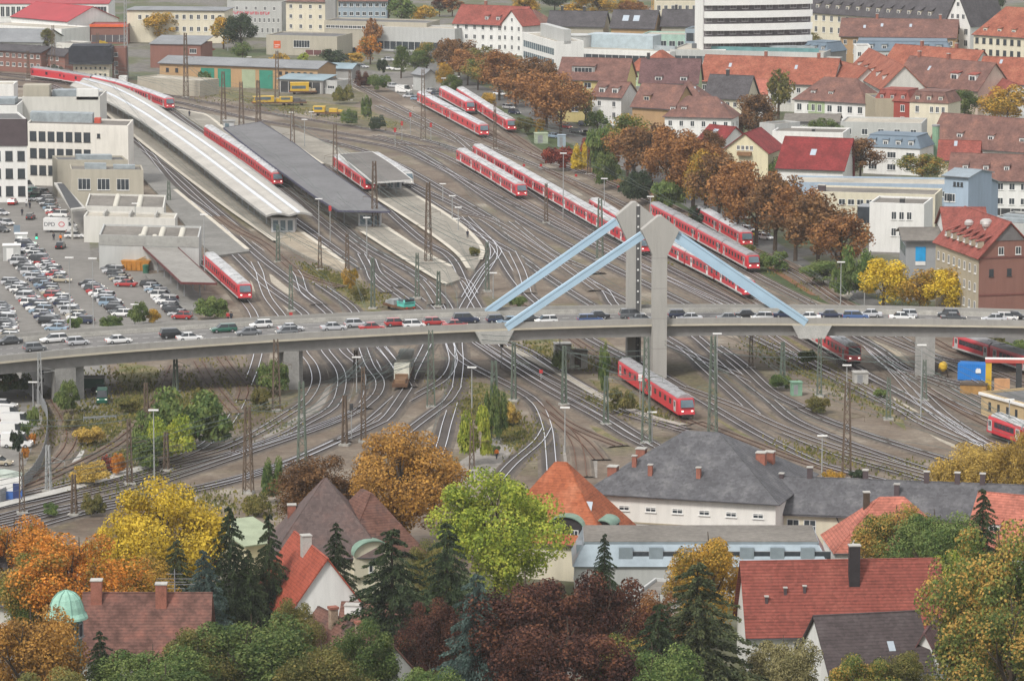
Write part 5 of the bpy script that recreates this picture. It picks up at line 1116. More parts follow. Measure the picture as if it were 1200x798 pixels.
# terraced apartments
h = H_('tall white apartment block striped with long curved balconies', (824,-34), (951,-36), 33, 9, 'flat', .3, 'white', 'flat', cat='apartment building', name='apartment_block')
MB().box(.3,-.06,0,h.W-.3,-.003,32).build('recess_shade', mat('recess_shade_tone', (.2,.18,.19), .7, .4, .6), h.t)  # flat dark sheet, shade of the balcony recesses put into its colour
for k in range(8):
    mb = MB(); P = [Vector((h.W*i/16, -1.5-1.5*math.sin(pi*i/16), 0)) for i in range(17)]
    for a_, b_ in zip(P, P[1:]): mb.bar(a_+Vector((0,0,3.9+k*3.9)), b_+Vector((0,0,3.9+k*3.9)), .22, 2.1)
    mb.face([(p.x,p.y,3.2+k*3.9) for p in P]+[(h.W,0,3.2+k*3.9),(0,0,3.2+k*3.9)]); mb.build('balcony', WHITE, h.t)
    h.win(9,1,2.2,1.9,33-(1.2+k*3.9)-1.9-.2+.0,style='cross') if 0 else None
    for i in range(9): O('window', winmesh(2.0,1.6,'cross'), h.t, (h.W*(i+.5)/9, -.02, 4.9+k*3.9-3.9+.6))
H_('cream building seen above the dark roofs by the crane', (768,3), (826,3), 17, 12, 'flat', .3, 'cream', 'flat', cat='building', name='apartment_block').win(7,3,1.2,1.7,1,3.4)
h = H_('long cream school building with a steep dark roof full of dormers', (943,13), (1110,25), 13, 18, 'gable', 9, 'cream', 'dark', cat='school', name='school_building').win(18,2,1.3,1.9,1.0,3.8).dorm(12,1.3,1.3,.12,.04,.9,slope=2.2)
h = H_('white end gable of the school with paired windows', (1108,27), (1137,29), 12.5, 18, 'gablef', 9.5, 'white', 'dark', cat='school', name='school_gable').win(3,4,1.5,2.0,1.5,3.6).gwin(3,14,1.2,1.6).gwin(1,18,1.2,1.4)
H_('long brown roofed barn like house with a tan gable', (985,42), (1120,44), 9, 13, 'gable', 5, 'tan', 'brown', name='long_house').sky((.2,.25),(.35,.3),(.6,.3)).chim((.3,.5),(.85,.5)).win(12,2,1.1,1.4)
h = H_('long white building with a blue grey mansard roof', (1001,60), (1114,61), 10, 13, 'mansard', .2, 'lightgrey', mat('blue_slate', (.14,.19,.24), .6, .15, .3), cat='apartment building', name='mansard_building').dorm(6,1.6,1.4,x0=.1).win(16,3,1.2,1.5,.9,3.1)
H_('white curved gable house in front of the mansard building', (1003,56), (1020,56), 12, 8, 'flat', .3, 'white', 'flat', name='white_house').win(2,3,1.1,1.4)
H_('grey flat roofed workshop among the red roofs', (905,72), (972,74), 7, 16, 'flat', .3, 'lightgrey', 'flatpale', cat='workshop', name='workshop').win(4,1,1.6,1.5,1.2,x0=.6,x1=.98)
H_('grey mansard wing behind the flat workshop', (940,60), (970,62), 8, 10, 'mansard', .2, 'grey', mat('blue_slate', (.14,.19,.24), .6), name='mansard_wing').dorm(3,1.2,1.2)
h = H_('big orange red mansion with a pointed centre gable', (1141,41), (1215,46), 14, 14, 'hip', 8.5, 'cream', 'orange', cat='mansion', name='mansion').win(9,4,1.2,1.7,.8,3.4,style='dark').dorm(4,1.4,1.3,.1)
H_('stone centre gable of the orange mansion', (1175,35), (1193,36), 14, 4, 'gablef', 5, 'cream', 'orange', cat='mansion', name='mansion_gable').win(3,4,1,1.6,1,3.4).gwin(1,14.8)
# red roof terraces
h = H_('curved orange roofed terrace with a row of attic windows', (994,82), (1034,104), 10.5, 12, 'gable', 6, 'offwhite', 'orange', name='terrace_house').win(9,3,1.1,1.6,.8,3.1).dorm(5,1.4,1.2,.25,slope=1.0)
H_('long orange roof with a grey glass lantern', (1034,78), (1135,86), 9, 13, 'gable', 6, 'offwhite', 'orange', name='terrace_house').win(9,3,1.1,1.6).chim((.3,.5),(.7,.5)).sky((.2,.6),(.4,.6))
H_('brown roofed terrace with two white dormers', (1048,97), (1146,106), 8.5, 14, 'gable', 7, 'pink', 'brown', name='terrace_house').dorm(2,2.6,1.6,.3,.55,.98,rm=R_['red'],wall=WHITE).chim((.1,.5),(.45,.5)).sky((.3,.3))
H_('orange roofed end house of the terrace with white walls', (1144,96), (1215,99), 8.5, 14, 'gable', 6.5, 'white', 'orange', name='terrace_house').win(5,2,1.1,1.5,x0=.02,x1=.4).sky((.3,.4))
H_('bright red roof between the terraces and the yellow tree', (1140,110), (1165,120), 6, 12, 'gable', 5, 'white', 'red', name='small_house')
h = H_('long red orange roofed block at the middle of the town', (820,94), (975,99), 8.2, 14, 'gable', 6.5, 'offwhite', 'orange', name='long_house').chim((.45,.5),(.85,.5)).sky((.2,.3),(.7,.3)).win(14,2,1.2,1.5)
H_('second orange roof stepping down to the brown corner house', (948,92), (993,104), 8, 12, 'gable', 5.5, 'offwhite', 'orange', name='long_house').sky((.3,.3)).win(4,2,1.1,1.4)
h = H_('brown hipped corner house with green and white walls', (931,117), (1014,122), 7.5, 12, 'hip', 6, 'white', 'brown', name='corner_house').dorm(2,1.4,1,.25,.1,.6).win(7,2,1.5,1.9,.9,3.2)
MB().box(h.W*.2,-.06,0,h.W*.43,-.003,h.h-.1).build('green_facade', W_['green'], h.t); 
for k in range(2): O('window', winmesh(1.1,1.9,'cross'), h.t, (h.W*(.27+.09*k), -.07, h.h-2.8))
h = H_('red walled town house with a red mansard roof', (1025,118), (1066,120), 9.5, 10, 'mansard', .2, 'redwall', 'red', name='town_house').dorm(3,1.2,1.2).win(1,2,3.2,1.8,.8,3.2,x0=.05,x1=.5).win(1,2,1.2,1.8,.8,3.2,x0=.65,x1=.95)
H_('cream half of the paired town houses with a bay window', (1066,120), (1111,122), 9.5, 10, 'mansard', .2, 'yellow' if 0 else 'cream', 'brown', name='town_house').dorm(3,1.2,1.2).win(1,2,1.1,1.8,.8,3.2,x0=.1,x1=.3).win(3,1,1,1.6,.9,x0=.5,x1=.95)
H_('white side wing of the red walled town house', (1014,112), (1026,118), 9.8, 9, 'flat', .3, 'stone', 'flatdark', name='town_house_wing')
# centre town
h = H_('yellow house with a brown roof and wide attic window', (654,92), (733,94), 12, 12, 'gable', 5.2, 'yellow', 'brown', name='yellow_house').win(1,4,2,1.5,1,3.3,x0=.18,x1=.32).win(1,4,2,1.5,1,3.3,x0=.38,x1=.5).dorm(1,6.5,1.6,.3,.15,.55,wall=W_['grey'])
h = H_('small white house with red brown dormers below the yellow house', (694,112), (728,114), 8, 9, 'gable', 3.6, 'white', 'brown', name='dormer_house').dorm(2,1.8,1.4,.2).win(2,2,1.1,1.5)
H_('purple brown roofed house with white dormers', (750,96), (817,97), 9, 12, 'gable', 6, 'green', 'purple', name='purple_roof_house').win(5,2,1.1,1.5).dorm(2,2,1.1,.05,.1,.98,wall=WHITE).chim((.1,.5),m=DARKM)
H_('small green walled house with a red hipped cap', (736,83), (752,84), 9, 8, 'hip', 3.4, 'green', 'orange', name='green_house').win(1,2,1.4,1.6)
H_('red hipped roof peeping over the town centre', (757,72), (778,73), 10, 8, 'hip', 3, 'cream', 'orange', name='red_cap_house')
H_('pale angular modern house with blank walls', (720,106), (762,110), 8.5, 12, 'flat', .3, 'lightgrey', 'flatpale', name='modern_house').win(2,1,1,1.2)
H_('brown roof with a brick orange gable beside the modern house', (741,124), (790,127), 6.5, 12, 'gable', 5.5, 'tan', 'brown', name='brown_gable_house').dorm(1,2,1.2,.25,.05,.5)
H_('brown hipped roof with bright skylights behind the white house', (783,116), (823,117), 8, 10, 'hip', 4.5, 'cream', 'brown', name='brown_hip_house').sky((.7,.25),(.8,.3)).chim((.1,.4))
h = H_('white house with a long brown hipped roof above the avenue trees', (779,137), (857,139), 7.5, 10, 'hip', 5, 'white', 'brown', name='white_house').win(6,2,1.1,1.5,.9,3).win(2,2,1.1,1.5,side='R').dorm(2,1.4,.9,.3,.02,.35).sky((.5,.3),(.8,.3))
H_('dark slate roofed house with a cream gable', (826,113), (874,115), 7.5, 10, 'gable', 5.5, 'cream', 'dark', name='dark_roof_house').win(4,2,1.1,1.4,x0=.3).chim((.4,.5),m=DARKM)
H_('low pink roof beside the dark slate house', (868,110), (898,110), 6.5, 9, 'gable', 3.5, 'white', 'salmon', name='pink_roof_house')
h = H_('pale yellow house with a balcony under its gable', (846,177), (900,179), 7.0, 14, 'gablef', 4.4, wallmat('plaster_lemon', (.72,.66,.46)), 'maroon', name='balcony_house').gwin(4,7.4,.8,1.1,sp_=1.1).gwin(2,3.6,.8,1.2,sp_=1.6)
MB().box(h.W*.35,-1.1,6.1,h.W*.65,-.02,7.0).build('balcony', mat('timber', (.25,.14,.07), .8), h.t)
H_('maroon roofed wing with an open skylight', (817,165), (845,168), 5.5, 10, 'gable', 3.6, 'white', 'maroon', name='maroon_wing').sky((.4,.3),w=1.6,h=1.4)
h = H_('white flat roofed house with a dark red sloping roof in front', (905,156), (988,158), 8, 12, 'flat', .3, 'white', 'flat', name='white_flat_house').win(3,1,1,1.0,1.2,x0=.28,x1=.42,style='dark').win(1,1,1.2,1.2,1.2,x0=.48,x1=.56,style='dark').chim((.55,.3),h=.8,m=DARKM)
H_('dark red metal roof with a single skylight', (911,196), (988,199), 4, 9, 'gable', 6.5, 'white', 'maroon', name='red_roof_house',ridge=.9).sky((.48,.45),w=1.4,h=1.6)
H_('tall white blank wall house at the tree tops', (890,146), (908,148), 9, 9, 'flat', .3, 'lightgrey', 'flat', name='white_tower_house')
H_('low grey roofed yard building', (920,142), (982,143), 4.5, 10, 'gable', 1.4, 'lightgrey', 'flat', cat='building', name='yard_building').win(5,1,1.2,1.4)
H_('long pale grey flat roofed garage block with white domes', (985,145), (1080,147), 5.5, 14, 'flat', .3, 'lightgrey', 'flatpale', cat='building', name='garage_block').win(5,1,1.6,1.6,1.2)
h = H_('white house with a blue grey mansard and arched windows', (1012,172), (1078,175), 6.6, 11, 'mansard', .2, 'white', mat('blue_slate', (.14,.19,.24), .6), name='blue_mansard_house').dorm(4,1.3,1.3).win(3,2,2.2,1.5,1.0,3)
h = H_('long brown roofed house behind the dark brown tree', (1090,168), (1215,178), 6, 12, 'gable', 7, 'white', 'brown', name='brown_roof_house').dorm(3,1.6,1,.25,.1,.98,wall=WHITE).sky((.15,.7),(.6,.6)).win(9,1,1.1,1.4)
H_('small red roofed house beside the green column', (1100,186), (1146,187), 4.5, 8, 'gable', 4, 'cream', 'red', name='red_roof_house').sky((.4,.4))
t = T('green_column', 'slim pale green chimney column above the red roof', 'column', G(1096,200), 0); MB().tube((0,0,0),(0,0,11),.9,.9,12).build('shaft', mat('pale_green_steel', (.22,.36,.24), .6), t); MB().tube((0,0,11.003),(0,0,11.4),1.0,1.0,12).build('rim', GREYM, t)
h = H_('white house with shuttered windows and a brown roof at the right edge', (1112,209), (1220,212), 8.5, 12, 'gable', 5, 'white', 'brown', name='white_house').win(8,2,1.3,1.5,.8,3.3).dorm(4,1.2,1,.35)
h.band(.4,1.6,.35,.9,DARKM,name='cafe_front')
h = H_('long flat light blue office with a pale roof', (926,216), (1112,219), 8, 13, 'flat', .3, 'paleblue', 'flatpale', cat='office', name='blue_office').win(12,1,1.1,1.3,1.0,x0=.55,x1=.98)
h = H_('light blue stair tower with square windows', (1107,206), (1135,208), 13.5, 11, 'gable', 1, 'paleblue', 'zinc', cat='tower', name='blue_tower').win(3,1,.6,.9,1.2,x0=.35,x1=.8,style='dark').win(2,2,1.4,1.8,3.8,4.2,x0=.0,x1=.45)
H_('light blue end wing right of the stair tower', (1135,218), (1151,219), 10.5, 9, 'gable', 1.2, 'paleblue', 'zinc', cat='building', name='blue_wing').win(1,3,2.4,2,1.2,3.6)
h = H_('cream flat roofed building with a row of small windows', (953,227), (1096,231), 7.6, 12, 'flat', .3, 'cream', 'flat', cat='building', name='cream_building').win(10,1,1.5,1.3,1.0,x0=.2,x1=.95).chim((.05,.3),h=1.4,w=1.6,m=SHUT)
h = H_('bright white block with three square windows', (1019,240), (1083,242), 10, 12, 'flat', .3, W_['white'], 'flat', cat='building', name='white_block').win(3,2,1.1,1.7,1.3,3.5,x0=.38,x1=.8).chim((.55,.3),h=1,w=1,m=DARKM)
MB().box(-2.6,-.02,h.h-4,-.003,6,h.h-.5).build('glazed_bay', GLASS, h.t)
h = H_('grey corrugated tower house with a bright blue square sign', (1062,281), (1099,281), 12, 13, 'gable', 1.4, mat('corrugated_grey', (.33,.345,.36), .6, .06), 'flat', ov=.9, cat='building', name='grey_tower_house')
MB().box(h.W*.3,-.1,h.h-4.2,h.W*.62,-.01,h.h-1.4).build('sign_panel', mat('sign_blue', (.02,.33,.68), .5), h.t); MB().box(h.W*.3,-.1,h.h-5,h.W*.62,-.01,h.h-4.25).build('sign_strip', WHITE, h.t)
MB().box(h.W*.68,-.12,.6,h.W*.95,-.01,4.2).build('poster_case', DARKM, h.t); MB().box(h.W*.76,-.16,.9,h.W*.86,-.123,4).build('poster', mat('sign_blue', (.02,.33,.68), .5), h.t)
h.band(h.h-3.4,2,.1,.9,GLASSB,side='L').band(h.h-6.2,.8,.0,.95,mat('blue_band', (.05,.2,.4), .4),side='L',name='blue_band')
# big brewery-like brick building
h = H_('large old brick building with a deep red tiled roof and a half hipped gable', (1148,301), (1218,298.6), 13, 24, 'gablef', 6.2, 'brick', 'red', cat='old building', name='brick_building').gwin(2,13.2,1.1,1.5,sp_=3.4)
MB().hexa([(h.W*.26,-.14,15.9),(h.W*.74,-.14,15.9),(h.W*.74,-.03,15.9),(h.W*.26,-.03,15.9),(h.W*.49,-.14,18.8),(h.W*.51,-.14,18.8),(h.W*.51,-.03,18.8),(h.W*.49,-.03,18.8)]).build('slate_gable', mat('slate_hang', (.16,.15,.15), .8, .15), h.t)
MB().box(-.05,-.12,12.6,h.W+.05,-.01,12.9).box(-.05,-.12,5.6,h.W+.05,-.01,5.9).build('string_course', mat('dark_brick_band', (.18,.07,.06), .9), h.t)
fb = MB().box(-.09,.2,0,-.003,h.d-.2,12.4).build('stone_facade', W_['stone'], h.t)
for k in range(8):
    for zz in (9.6,6.2,2.8): O('window', winmesh(1.0,1.6,'cross'), h.t, (-.1, h.d*(.08+.12*k), zz), -pi/2)
for k in range(3): O('window', winmesh(.9,1.4,'dark'), h.t, (h.W*(.2+.3*k), -.02, 9.2))
me = pc(('bdorm',), lambda: MB().box(-1.2,-.5,-.2,.6,.5,1.0).mesh('dormer', W_['stone']))
for k in range(6):
    y = h.d*(.1+.14*k); x = h.W*.13; z = h.z(x, y); q = O('dormer', me, h.t, (x-.4, y, z-.1)); q.scale = (.7,1,1)
    MB().hexa([(x-1.5,y-.6,z+.9),(x+1.6,y-.6,z+1.9),(x+1.6,y+.6,z+1.9),(x-1.5,y+.6,z+.9),(x-1.5,y-.6,z+1.02),(x+1.6,y-.6,z+2.02),(x+1.6,y+.6,z+2.02),(x-1.5,y+.6,z+1.02)]).build('dormer_roof', R_['red'], h.t)
    O('window', winmesh(.7,.8,'cross'), h.t, (x-1.28, y, z+.0), -pi/2)
for x, y, r in ((.28,.62,.9),(.36,.34,1.2),(.33,.3,.8)):
    X, Y = h.W*x, h.d*y; MB().lathe([(r*.5,-1),(r*.5,.3),(r,.6),(r,1.1),(r*.6,1.5),(.05,1.6)],12,(X,Y,h.z(X,Y))).build('roof_ventilator', mat('pale_metal', (.5,.47,.45), .4, .1, metal=.3), h.roof)
h2 = H_('half timbered white gable at the back corner of the brick building', (1098,262), (1110,285), 12, 8, 'gablef', 5, 'white', 'red', cat='house', name='half_timbered_house')
mb = MB()
for k in range(5): mb.box(h2.W*k/4-.12,-.08,2,h2.W*k/4+.12,-.01,12)
for z in (2,5,8,11.8): mb.box(0,-.09,z,h2.W,-.012,z+.22)
mb.build('timber_frame', mat('dark_timber', (.07,.045,.035), .8), h2.t); h2.win(3,3,.9,1.4,1,3)
H_('grey roofed market hall with vents right of the blue office', (1150,262), (1215,266), 5, 20, 'flat', .3, 'lightgrey', 'flatdark', cat='hall', name='market_hall').block('plant_housing',.1,.2,.9,.3,.8,PL).block('plant_housing',.1,.5,.9,.6,.8,PL)
# ---- small yard buildings
h = H_('low yellow brick yard office with a white edged flat roof', (1150,462), (1215,480), 3.6, 10, 'flat', .3, 'yellowbrick', 'flatdark', cat='yard office', name='yard_office').win(4,1,.7,1.3,.9,x0=.08,x1=.72,style='dark')
MB().box(-.35,-.35,3.55,h.W+.3,.0,3.95).build('fascia', WHITE, h.t)
t = T('shipping_container', 'bright blue container with a white emblem near the yard office', 'container', G(1122,446), -.28)
BLU = mat('container_blue', (.02,.2,.6), .45, .1, .6)
MB().box(0,0,.15,5.4,3,3.0).build('body', BLU, t); mb = MB(); [mb.box(.15+k*.35,-.05,.3,.3+k*.35,-.002,2.9) for k in range(15)]; mb.build('corrugation', BLU, t)
MB().obox((3.6,-.12),.9,.1,1.5,2.1,0).box(3.3,-.16,1.9,3.6,-.07,2.3).box(3.65,-.16,1.9,3.95,-.07,2.3).build('emblem', WHITE, t); MB().box(-.03,.6,.6,-.001,2.2,2.4).build('door', mat('pale_blue_paint', (.3,.5,.7), .5), t)
t = T('loading_gantry', 'loading frame with one yellow post and one black post under a red white beam', 'gantry', G(1158,460), -.1)
MB().box(-.5,-.6,0,.5,.6,5.2).build('yellow_post', YEL, t); MB().box(4.6,-.6,0,5.6,.6,5.0).build('black_post', DARKM, t)
MB().box(-.6,-.7,5.203,6.0,.7,5.8).build('beam', mat('red_beam', (.5,.1,.08), .5), t); MB().box(-.6,-.72,5.803,6.0,.72,5.92).build('beam_top', WHITE, t); MB().box(1,-.5,0,3.6,.5,2.4).build('cabin', mat('orange_panel', (.55,.3,.15), .6), t)
t = T('stock_pile_box', 'rust coloured open bin beside the yard office', 'bin', G(1141,462), -.2); MB().box(-2.2,-1.2,0,2.2,1.2,1.7).build('body', mat('rust_bin', (.35,.2,.07), .8, .3, 1.), t); MB().box(-2.3,-1.3,1.703,2.3,1.3,1.8).build('rim', BARK, t)
t = T('yellow_hopper', 'yellow hopper standing on rusty legs beside the bridge pier', 'hopper', G(1105,443), 0); MB().lathe([(.3,1.2),(.75,1.7),(.75,2.4),(.4,2.8),(.05,2.9)],12).build('drum', YEL, t); mb = MB(); [mb.bar((x,y,0),(x*.7,y*.7,2),.12) for x in (-.9,.9) for y in (-.9,.9)]; mb.build('stand', BARK, t)
def cab_box(label, x, y, w, d, h, m, cap=None, name='cabinet'):
    t = T(name, label, 'cabinet', G(x, y), .1); MB().box(-w/2,-d/2,0,w/2,d/2,h).build('housing', m, t); MB().box(-w/2-.12,-d/2-.12,h+.003,w/2+.12,d/2+.12,h+.15).build('lid', cap or m, t)
    MB().box(-w*.3,-d/2-.03,.2,w*.1,-d/2-.002,h*.85).build('door', cap or GREYM, t)
cab_box('pale green relay cabinet among the bushes of the wide fan', 933, 463, 1.8, 1.6, 2.2, mat('cabinet_green', (.2,.36,.25), .7))
cab_box('concrete relay house in front of the red railcar', 1008, 449, 2.4, 2.2, 1.9, CONCL)
cab_box('square concrete stair hut under the bridge with a dark roof', 678, 431, 2.9, 2.6, 3.0, CONC, BARK)
cab_box('second concrete hut half hidden by ivy under the bridge', 659, 421, 2.9, 2.6, 2.8, CONCL)
cab_box('pale green hut below the brown avenue trees', 634, 168, 3.4, 3, 2.6, mat('hut_green', (.36,.42,.3), .7))
cab_box('small blue grey hut on the avenue', 658, 172, 2, 2, 3, W_['bluegrey'])
cab_box('white ticket booth with a flat roof at the head of the car park', 14, 305, 3.6, 3, 3.2, W_['lightgrey'], WHITE, 'ticket_booth')
cab_box('small white kiosk farther up the car park lane', 25, 288, 2.6, 2.2, 2.6, W_['lightgrey'], WHITE, 'kiosk')
t = T('information_board', 'grey square board on a post in the forecourt', 'sign', G(20,281), 0); MB().tube((0,0,0),(0,0,1.6),.08).build('post', MGY, t); MB().box(-.7,-.05,1.5,.7,.05,3.2).build('panel', mat('board_grey', (.2,.26,.32), .5), t)
t = T('traffic_light', 'traffic light showing green at the car park lane', 'traffic light', G(43,287), 0); MB().tube((0,0,0),(0,0,1.6),.07).build('post', MGY, t); MB().box(-.22,-.18,1.3,.22,.18,2.5).build('housing', DARKM, t); MB().box(-.18,-.24,1.35,.18,-.185,1.7).build('lit_lens', emit('green_light', (.05,1,.45), 1.6), t)
for k, (x, y, lab, c, sx) in enumerate(((142,311,'orange skip filled with scrap beside the station hall', (.6,.13,.03), 1.0),(160,317,'amber skip with planks sticking out', (.5,.22,.04), 1.15))):
    t = T('skip', lab, 'skip', G(x, y), -.15); m_ = mat('skip_paint_%s' % 'ab'[k], c, .6, .2, 1.)
    MB().hexa([(-2*sx,-1,.1),(2*sx,-1,.1),(2*sx,1,.1),(-2*sx,1,.1),(-2.6*sx,-1.3,2.1),(2.6*sx,-1.3,2.1),(2.6*sx,1.3,2.1),(-2.6*sx,1.3,2.1)]).build('body', m_, t)
    mb = MB(); [mb.box(-2+q,-1.34,.5,-1.85+q,-1.1,2) for q in (0,1,2,3)]; mb.build('rib', m_, t)
    mb = MB(); [mb.bar((rnd.uniform(-1.5,1),rnd.uniform(-.6,.6),2),(rnd.uniform(0,3.4),rnd.uniform(-1,1),rnd.uniform(2.4,3.2)),.3,.1) for q in range(5)]; mb.build('scrap_plank', mat('scrap_wood', (.5,.3,.1), .8), t)
t = T('wheelie_bin', 'dark green round bin beside the amber skip', 'bin', G(171,320), 0); MB().lathe([(.6,0),(.7,1.5),(.72,1.6),(.4,1.75),(.05,1.8)],12).build('body', mat('bin_green', (.04,.14,.09), .6), t)
t = T('white_cabinet', 'white double cabinet against the station hall wall', 'cabinet', G(130,309), 0); MB().box(-1,-.5,0,1.2,.5,2.4).build('housing', W_['white'], t); MB().box(-.02,-.53,.1,.02,-.503,2.3).build('door_gap', DARKM, t)
t = T('road_trailer', 'dark green open trailer parked on the ramp beside the police cars', 'trailer', G(104,458), -.05); MB().box(-2.6,-1.1,.6,2.6,1.1,2.3).build('body', mat('dark_green', (.03,.09,.06), .6), t); MB().box(-2.65,-1.15,2.303,2.65,1.15,2.5).build('rim', W_['grey'], t)
for x in (-1,1): MB().tube((x,-1.2,.45),(x,1.2,.45),.42,n=10).build('wheelset', TYRE, t)
t = T('barrier_rail', 'low grey barrier across the foot of the ramp', 'barrier', G(98,495), 0); P, Q = G(98,495)-t.location, G(136,493)-t.location; MB().bar(P+Vector((0,0,.8)),Q+Vector((0,0,.8)),.12,.25).build('rail', GREYM, t)
for k in range(4): p = P.lerp(Q, k/3); MB().box(p.x-.06,p.y-.06,0,p.x+.06,p.y+.06,.9).build('post', GREYM, t)
# fence of the corner yard
t = T('mesh_fence', 'curving grey mesh fence round the corner yard', 'fence', (0,0,0)); P = spline([G(*q) for q in ((0,590),(20,580),(40,560),(52,535),(56,500),(50,480),(36,464),(20,456))], 3)
mb = MB(); [mb.bar(a+Vector((0,0,1.1)), b+Vector((0,0,1.1)), .03, 2.0) for a, b in zip(P, P[1:])]; mb.build('mesh_panel', mat('fence_mesh', (.27,.28,.29), .6, .2, 1.5), t)
for p in P[::1]: MB().box(p.x-.05,p.y-.05,0,p.x+.05,p.y+.05,2.3).build('post', GREYM, t)
t = T('sales_tent', 'white and blue caravan with a striped roof at the corner yard edge', 'caravan', G(-2,584), .1); MB().box(-6,-2,0,3.5,2,1.4).build('base', mat('tent_blue', (.05,.14,.42), .6), t); MB().box(-5.9,-1.9,1.403,3.4,1.9,3.4).build('wall', WHITE, t); MB().lathe([(1.2,0),(1.1,.5),(.6,.9),(.05,1.0)],8,(-1,0,3.403),sx=4,sy=1.8).build('roof', mat('tent_stripe', (.4,.45,.4), .6), t); MB().box(2.2,-2.04,.3,3.2,-2.0,2.6).build('door', mat('tent_navy', (.03,.05,.15), .5), t)
# ================================================================ NEAR ROOFS
h = H_('big white station villa with a grey slate pyramid roof', (690,577), (909,590), 8.2, 22, 'hip', 7.2, wallmat('plaster_villa', (.76,.74,.7)), 'slate', ov=.7, cat='villa', name='villa', hipin=11.5)
MB().box(-.04,-.1,4.3,h.W+.04,-.012,4.5).build('string_course', W_['stone'], h.t)
h.win(6,1,1.5,.7,1.5,x0=.12,x1=.98,style='arch').win(9,1,1.4,1.6,4.3,x0=.12,x1=.8,style='arch')
h.chim((.06,.3),(.14,.62),m=BRICK,h=1.5,w=1.3).chim((.3,.14),(.56,.14),(.2,.2),m=BRICK,h=1.7,w=.6).chim((.84,.62),(.82,.5),m=BRICK,h=1.7,w=1.3).chim((.94,.45),m=SHUT,h=1.2,w=.6)
h = H_('long low cream wing with a grey slate roof beside the tracks', (910,599), (1240,612), 6.2, 11, 'gable', 3.7, W_['cream'], 'slate', ov=.5, cat='wing', name='slate_wing').win(2,1,1.7,2.4,1.0,x0=.03,x1=.15,style='arch').win(6,1,1.7,2.4,1.0,x0=.3,x1=.98,style='arch').chim((.1,.5),(.3,.52),(.42,.3),(.52,.5),(.63,.5),(.72,.5),m=SHUT,h=1.5,w=.7)
mb = MB(); mb.tube((h.W*.213,-.15,6),(h.W*.225,-.15,4.9),.09).tube((h.W*.225,-.15,4.9),(h.W*.225,-.15,0),.09); mb.build('drainpipe', TRIM, h.t)
# orange hipped house with round dormer
h = H_('orange tiled house with a dark round topped dormer', (574,632), (708,640), 5, 14, 'hip', 9.6, 'cream', roofmat('roof_bright_orange', (.34,.1,.045), .5, c2=(.4,.15,.08), amp=.2), ov=.6, cat='house', name='orange_house', hipin=7.8)
h.sky((.22,.6),(.8,.2),w=1.2,h=1.6)
def arched(h, x, y, z, w, d, hh, m, rm, wins=2):
    """barrel topped dormer"""
    mb = MB(); pts = [(-w/2,0),(w/2,0)]+[(w/2*math.cos(a*pi/12), hh+w*.32*math.sin(a*pi/12)) for a in range(0,13)]
    A = [(x+p, y, z+q) for p, q in pts]; B = [(x+p, y+d, z+q) for p, q in pts]; mb.face(A); mb.face(B[::-1])
    for k in range(len(A)): mb.face([A[k], B[k], B[(k+1)%len(A)], A[(k+1)%len(A)]])
    o = mb.build('dormer', m, h.t); mb = MB(); R1 = [(x+(w/2+.15)*math.cos(a*pi/12), z+hh+(w*.32+.15)*math.sin(a*pi/12)) for a in range(0,13)]
    for (a, b), (c, d_) in zip(R1, R1[1:]): mb.face([(a,y-.35,b),(c,y-.35,d_),(c,y+d,d_),(a,y+d,b)]); mb.face([(a,y-.35,b-.15),(c,y-.35,d_-.15),(c,y-.35,d_),(a,y-.35,b)])
    mb.build('dormer_roof', rm, o)
    for k in range(wins): O('window', winmesh(1.1,1.6,'plain2'), o, (x-w/4+w/2*k if wins > 1 else x, y-.03, z+.5))
COPP = mat('green_copper', (.2,.3,.24), .6, .25, .5); DKS = mat('dark_shingle', (.035,.03,.032), .8, .2, 1.)
arched(h, h.W*.66, .3, 4.8, 4.8, 6, 2.3, DKS, COPP)
arched(h, h.W*.93, 3.0, 5.2, 2.6, 4, 1.8, DKS, COPP, 0)
# grey mansard flat
h = H_('long zinc clad mansard building with a flat brown roof', (674,664), (970,664), 4.4, 13, 'mansard', .2, 'lightgrey', R_['zinc'], cat='building', name='zinc_building')
MB().box(1.2,1.2,7.46,h.W-1.2,11.8,7.54).build('flat_roof', mat('brown_flat_roof', (.19,.175,.155), .9, .2, .15, fine=.2), h.roof)
for k in range(7):
    x = h.W*(.2+.12*k); MB().box(x-.9,.15,4.5,x+.9,1.6,6.9).build('bay', R_['zinc'], h.t)
    O('window', winmesh(2.2,1.4,'plain'), h.t, (x+h.W*.06, .35, 5.0))
h.win(1,1,1.6,1.8,1.,side='L'); MB().box(.2,2.5,4.6,1.9,5.5,6.8).build('dormer', R_['zinc'], h.t)
h = H_('brown flat roof below the zinc building', (742,700), (800,704), 3.5, 10, 'flat', .2, 'lightgrey', MATS['brown_flat_roof'], cat='building', name='low_annex')
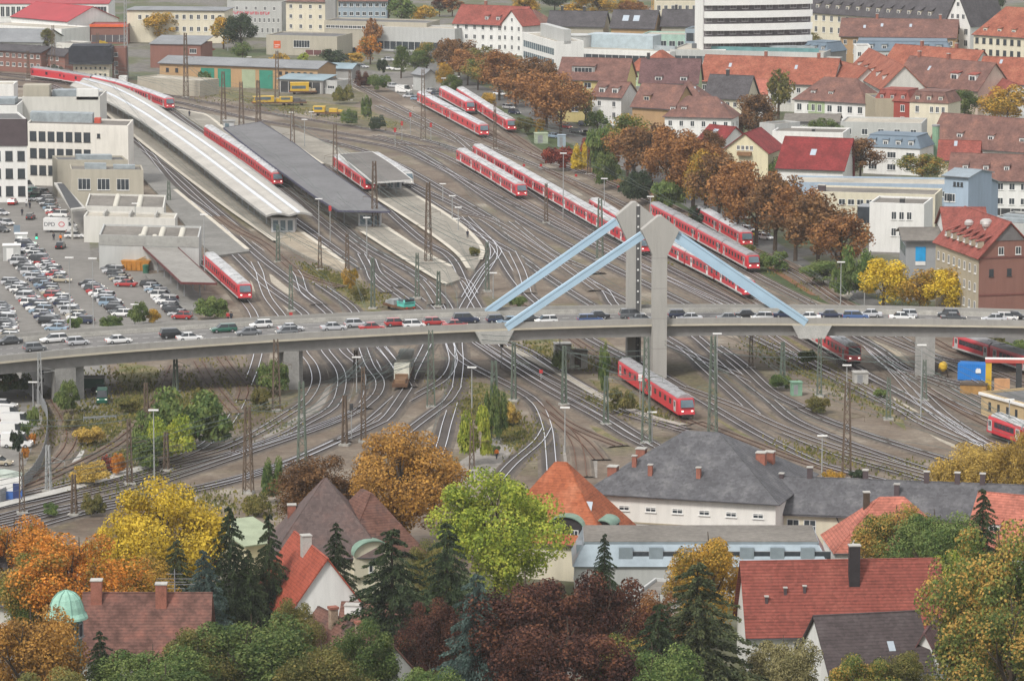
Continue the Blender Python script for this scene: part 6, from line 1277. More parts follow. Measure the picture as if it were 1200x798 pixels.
# red tiled twin house
h = H_('long red tiled roof with a tall dark chimney', (878,741), (1106,737), 5.2, 11, 'gable', 7.4, 'white', roofmat('roof_red_pantile', (.22,.06,.045), .56, c2=(.25,.075,.055), amp=.5, patch=.3), ov=.5, cat='house', name='red_tiled_house')
x, y = h.W*.56, h.d*.34; z = h.z(x, y)
c = MB().box(x-.65,y-.5,z-1.2,x+.65,y+.5,z+4.6).build('chimney', DKS, h.roof); MB().box(x-.75,y-.6,z+4.603,x+.75,y+.6,z+4.75).build('chimney_cap', CONCL, c)
h.sky((.28,.1),(.66,.26),w=.8,h=1.2).chim((.1,.2),(.2,.26),(.3,.27),m=SHUT,h=.9,w=.35).win(6,1,1.1,1.4)
h = H_('white house with a dark brown tiled roof in front of the red roof', (974,790), (1092,784), 3.6, 13, 'gable', 5.4, 'white', roofmat('roof_dark_pantile', (.07,.055,.056), .52, c2=(.085,.07,.07), amp=.3, patch=.25), ov=.4, cat='house', name='dark_roof_house').sky((.66,.2)).gwin(1,2.6,.5,1.6,side='L')
H_('white gable wing at the right of the dark brown roof', (1066,772), (1100,774), 4.2, 9, 'gablef', 3.2, 'white', 'purple', cat='house', name='gable_wing')
# salmon roofs on the right
h = H_('salmon tiled roof with a dark framed dormer behind the red roof', (980,648), (1125,646), 4.2, 12, 'hip', 6.2, 'white', 'salmon', ov=.3, cat='house', name='salmon_house', hipin=7).chim((.3,.55),h=1.7,m=BARK)
h.dorm(1,3,1.2,.1,.1,.35)
H_('salmon tiled roof behind the right hand spruce', (1130,640), (1235,650), 4.5, 12, 'gable', 6.2, 'white', 'salmon', ov=.3, cat='house', name='salmon_house').dorm(2,1.6,1,.3)
# centre left cluster
h = H_('brown hipped roof house with a long ridge behind the spruces', (322,654), (446,652), 5, 14, 'hip', 9.2, 'cream', roofmat('roof_brown_plain', (.115,.085,.08), .3, c2=(.14,.09,.08), amp=.12, patch=.35), ov=.6, cat='house', name='brown_hipped_house').sky((.47,.28),(.46,.08),w=.9,h=1.2).chim((.18,.7),(.84,.6),m=BRICK,h=1.8,w=1.1)
h = H_('mottled brown gabled wing with a green curved eyebrow window', (406,656), (494,648), 4.6, 12, 'hip', 7.6, wallmat('plaster_butter', (.66,.61,.42)), 'mixed', ov=.6, cat='house', name='gabled_wing', hipin=4.8).sky((.55,.3),w=.7,h=.8)
arched(h, h.W*.3, -1.2, 2.4, 5.2, 5, 3.0, W_['cream'], COPP, 1)
H_('small cream annex with a green sheet roof left of the brown roof', (288,640), (334,634), 4, 9, 'shed', 1.6, wallmat('plaster_butter', (.66,.61,.42)), mat('pale_green_sheet', (.33,.38,.26), .6, .15), cat='house', name='cream_annex')
h = H_('bright red tiled gable house with three skylights', (337,722), (430,716), 3.4, 17, 'gablef', 6.9, 'white', roofmat('roof_vivid_red', (.32,.075,.045), .55, amp=.25, patch=.25), ov=.4, cat='house', name='red_gable_house').sky((.3,.25),(.3,.4),(.3,.55),w=.6,h=1.6)
h.chim((.44,.5),m=CONCL,h=2.2,w=1.2)
h = H_('weathered brown tiled house with tall pale chimneys', (424,806), (496,798), 2.6, 22, 'gablef', 4.6, 'lightgrey', 'mixed', ov=.4, cat='house', name='weathered_house')
for x, y, hh, w in ((.4,.72,3.2,.9),(.42,.37,2.8,.9),(1.06,.12,6.6,1.1)):
    X, Y = h.W*x, h.d*y; z = h.z(min(X, h.W), Y); c = MB().box(X-w/2,Y-w/2,z-3,X+w/2,Y+w/2,z+hh-1).build('chimney', mat('old_render', (.36,.27,.2), .9, .35, 1.5, fine=.3), h.roof); MB().box(X-w/2-.1,Y-w/2-.1,z+hh-.997,X+w/2+.1,Y+w/2+.1,z+hh-.7).build('chimney_cap', BRICK, c)
h.gwin(1,3.6,1.2,.9,style='dark')

H_('low brown roofs and a pale flat annex between the spruces', (398,742), (510,745), 2.6, 9, 'gable', 2.8, 'white', 'mixed', cat='house', name='low_house').chim((.1,.4),m=WHITE,h=.6,w=2)
# copper dome house
h = H_('old brown tiled house with moss patches and two brick chimneys', (98,768), (240,768), 4.6, 11, 'gable', 6.2, 'offwhite', roofmat('roof_mossy', (.15,.075,.06), .5, c2=(.24,.1,.075), amp=.3, patch=1.1), ov=.6, cat='house', name='mossy_roof_house').chim((.08,.45),(.62,.42),m=BRICK,h=2.4,w=1.3)
t = T('domed_turret', 'turret with a pale green copper dome', 'turret', G(80,838), 0)
s_ = SCL(80,838); zt = (838-690)/s_/.985
MB().lathe([(1.75,0),(1.75,zt-3.1)],8).build('turret_wall', mat('copper_panel', (.13,.27,.26), .6, .3, .8), t)
MB().lathe([(2.5,zt-3.3),(2.45,zt-3.05),(2.1,zt-2.6),(1.95,zt-1.9),(1.6,zt-1.0),(1.05,zt-.4),(.35,zt-.08),(.05,zt)],16).build('dome', mat('verdigris', (.3,.52,.42), .6, .15, .6, fine=.12), t)
for k in range(8):
    a = k*pi/4+pi/8; mb = MB(); P = [Vector((r*math.cos(a), r*math.sin(a), z_+.03)) for r, z_ in ((2.45,zt-3.05),(2.12,zt-2.6),(1.97,zt-1.9),(1.62,zt-1.0),(1.07,zt-.4),(.3,zt-.06))]
    for p, q in zip(P, P[1:]): mb.bar(p, q, .07)
    mb.build('dome_rib', mat('verdigris_dark', (.18,.34,.28), .6), t); 
    O('window', winmesh(.9,1.6,'plain'), t, (1.8*math.cos(a), 1.8*math.sin(a), zt-5.4), a+pi/2)
H_('small orange tiled slope below the copper dome', (72,768), (112,764), 3.6, 5, 'gable', 4.6, 'offwhite', 'orange', cat='house', name='turret_wing')
H_('grey tiled roof corner at the left edge of the picture', (-40,700), (12,706), 5, 10, 'gable', 6, 'offwhite', roofmat('roof_grey', (.15,.14,.15), .3, amp=.25), cat='house', name='grey_roof_house')
t = T('television_aerial', 'large roof aerial with several cross rods above the mossy roof', 'aerial', G(206,780), 0); MB().tube((0,0,0),(0,0,12),.06).build('pole', GREYM, t); mb = MB(); [mb.bar((-l,0,z),(l,0,z),.05) for z, l in ((11.4,1.0),(10.8,2.2),(10.4,1.4),(10.1,2.4),(9.6,1.2))]; mb.build('cross_rods', GREYM, t)
# people
def person_mesh(pose, rad=1.0, keep=None):
    vs, es = [], []; R_l = []
    def add(p, r, par=None):
        vs.append(p); R_l.append(r*rad)
        if par is not None: es.append((par, len(vs)-1))
        return len(vs)-1
    st = .16 if pose == 'stand' else .3
    pel = add((0,0,.95), .15); ab = add((0,0,1.12), .135, pel); ch = add((0,0,1.34), .16, ab); nk = add((0,0,1.5), .06, ch); hd = add((0,.01,1.6), .085, nk); add((0,.0,1.7), .085, hd)
    for s in (-1, 1):
        hp = add((s*.1,0,.9), .11, pel); kn = add((s*.11,s*st*.5,.5), .07, hp); an = add((s*.11,s*st-.03,.09), .05, kn); add((s*.12,s*st-.18,.04), .04, an)
        sh = add((s*.19,0,1.41), .07, ch); el = add((s*.26,-s*.08,1.15), .05, sh); wr = add((s*.27,-s*.18-.05,.92), .034, el); pm = add((s*.27,-s*.2-.06,.86), .035, wr)
        for k in range(4): f1 = add((s*.27,-s*.2-.1+.025*k,.81), .011, pm); add((s*.265,-s*.2-.1+.025*k,.76-(.01 if k in (0,3) else 0)), .009, f1)
        th = add((s*.25,-s*.2-.11,.85), .012, wr); add((s*.24,-s*.2-.13,.81), .01, th)
    me = bpy.data.meshes.new('person_body'); me.from_pydata(vs, es, []); o = bpy.data.objects.new('tmpb', me); COL.objects.link(o)
    o.modifiers.new('s', 'SKIN'); 
    for i, v in enumerate(me.skin_vertices[0].data): v.radius = (R_l[i], R_l[i]); v.use_root = (i == 0)
    sb = o.modifiers.new('u', 'SUBSURF'); sb.levels = sb.render_levels = 1; bpy.context.view_layer.update()
    m2 = bpy.data.meshes.new_from_object(o.evaluated_get(bpy.context.evaluated_depsgraph_get())); bpy.data.objects.remove(o); return m2
SKIN = mat('skin', (.45,.28,.2), .6, .05); HAIR = mat('dark_hair', (.04,.03,.02), .7, .1); TRO = mat('dark_trousers', (.04,.045,.06), .8, .2)
BODY = {p: person_mesh(p) for p in ('stand', 'walk')}
for b_ in BODY.values(): b_.materials.append(SKIN)
def cloth(b, lo, hi, k, m, name):
    me = b.copy(); bm = bmesh.new(); bm.from_mesh(me)
    kill = [f for f in bm.faces if not (lo < f.calc_center_median().z < hi) or (name == 'trousers' and abs(f.calc_center_median().x) > .215)]
    bmesh.ops.delete(bm, geom=kill, context='FACES'); bm.normal_update()
    for v in bm.verts: v.co += v.normal*k
    bm.to_mesh(me); bm.free(); me.materials.clear(); me.materials.append(m); me.name = name; return me
def person(label, x, y, col_, pose='stand', rz=0, z=0):
    t = T('person', label, 'person', G(x, y, z), rz); b = O('body', BODY[pose], t)
    jm = mat('jacket_'+col_, {'dark': (.03,.035,.05), 'orange': (.75,.2,.03), 'red': (.45,.05,.05), 'white': (.6,.6,.6), 'green': (.1,.25,.1)}[col_], .8, .1)
    O('jacket', pc(('jk', pose, col_), lambda: cloth(BODY[pose], .93, 1.5, .022, jm, 'jacket')), t); O('trousers', pc(('tr', pose), lambda: cloth(BODY[pose], .1, .97, .018, TRO, 'trousers')), t)
    MB().lathe([(.1,1.66),(.115,1.72),(.1,1.79),(.03,1.83)],10).build('hair', HAIR, t)
person('track worker in an orange vest on the path below the bridge', 582, 538, 'orange', 'walk', .3)
for x, y, l, c, p in ((26,253,'lone person in dark clothes crossing the forecourt','dark','walk'),(31,243,'person in a white top behind the lone walker','white','stand'),(35,245,'person in a dark coat near the parked estates','dark','stand'),(63,282,'person in dark clothes waiting by the car park barrier','dark','stand'),(71,284,'worker in an orange vest beside the black saloon','orange','stand'),(78,279,'worker in red bending over the cones near the station hall','red','stand')): person(l, x, y, c, p)
person('pedestrian in red standing at the bridge parapet', 267, 377, 'red', 'stand', 0, zd(267)); person('pedestrian in dark clothes beside the one in red on the bridge', 271, 377, 'dark', 'walk', 0, zd(271))
person('passenger in dark clothes on the far end of the sandy platform', 222, 137, 'dark', 'stand', 0, .55); person('yard worker standing before the green doors', 311, 104, 'dark', 'stand'); person('worker in an orange vest by the lower walkway', 172, 548, 'white', 'walk', 0, .36)
person('passenger waiting on the tip of the broad platform', 548, 279, 'dark', 'stand', 0, .55)
# ================================================================ TREES
def crown(kind, n, leaf, seed):
    r = random.Random(seed); V, Fc = [], []
    def quad(p, nrm, s):
        nrm = (nrm+Vector((r.gauss(0,.5), r.gauss(0,.5), r.gauss(0,.5)))).normalized()
        a = nrm.orthogonal().normalized(); b = nrm.cross(a); t = r.uniform(0, pi); a, b = a*math.cos(t)+b*math.sin(t), b*math.cos(t)-a*math.sin(t)
        w, h = s*r.uniform(.6,1.2), s*r.uniform(.5,1.1); i = len(V)
        V.extend([tuple(p-a*w), tuple(p-b*h*.8+nrm*w*.2), tuple(p+a*w), tuple(p+b*h-nrm*w*.25)]); Fc.append((i,i+1,i+2,i+3))
    if kind in ('broad', 'loose', 'tall'):
        K = {'broad': 44, 'loose': 34, 'tall': 34}[kind]; L = []
        zr = 1.0 if kind != 'tall' else 1.6
        for k in range(K):
            d = Vector((r.gauss(0,1), r.gauss(0,1), r.gauss(0.2,1))).normalized(); q = r.uniform(.42,.8)
            c = Vector((d.x*q, d.y*q, zr*(1+d.z*q*.95))); L.append((c, r.uniform(.17,.34)*(1.1 if kind == 'loose' else 1)))
        for k in range(n):
            c, rad = r.choice(L); d = Vector((r.gauss(0,1), r.gauss(0,1), r.gauss(.25,1))).normalized()
            p = c+d*rad*(r.random()**(.3 if kind != 'loose' else .5)); quad(p, d, leaf*r.uniform(.6,1.3))
    elif kind == 'conifer':
        lev = 20
        for l in range(lev):
            f = l/lev; R0 = 1.32*(1-f)**.75*(1+.1*r.uniform(-1,1))+.03; nb = max(6, int(15*(1-f)+4)); off = r.random()*6
            for k in range(nb):
                z = .05+.93*f+r.uniform(-.02,.02); a = off+2*pi*k/nb+r.uniform(-.3,.3); Rb = R0*r.uniform(.62,1.15); d = Vector((math.cos(a), math.sin(a), 0)); sd = Vector((-d.y, d.x, 0)); m = max(5, int(n/lev/nb*(1.7-f*1.3)))
                for q in range(m):
                    u = .12+.88*(q+r.random())/m; w = (.2*(1-u*.75)+.02)*Rb; o = r.uniform(-w, w); p = d*Rb*u+sd*o+Vector((0, 0, z-.1*Rb*u**1.5+r.uniform(-.014,.006)-abs(o)*.05))
                    g = (d+sd*(o/w)*.8+Vector((0,0,r.uniform(-.35,.1)))).normalized(); n_ = Vector((r.gauss(0,.4), r.gauss(0,.4), 1)).normalized(); b = g.cross(n_).normalized(); ls = leaf*r.uniform(.8,1.7)*(.55+.45*(1-f)); i = len(V)
                    V.extend([tuple(p-g*ls*.6), tuple(p+b*ls*.34), tuple(p+g*ls), tuple(p-b*ls*.34)]); Fc.append((i,i+1,i+2,i+3))
    elif kind == 'bush':
        L = [(Vector((r.uniform(-.6,.6), r.uniform(-.6,.6), r.uniform(.15,.6))), r.uniform(.18,.36)) for _ in range(20)]
        for k in range(n):
            c, rad = r.choice(L); d = Vector((r.gauss(0,1), r.gauss(0,1), abs(r.gauss(.3,1)))).normalized(); p = c+d*rad*(r.random()**.35)
            if p.z > .01: quad(p, d, leaf*r.uniform(.6,1.3))
    me = bpy.data.meshes.new('crown'); me.from_pydata(V, [], Fc); me.materials.append(BARK); me.update(); return me
def trunkmesh(kind, seed):
    r = random.Random(seed); mb = MB()
    if kind == 'conifer': mb.tube((0,0,-.02), (0,0,.95), .035, .006, 7); return mb.mesh('trunk', BARK)
    top = .62 if kind != 'tall' else .8; mb.tube((0,0,-.03), (.01,.01,.3), .05, .036, 8); mb.tube((.01,.01,.3), (.03,-.01,top), .036, .014, 7)
    for k in range(9):
        a = k*2.4+r.random(); z0 = .24+.045*k; p = Vector((.01, 0, z0)); q = Vector((math.cos(a)*.22, math.sin(a)*.22, z0+.17)); mb.tube(p, q, .02, .012, 5)
        mb.tube(q, q+Vector((math.cos(a+.4)*.12, math.sin(a+.4)*.12, .13)), .012, .005, 4); mb.tube(q, q+Vector((math.cos(a-.5)*.13, math.sin(a-.5)*.13, .08)), .01, .004, 4)
    return mb.mesh('trunk', BARK)
CR, TK_ = {}, {}
def getcrown(kind, size, var):
    n, leaf = {'near': (30000, .021), 'mid': (6500, .04), 'far': (2400, .07)}[size]
    if kind == 'conifer': n, leaf = int(n*1.15), leaf*1.55
    if kind == 'bush': n, leaf = int(n*1.0), leaf*1.0
    k = (kind, size, var)
    if k not in CR: CR[k] = crown(kind, n, leaf, hash((len(kind), len(size)*7, var)) % 1000+var*17)
    return CR[k]
LM = dict(
 brown=leafmat('leaf_brown', (.1,.055,.028), (.2,.105,.045), (.3,.165,.065)), russet=leafmat('leaf_russet', (.15,.07,.03), (.3,.14,.05), (.44,.22,.075)),
 orange=leafmat('leaf_orange', (0.221,0.169,0.039), (0.546,0.221,0.039), (0.754,0.312,0.052)), yellow=leafmat('leaf_yellow', (0.338,0.26,0.039), (0.65,0.468,0.039), (0.8,0.598,0.065)), gold=leafmat('leaf_gold', (0.195,0.169,0.039), (0.468,0.286,0.052), (0.65,0.403,0.065)),
 lime=leafmat('leaf_lime', (0.14,0.196,0.028), (0.28,0.35,0.042), (0.448,0.462,0.07)), green=leafmat('leaf_green', (0.0588,0.109,0.0302), (0.118,0.176,0.0504), (0.202,0.252,0.0756)), olive=leafmat('leaf_olive', (0.084,0.098,0.028), (0.168,0.168,0.049), (0.266,0.224,0.07)),
 turning=leafmat('leaf_turning', (0.077,0.123,0.0308), (0.185,0.216,0.0539), (0.508,0.308,0.077), .25), dark=leafmat('leaf_dark', (0.0187,0.0375,0.02), (0.0375,0.0625,0.03), (0.0688,0.0938,0.0438)), spruce=leafmat('needle_spruce', (0.0189,0.0351,0.0189), (0.0405,0.0675,0.0297), (0.081,0.115,0.0473), .6), blue=leafmat('needle_blue', (0.0375,0.0688,0.0625), (0.075,0.119,0.106), (0.125,0.188,0.163), .6),
 pine=leafmat('needle_pine', (0.0405,0.054,0.027), (0.081,0.108,0.0473), (0.149,0.162,0.0675), .5), copper=leafmat('leaf_copper', (.045,.02,.018), (.1,.04,.03), (.2,.085,.045), .3), redl=leafmat('leaf_crimson', (0.125,0.025,0.025), (0.275,0.05,0.0375), (0.438,0.1,0.05)), willow=leafmat('leaf_willow', (.28,.2,.06), (.5,.35,.08), (.64,.45,.11), .4), chestnut=leafmat('leaf_chestnut', (0.195,0.112,0.03), (0.375,0.195,0.045), (0.54,0.3,0.0675)), pale=leafmat('leaf_pale', (0.15,0.15,0.0625), (0.275,0.25,0.112), (0.375,0.338,0.163)))
TN = {'broad': 'broadleaf_tree', 'loose': 'broadleaf_tree', 'tall': 'broadleaf_tree', 'conifer': 'spruce_tree', 'bush': 'bush'}
def tree(label, x, ytop, wpx, yb, lm, kind='broad', size='mid', cb=None, grp=None, cat=None, sy=1.0):
    p = G(x, yb); p.z = terr(p.x, p.y); s = SCL(x, yb); H = (yb-ytop)/s/.985*(1.02 if size == 'near' else 1)
    if p.z > 0: H -= p.z
    R = wpx/2/s*(1.2 if size == 'near' else 1.1); var = rnd.randrange(3 if size != 'near' else 2)
    t = T(TN[kind], label, cat or ('bush' if kind == 'bush' else 'tree'), p, 0, grp); c = O('crown', getcrown(kind, size, var), t, None, rnd.uniform(0, 6.28))
    if kind == 'conifer': c.scale = (R, R, H); c.location = (0, 0, 0)
    elif kind == 'bush': c.scale = (R, R*sy, H/.95)
    else:
        cb = (.12 if size == 'near' else .2) if cb is None else cb; zmax = 1.98 if kind != 'tall' else 3.15; Hc = min(H*(1-cb), R*2.8 if kind != 'tall' else R*4); c.scale = (R, R*sy, Hc/zmax); c.location = (0, 0, H-Hc)
    setmat(c, LM[lm])
    if kind != 'bush':
        k = 'conifer' if kind == 'conifer' else kind; tk = TK_.setdefault(k, trunkmesh(k, 5)); q = O('trunk', tk, t); q.scale = (H*.6, H*.6, H) if kind == 'conifer' else (H*.55, H*.55, H)
    return t
def T_(*a, **k): return tree(*a, **k)
# near garden trees
N_ = 'near'
T_('brown green tree closing the gap left of the lime tree', 505, 632, 60, 735, 'olive', size='near'); T_('dull maroon tree between the spruce and the beech', 505, 700, 70, 820, 'copper', size='near'); T_('green tree under the lower edge of the red gable roof', 330, 735, 70, 860, 'green', size='near'); T_('yellow orange tree low behind the mossy roof', 170, 650, 80, 760, 'gold', size='near')
T_('green treetop left of the massive pine', 745, 735, 90, 870, 'turning', size='near'); T_('rust coloured tree behind the massive pine', 770, 690, 70, 800, 'russet', size='near'); T_('green tree at the bottom under the tall chimney', 500, 770, 90, 900, 'green', size='near'); T_('small crimson tree beside the tall dark spruce', 245, 612, 36, 720, 'redl', size='near'); T_('dark spruce between the red gable house and the yellow tree', 292, 640, 50, 745, 'spruce', 'conifer', 'near'); T_('green tree filling the corner under the mossy roof', 190, 770, 120, 900, 'green', size='near'); T_('dense green tree low between the spruces', 430, 722, 90, 860, 'green', size='near'); T_('olive tree in the hollow left of the spruces', 345, 700, 60, 800, 'olive', size='near'); T_('dark green tree at the bottom below the beeches', 760, 745, 120, 900, 'green', size='near'); T_('orange and green maple low at the left', 130, 680, 80, 790, 'orange', size='near')
T_('orange maple at the left edge with some green leaves left', 12, 598, 110, 745, 'orange', size=N_); T_('broad orange maple right of the edge maple', 88, 622, 150, 770, 'orange', size=N_); T_('green and orange maple behind the copper dome', 40, 645, 90, 765, 'turning', size=N_)
T_('brown horse chestnut in front of the copper dome turret', 30, 702, 130, 880, 'chestnut', size=N_); T_('bright yellow tree with a wide rounded crown', 194, 562, 142, 735, 'yellow', size=N_); T_('yellow green lower crown left of the bright yellow tree', 140, 610, 80, 735, 'yellow', size=N_)
T_('tall dark spruce left of the red gable house', 270, 588, 66, 745, 'spruce', 'conifer', N_); T_('slim dark spruce beside the red gable house', 316, 598, 52, 735, 'spruce', 'conifer', N_); T_('blue spruce with two tips above the mossy roof', 240, 640, 60, 765, 'blue', 'conifer', N_); T_('brownish green spruce behind the blue spruce', 208, 628, 62, 755, 'pine', 'conifer', N_)
T_('thin spruce in front of the brown hipped roof', 395, 608, 46, 720, 'spruce', 'conifer', N_); T_('broad dark spruce in the middle of the gardens', 460, 613, 120, 800, 'spruce', 'conifer', N_); T_('dark spruce touching the lime green tree', 524, 606, 84, 770, 'spruce', 'conifer', N_)
T_('grey green spruce in front of the copper beech', 558, 664, 92, 860, 'blue', 'conifer', N_); T_('small pointed spruce rising out of the copper beech', 708, 622, 34, 720, 'spruce', 'conifer', N_); T_('massive dark pine before the red tiled house', 816, 652, 150, 860, 'pine', 'conifer', N_)
T_('large lime green tree behind the spruces', 582, 550, 146, 715, 'lime', size=N_, cb=.04); T_('golden brown horse chestnut below the curving tracks', 470, 500, 140, 655, 'chestnut', size=N_); T_('brown tree behind the brown hipped roof', 375, 532, 110, 640, 'brown', size=N_)
T_('copper beech with dark purple red leaves', 610, 660, 170, 850, 'copper', size=N_); T_('reddish brown beech right of the copper beech', 710, 668, 130, 850, 'copper', size=N_); T_('dark beech filling the lower middle', 660, 715, 150, 900, 'copper', size=N_)
T_('golden tree in front of the zinc building', 826, 616, 108, 760, 'gold', size=N_); T_('olive green tree left in the bottom gardens', 175, 748, 130, 880, 'green', size=N_); T_('wide green tree along the bottom edge', 290, 712, 150, 860, 'green', size=N_); T_('light green treetop at the bottom below the weathered roof', 372, 742, 130, 900, 'olive', size=N_)
T_('small dark spruce in front of the mossy roof', 119, 734, 50, 850, 'spruce', 'conifer', N_); T_('green bush crown beside the small spruce', 232, 735, 90, 860, 'olive', size=N_); T_('dark green treetop in the bottom left corner', 60, 782, 110, 930, 'olive', size=N_)
T_('green and gold tree in front of the salmon roof', 1048, 586, 92, 700, 'turning', size=N_); T_('dense green tree between the salmon roofs', 1092, 590, 100, 715, 'green', size=N_); T_('dark spruce against the long slate roof', 1150, 568, 52, 700, 'spruce', 'conifer', N_)
T_('tall green tree with rusty patches on the right edge', 1165, 610, 150, 830, 'turning', size=N_); T_('green robinia in the bottom right corner', 1180, 690, 150, 900, 'turning', size=N_); T_('pale green shrub left of the dark brown roof', 915, 738, 90, 860, 'pale', size=N_); T_('green shrub in front of the dark brown roof', 1052, 752, 90, 860, 'olive', size=N_); T_('reddish green shrub beside the white gable', 1010, 765, 90, 870, 'turning', size=N_)
T_('yellow willow hanging over the yard edge', 1150, 512, 96, 600, 'willow', 'loose', N_, cb=.05); T_('second yellow willow at the right picture edge', 1195, 505, 70, 610, 'willow', 'loose', N_, cb=.05); T_('low golden tree beside the yellow willow', 1110, 530, 50, 602, 'willow', 'loose', 'mid', cb=.05)
T_('dark conifer behind the massive pine', 770, 700, 90, 880, 'spruce', 'conifer', N_); T_('yellow leaved tree above the right red roof', 1110, 645, 60, 740, 'lime', size=N_)
# bushes around the tracks
M_ = 'mid'
for a in [('tall green bush group below the bridge', 222, 450, 104, 526, 'green', 'bush'), ('light green bush in front of the tall bush group', 196, 482, 66, 542, 'lime', 'bush'), ('low green bush under the bush group', 170, 505, 56, 550, 'green', 'bush'), ('green birch like bush left of the bush group', 180, 478, 50, 530, 'green', 'bush'), ('yellow tinted bush at the back of the bush group', 240, 452, 34, 495, 'olive', 'bush'), ('orange maple shrub beside the lower walkway', 140, 528, 24, 558, 'orange', 'bush'), ('crimson shrub left of the orange shrub', 127, 532, 18, 556, 'redl', 'bush'), ('dull yellow shrub by the lower tracks', 105, 538, 46, 568, 'willow', 'bush'),
  ('green bush leaning on the left bridge pier', 78, 443, 36, 487, 'green', 'bush'), ('yellow shrub on the old siding', 104, 498, 40, 522, 'willow', 'bush'), ('pale shrub at the foot of the ramp', 84, 482, 22, 506, 'pale', 'bush'), ('round green shrub beside the ramp', 150, 462, 34, 484, 'olive', 'bush'), ('columnar green tree by the mesh fence', 39, 474, 16, 506, 'green', 'bush'), ('second columnar tree by the mesh fence', 30, 492, 12, 518, 'green', 'bush'), ('third columnar tree nearest the caravan', 20, 501, 17, 534, 'dark', 'bush'), ('orange shrub between the columnar trees', 38, 506, 12, 522, 'orange', 'bush'), ('red shrub under the columnar trees', 30, 522, 10, 540, 'orange', 'bush'),
  ('green bush behind the middle bridge pier', 322, 418, 44, 462, 'green', 'bush'), ('brown shrub beside the middle pier', 306, 452, 26, 482, 'olive', 'bush'), ('leafy green birch beside the central tracks', 556, 470, 44, 545, 'lime', 'bush'), ('dark green bush beside the birch', 580, 445, 30, 520, 'green', 'bush'), ('brown weeds beside the tall green mast', 590, 468, 40, 500, 'willow', 'bush'), ('green bush at the foot of the birch', 578, 520, 22, 533, 'green', 'bush'),
  ('green tree beside the lower left tracks', 320, 530, 30, 590, 'green', 'bush'), ('pale bush below the far curve', 300, 575, 34, 605, 'olive', 'bush'), ('bush along the lower left sleepers', 110, 575, 30, 605, 'olive', 'bush'), ('green shrub under the walkway', 60, 588, 24, 606, 'green', 'bush'), ('slender green ivy column by the small huts', 708, 398, 18, 470, 'green', 'bush'), ('yellow green bush in front of the bright railcar', 728, 452, 34, 486, 'olive', 'bush'), ('green bush behind the small concrete hut', 655, 408, 20, 436, 'green', 'bush'),
  ('green bush in the wide fan by the relay cabinet', 915, 437, 30, 458, 'green', 'bush'), ('olive bush below the relay cabinet', 958, 462, 40, 484, 'olive', 'bush'), ('dark green bush beside the bracket railcar', 946, 408, 24, 428, 'green', 'bush'), ('round green bush on the gravel strip', 1032, 455, 18, 467, 'green', 'bush'), ('green shrub at the slate wing chimney', 1005, 549, 22, 564, 'dark', 'bush'), ('autumn shrub between the platform tracks', 410, 312, 22, 342, 'gold', 'bush'), ('green weeds below the autumn shrub', 420, 334, 26, 352, 'olive', 'bush'), ('dry bush on the tip of the broad platform', 556, 288, 14, 303, 'olive', 'bush'),
  ('dark green bush at the end of the car park shed', 250, 345, 46, 375, 'green', 'bush'), ('wide green shrub behind the parapet', 162, 352, 30, 382, 'green', 'bush'), ('yellow shrub beside the wide green shrub', 180, 360, 22, 380, 'gold', 'bush'), ('low green shrub behind the parapet', 132, 368, 30, 386, 'green', 'bush'), ('small green shrub at the end of the long car row', 88, 370, 20, 388, 'green', 'bush'), ('green bush behind the rear stay', 606, 346, 26, 362, 'green', 'bush'),
  ('green bush at the edge of the goods yard', 410, 126, 24, 148, 'green', 'bush'), ('slim green bush in the goods yard', 430, 110, 14, 142, 'green', 'bush'), ('dark green round bush between the sidings', 442, 134, 20, 154, 'dark', 'bush'), ('brown scrub at the goods yard edge', 402, 98, 26, 122, 'olive', 'bush'), ('green bush left of the long green door', 240, 82, 16, 102, 'green', 'bush'), ('dark green bush at the signal box', 64, 75, 22, 92, 'dark', 'bush'), ('reddish scrub beside the siding to the car park', 425, 82, 20, 104, 'copper', 'bush'), ('dark green shrub along the siding wall', 444, 86, 30, 108, 'green', 'bush'), ('green conifer shaped bush at the forecourt', 448, 68, 14, 88, 'dark', 'bush'), ('green hedge trees near the fenced yard', 20, 434, 40, 462, 'green', 'bush'), ('yellowish tree at the fenced yard back', 8, 432, 34, 460, 'olive', 'bush'), ('green overgrown bank below the slate wing', 975, 550, 30, 566, 'gold', 'bush'),
  ('overgrown hedge beside the right hand tracks', 1160, 392, 60, 412, 'olive', 'bush'), ('green hedge end beside the long railcar', 1195, 398, 40, 416, 'green', 'bush')]:
    T_(a[0], a[1], a[2], a[3], a[4], a[5], a[6], M_ if a[3] > 18 else 'far', cb=.08)
# the avenue of brown trees
AV = sorted([(538,46,44,92,'brown'),(548,58,40,100,'russet'),(560,70,34,106,'turning'),(566,56,40,98,'olive'),(585,60,48,118,'russet'),(604,84,50,126,'russet'),(628,66,50,138,'brown'),(640,80,66,152,'russet'),(657,92,58,160,'russet'),(735,134,50,208,'turning'),(742,150,60,216,'russet'),(762,142,60,226,'brown'),(786,146,60,238,'russet'),(812,160,62,250,'russet'),(826,176,46,262,'gold'),(842,180,60,266,'brown'),(864,188,64,278,'russet'),(886,192,64,288,'russet'),(908,200,66,298,'brown'),(932,213,68,306,'russet'),(958,228,74,318,'brown'),(985,250,62,330,'russet')])
for i, (x, yt, w, yb, m) in enumerate(AV): T_('%s avenue tree beside the tracks, %s from the far end' % ({'brown': 'brown', 'russet': 'rust brown', 'turning': 'half green', 'gold': 'yellow brown', 'olive': 'olive green'}[m], ORD[i]), x, yt-3, w*1.3, yb, m, 'loose' if i % 3 else 'broad', M_, cb=.16, grp='avenue trees along the yard')
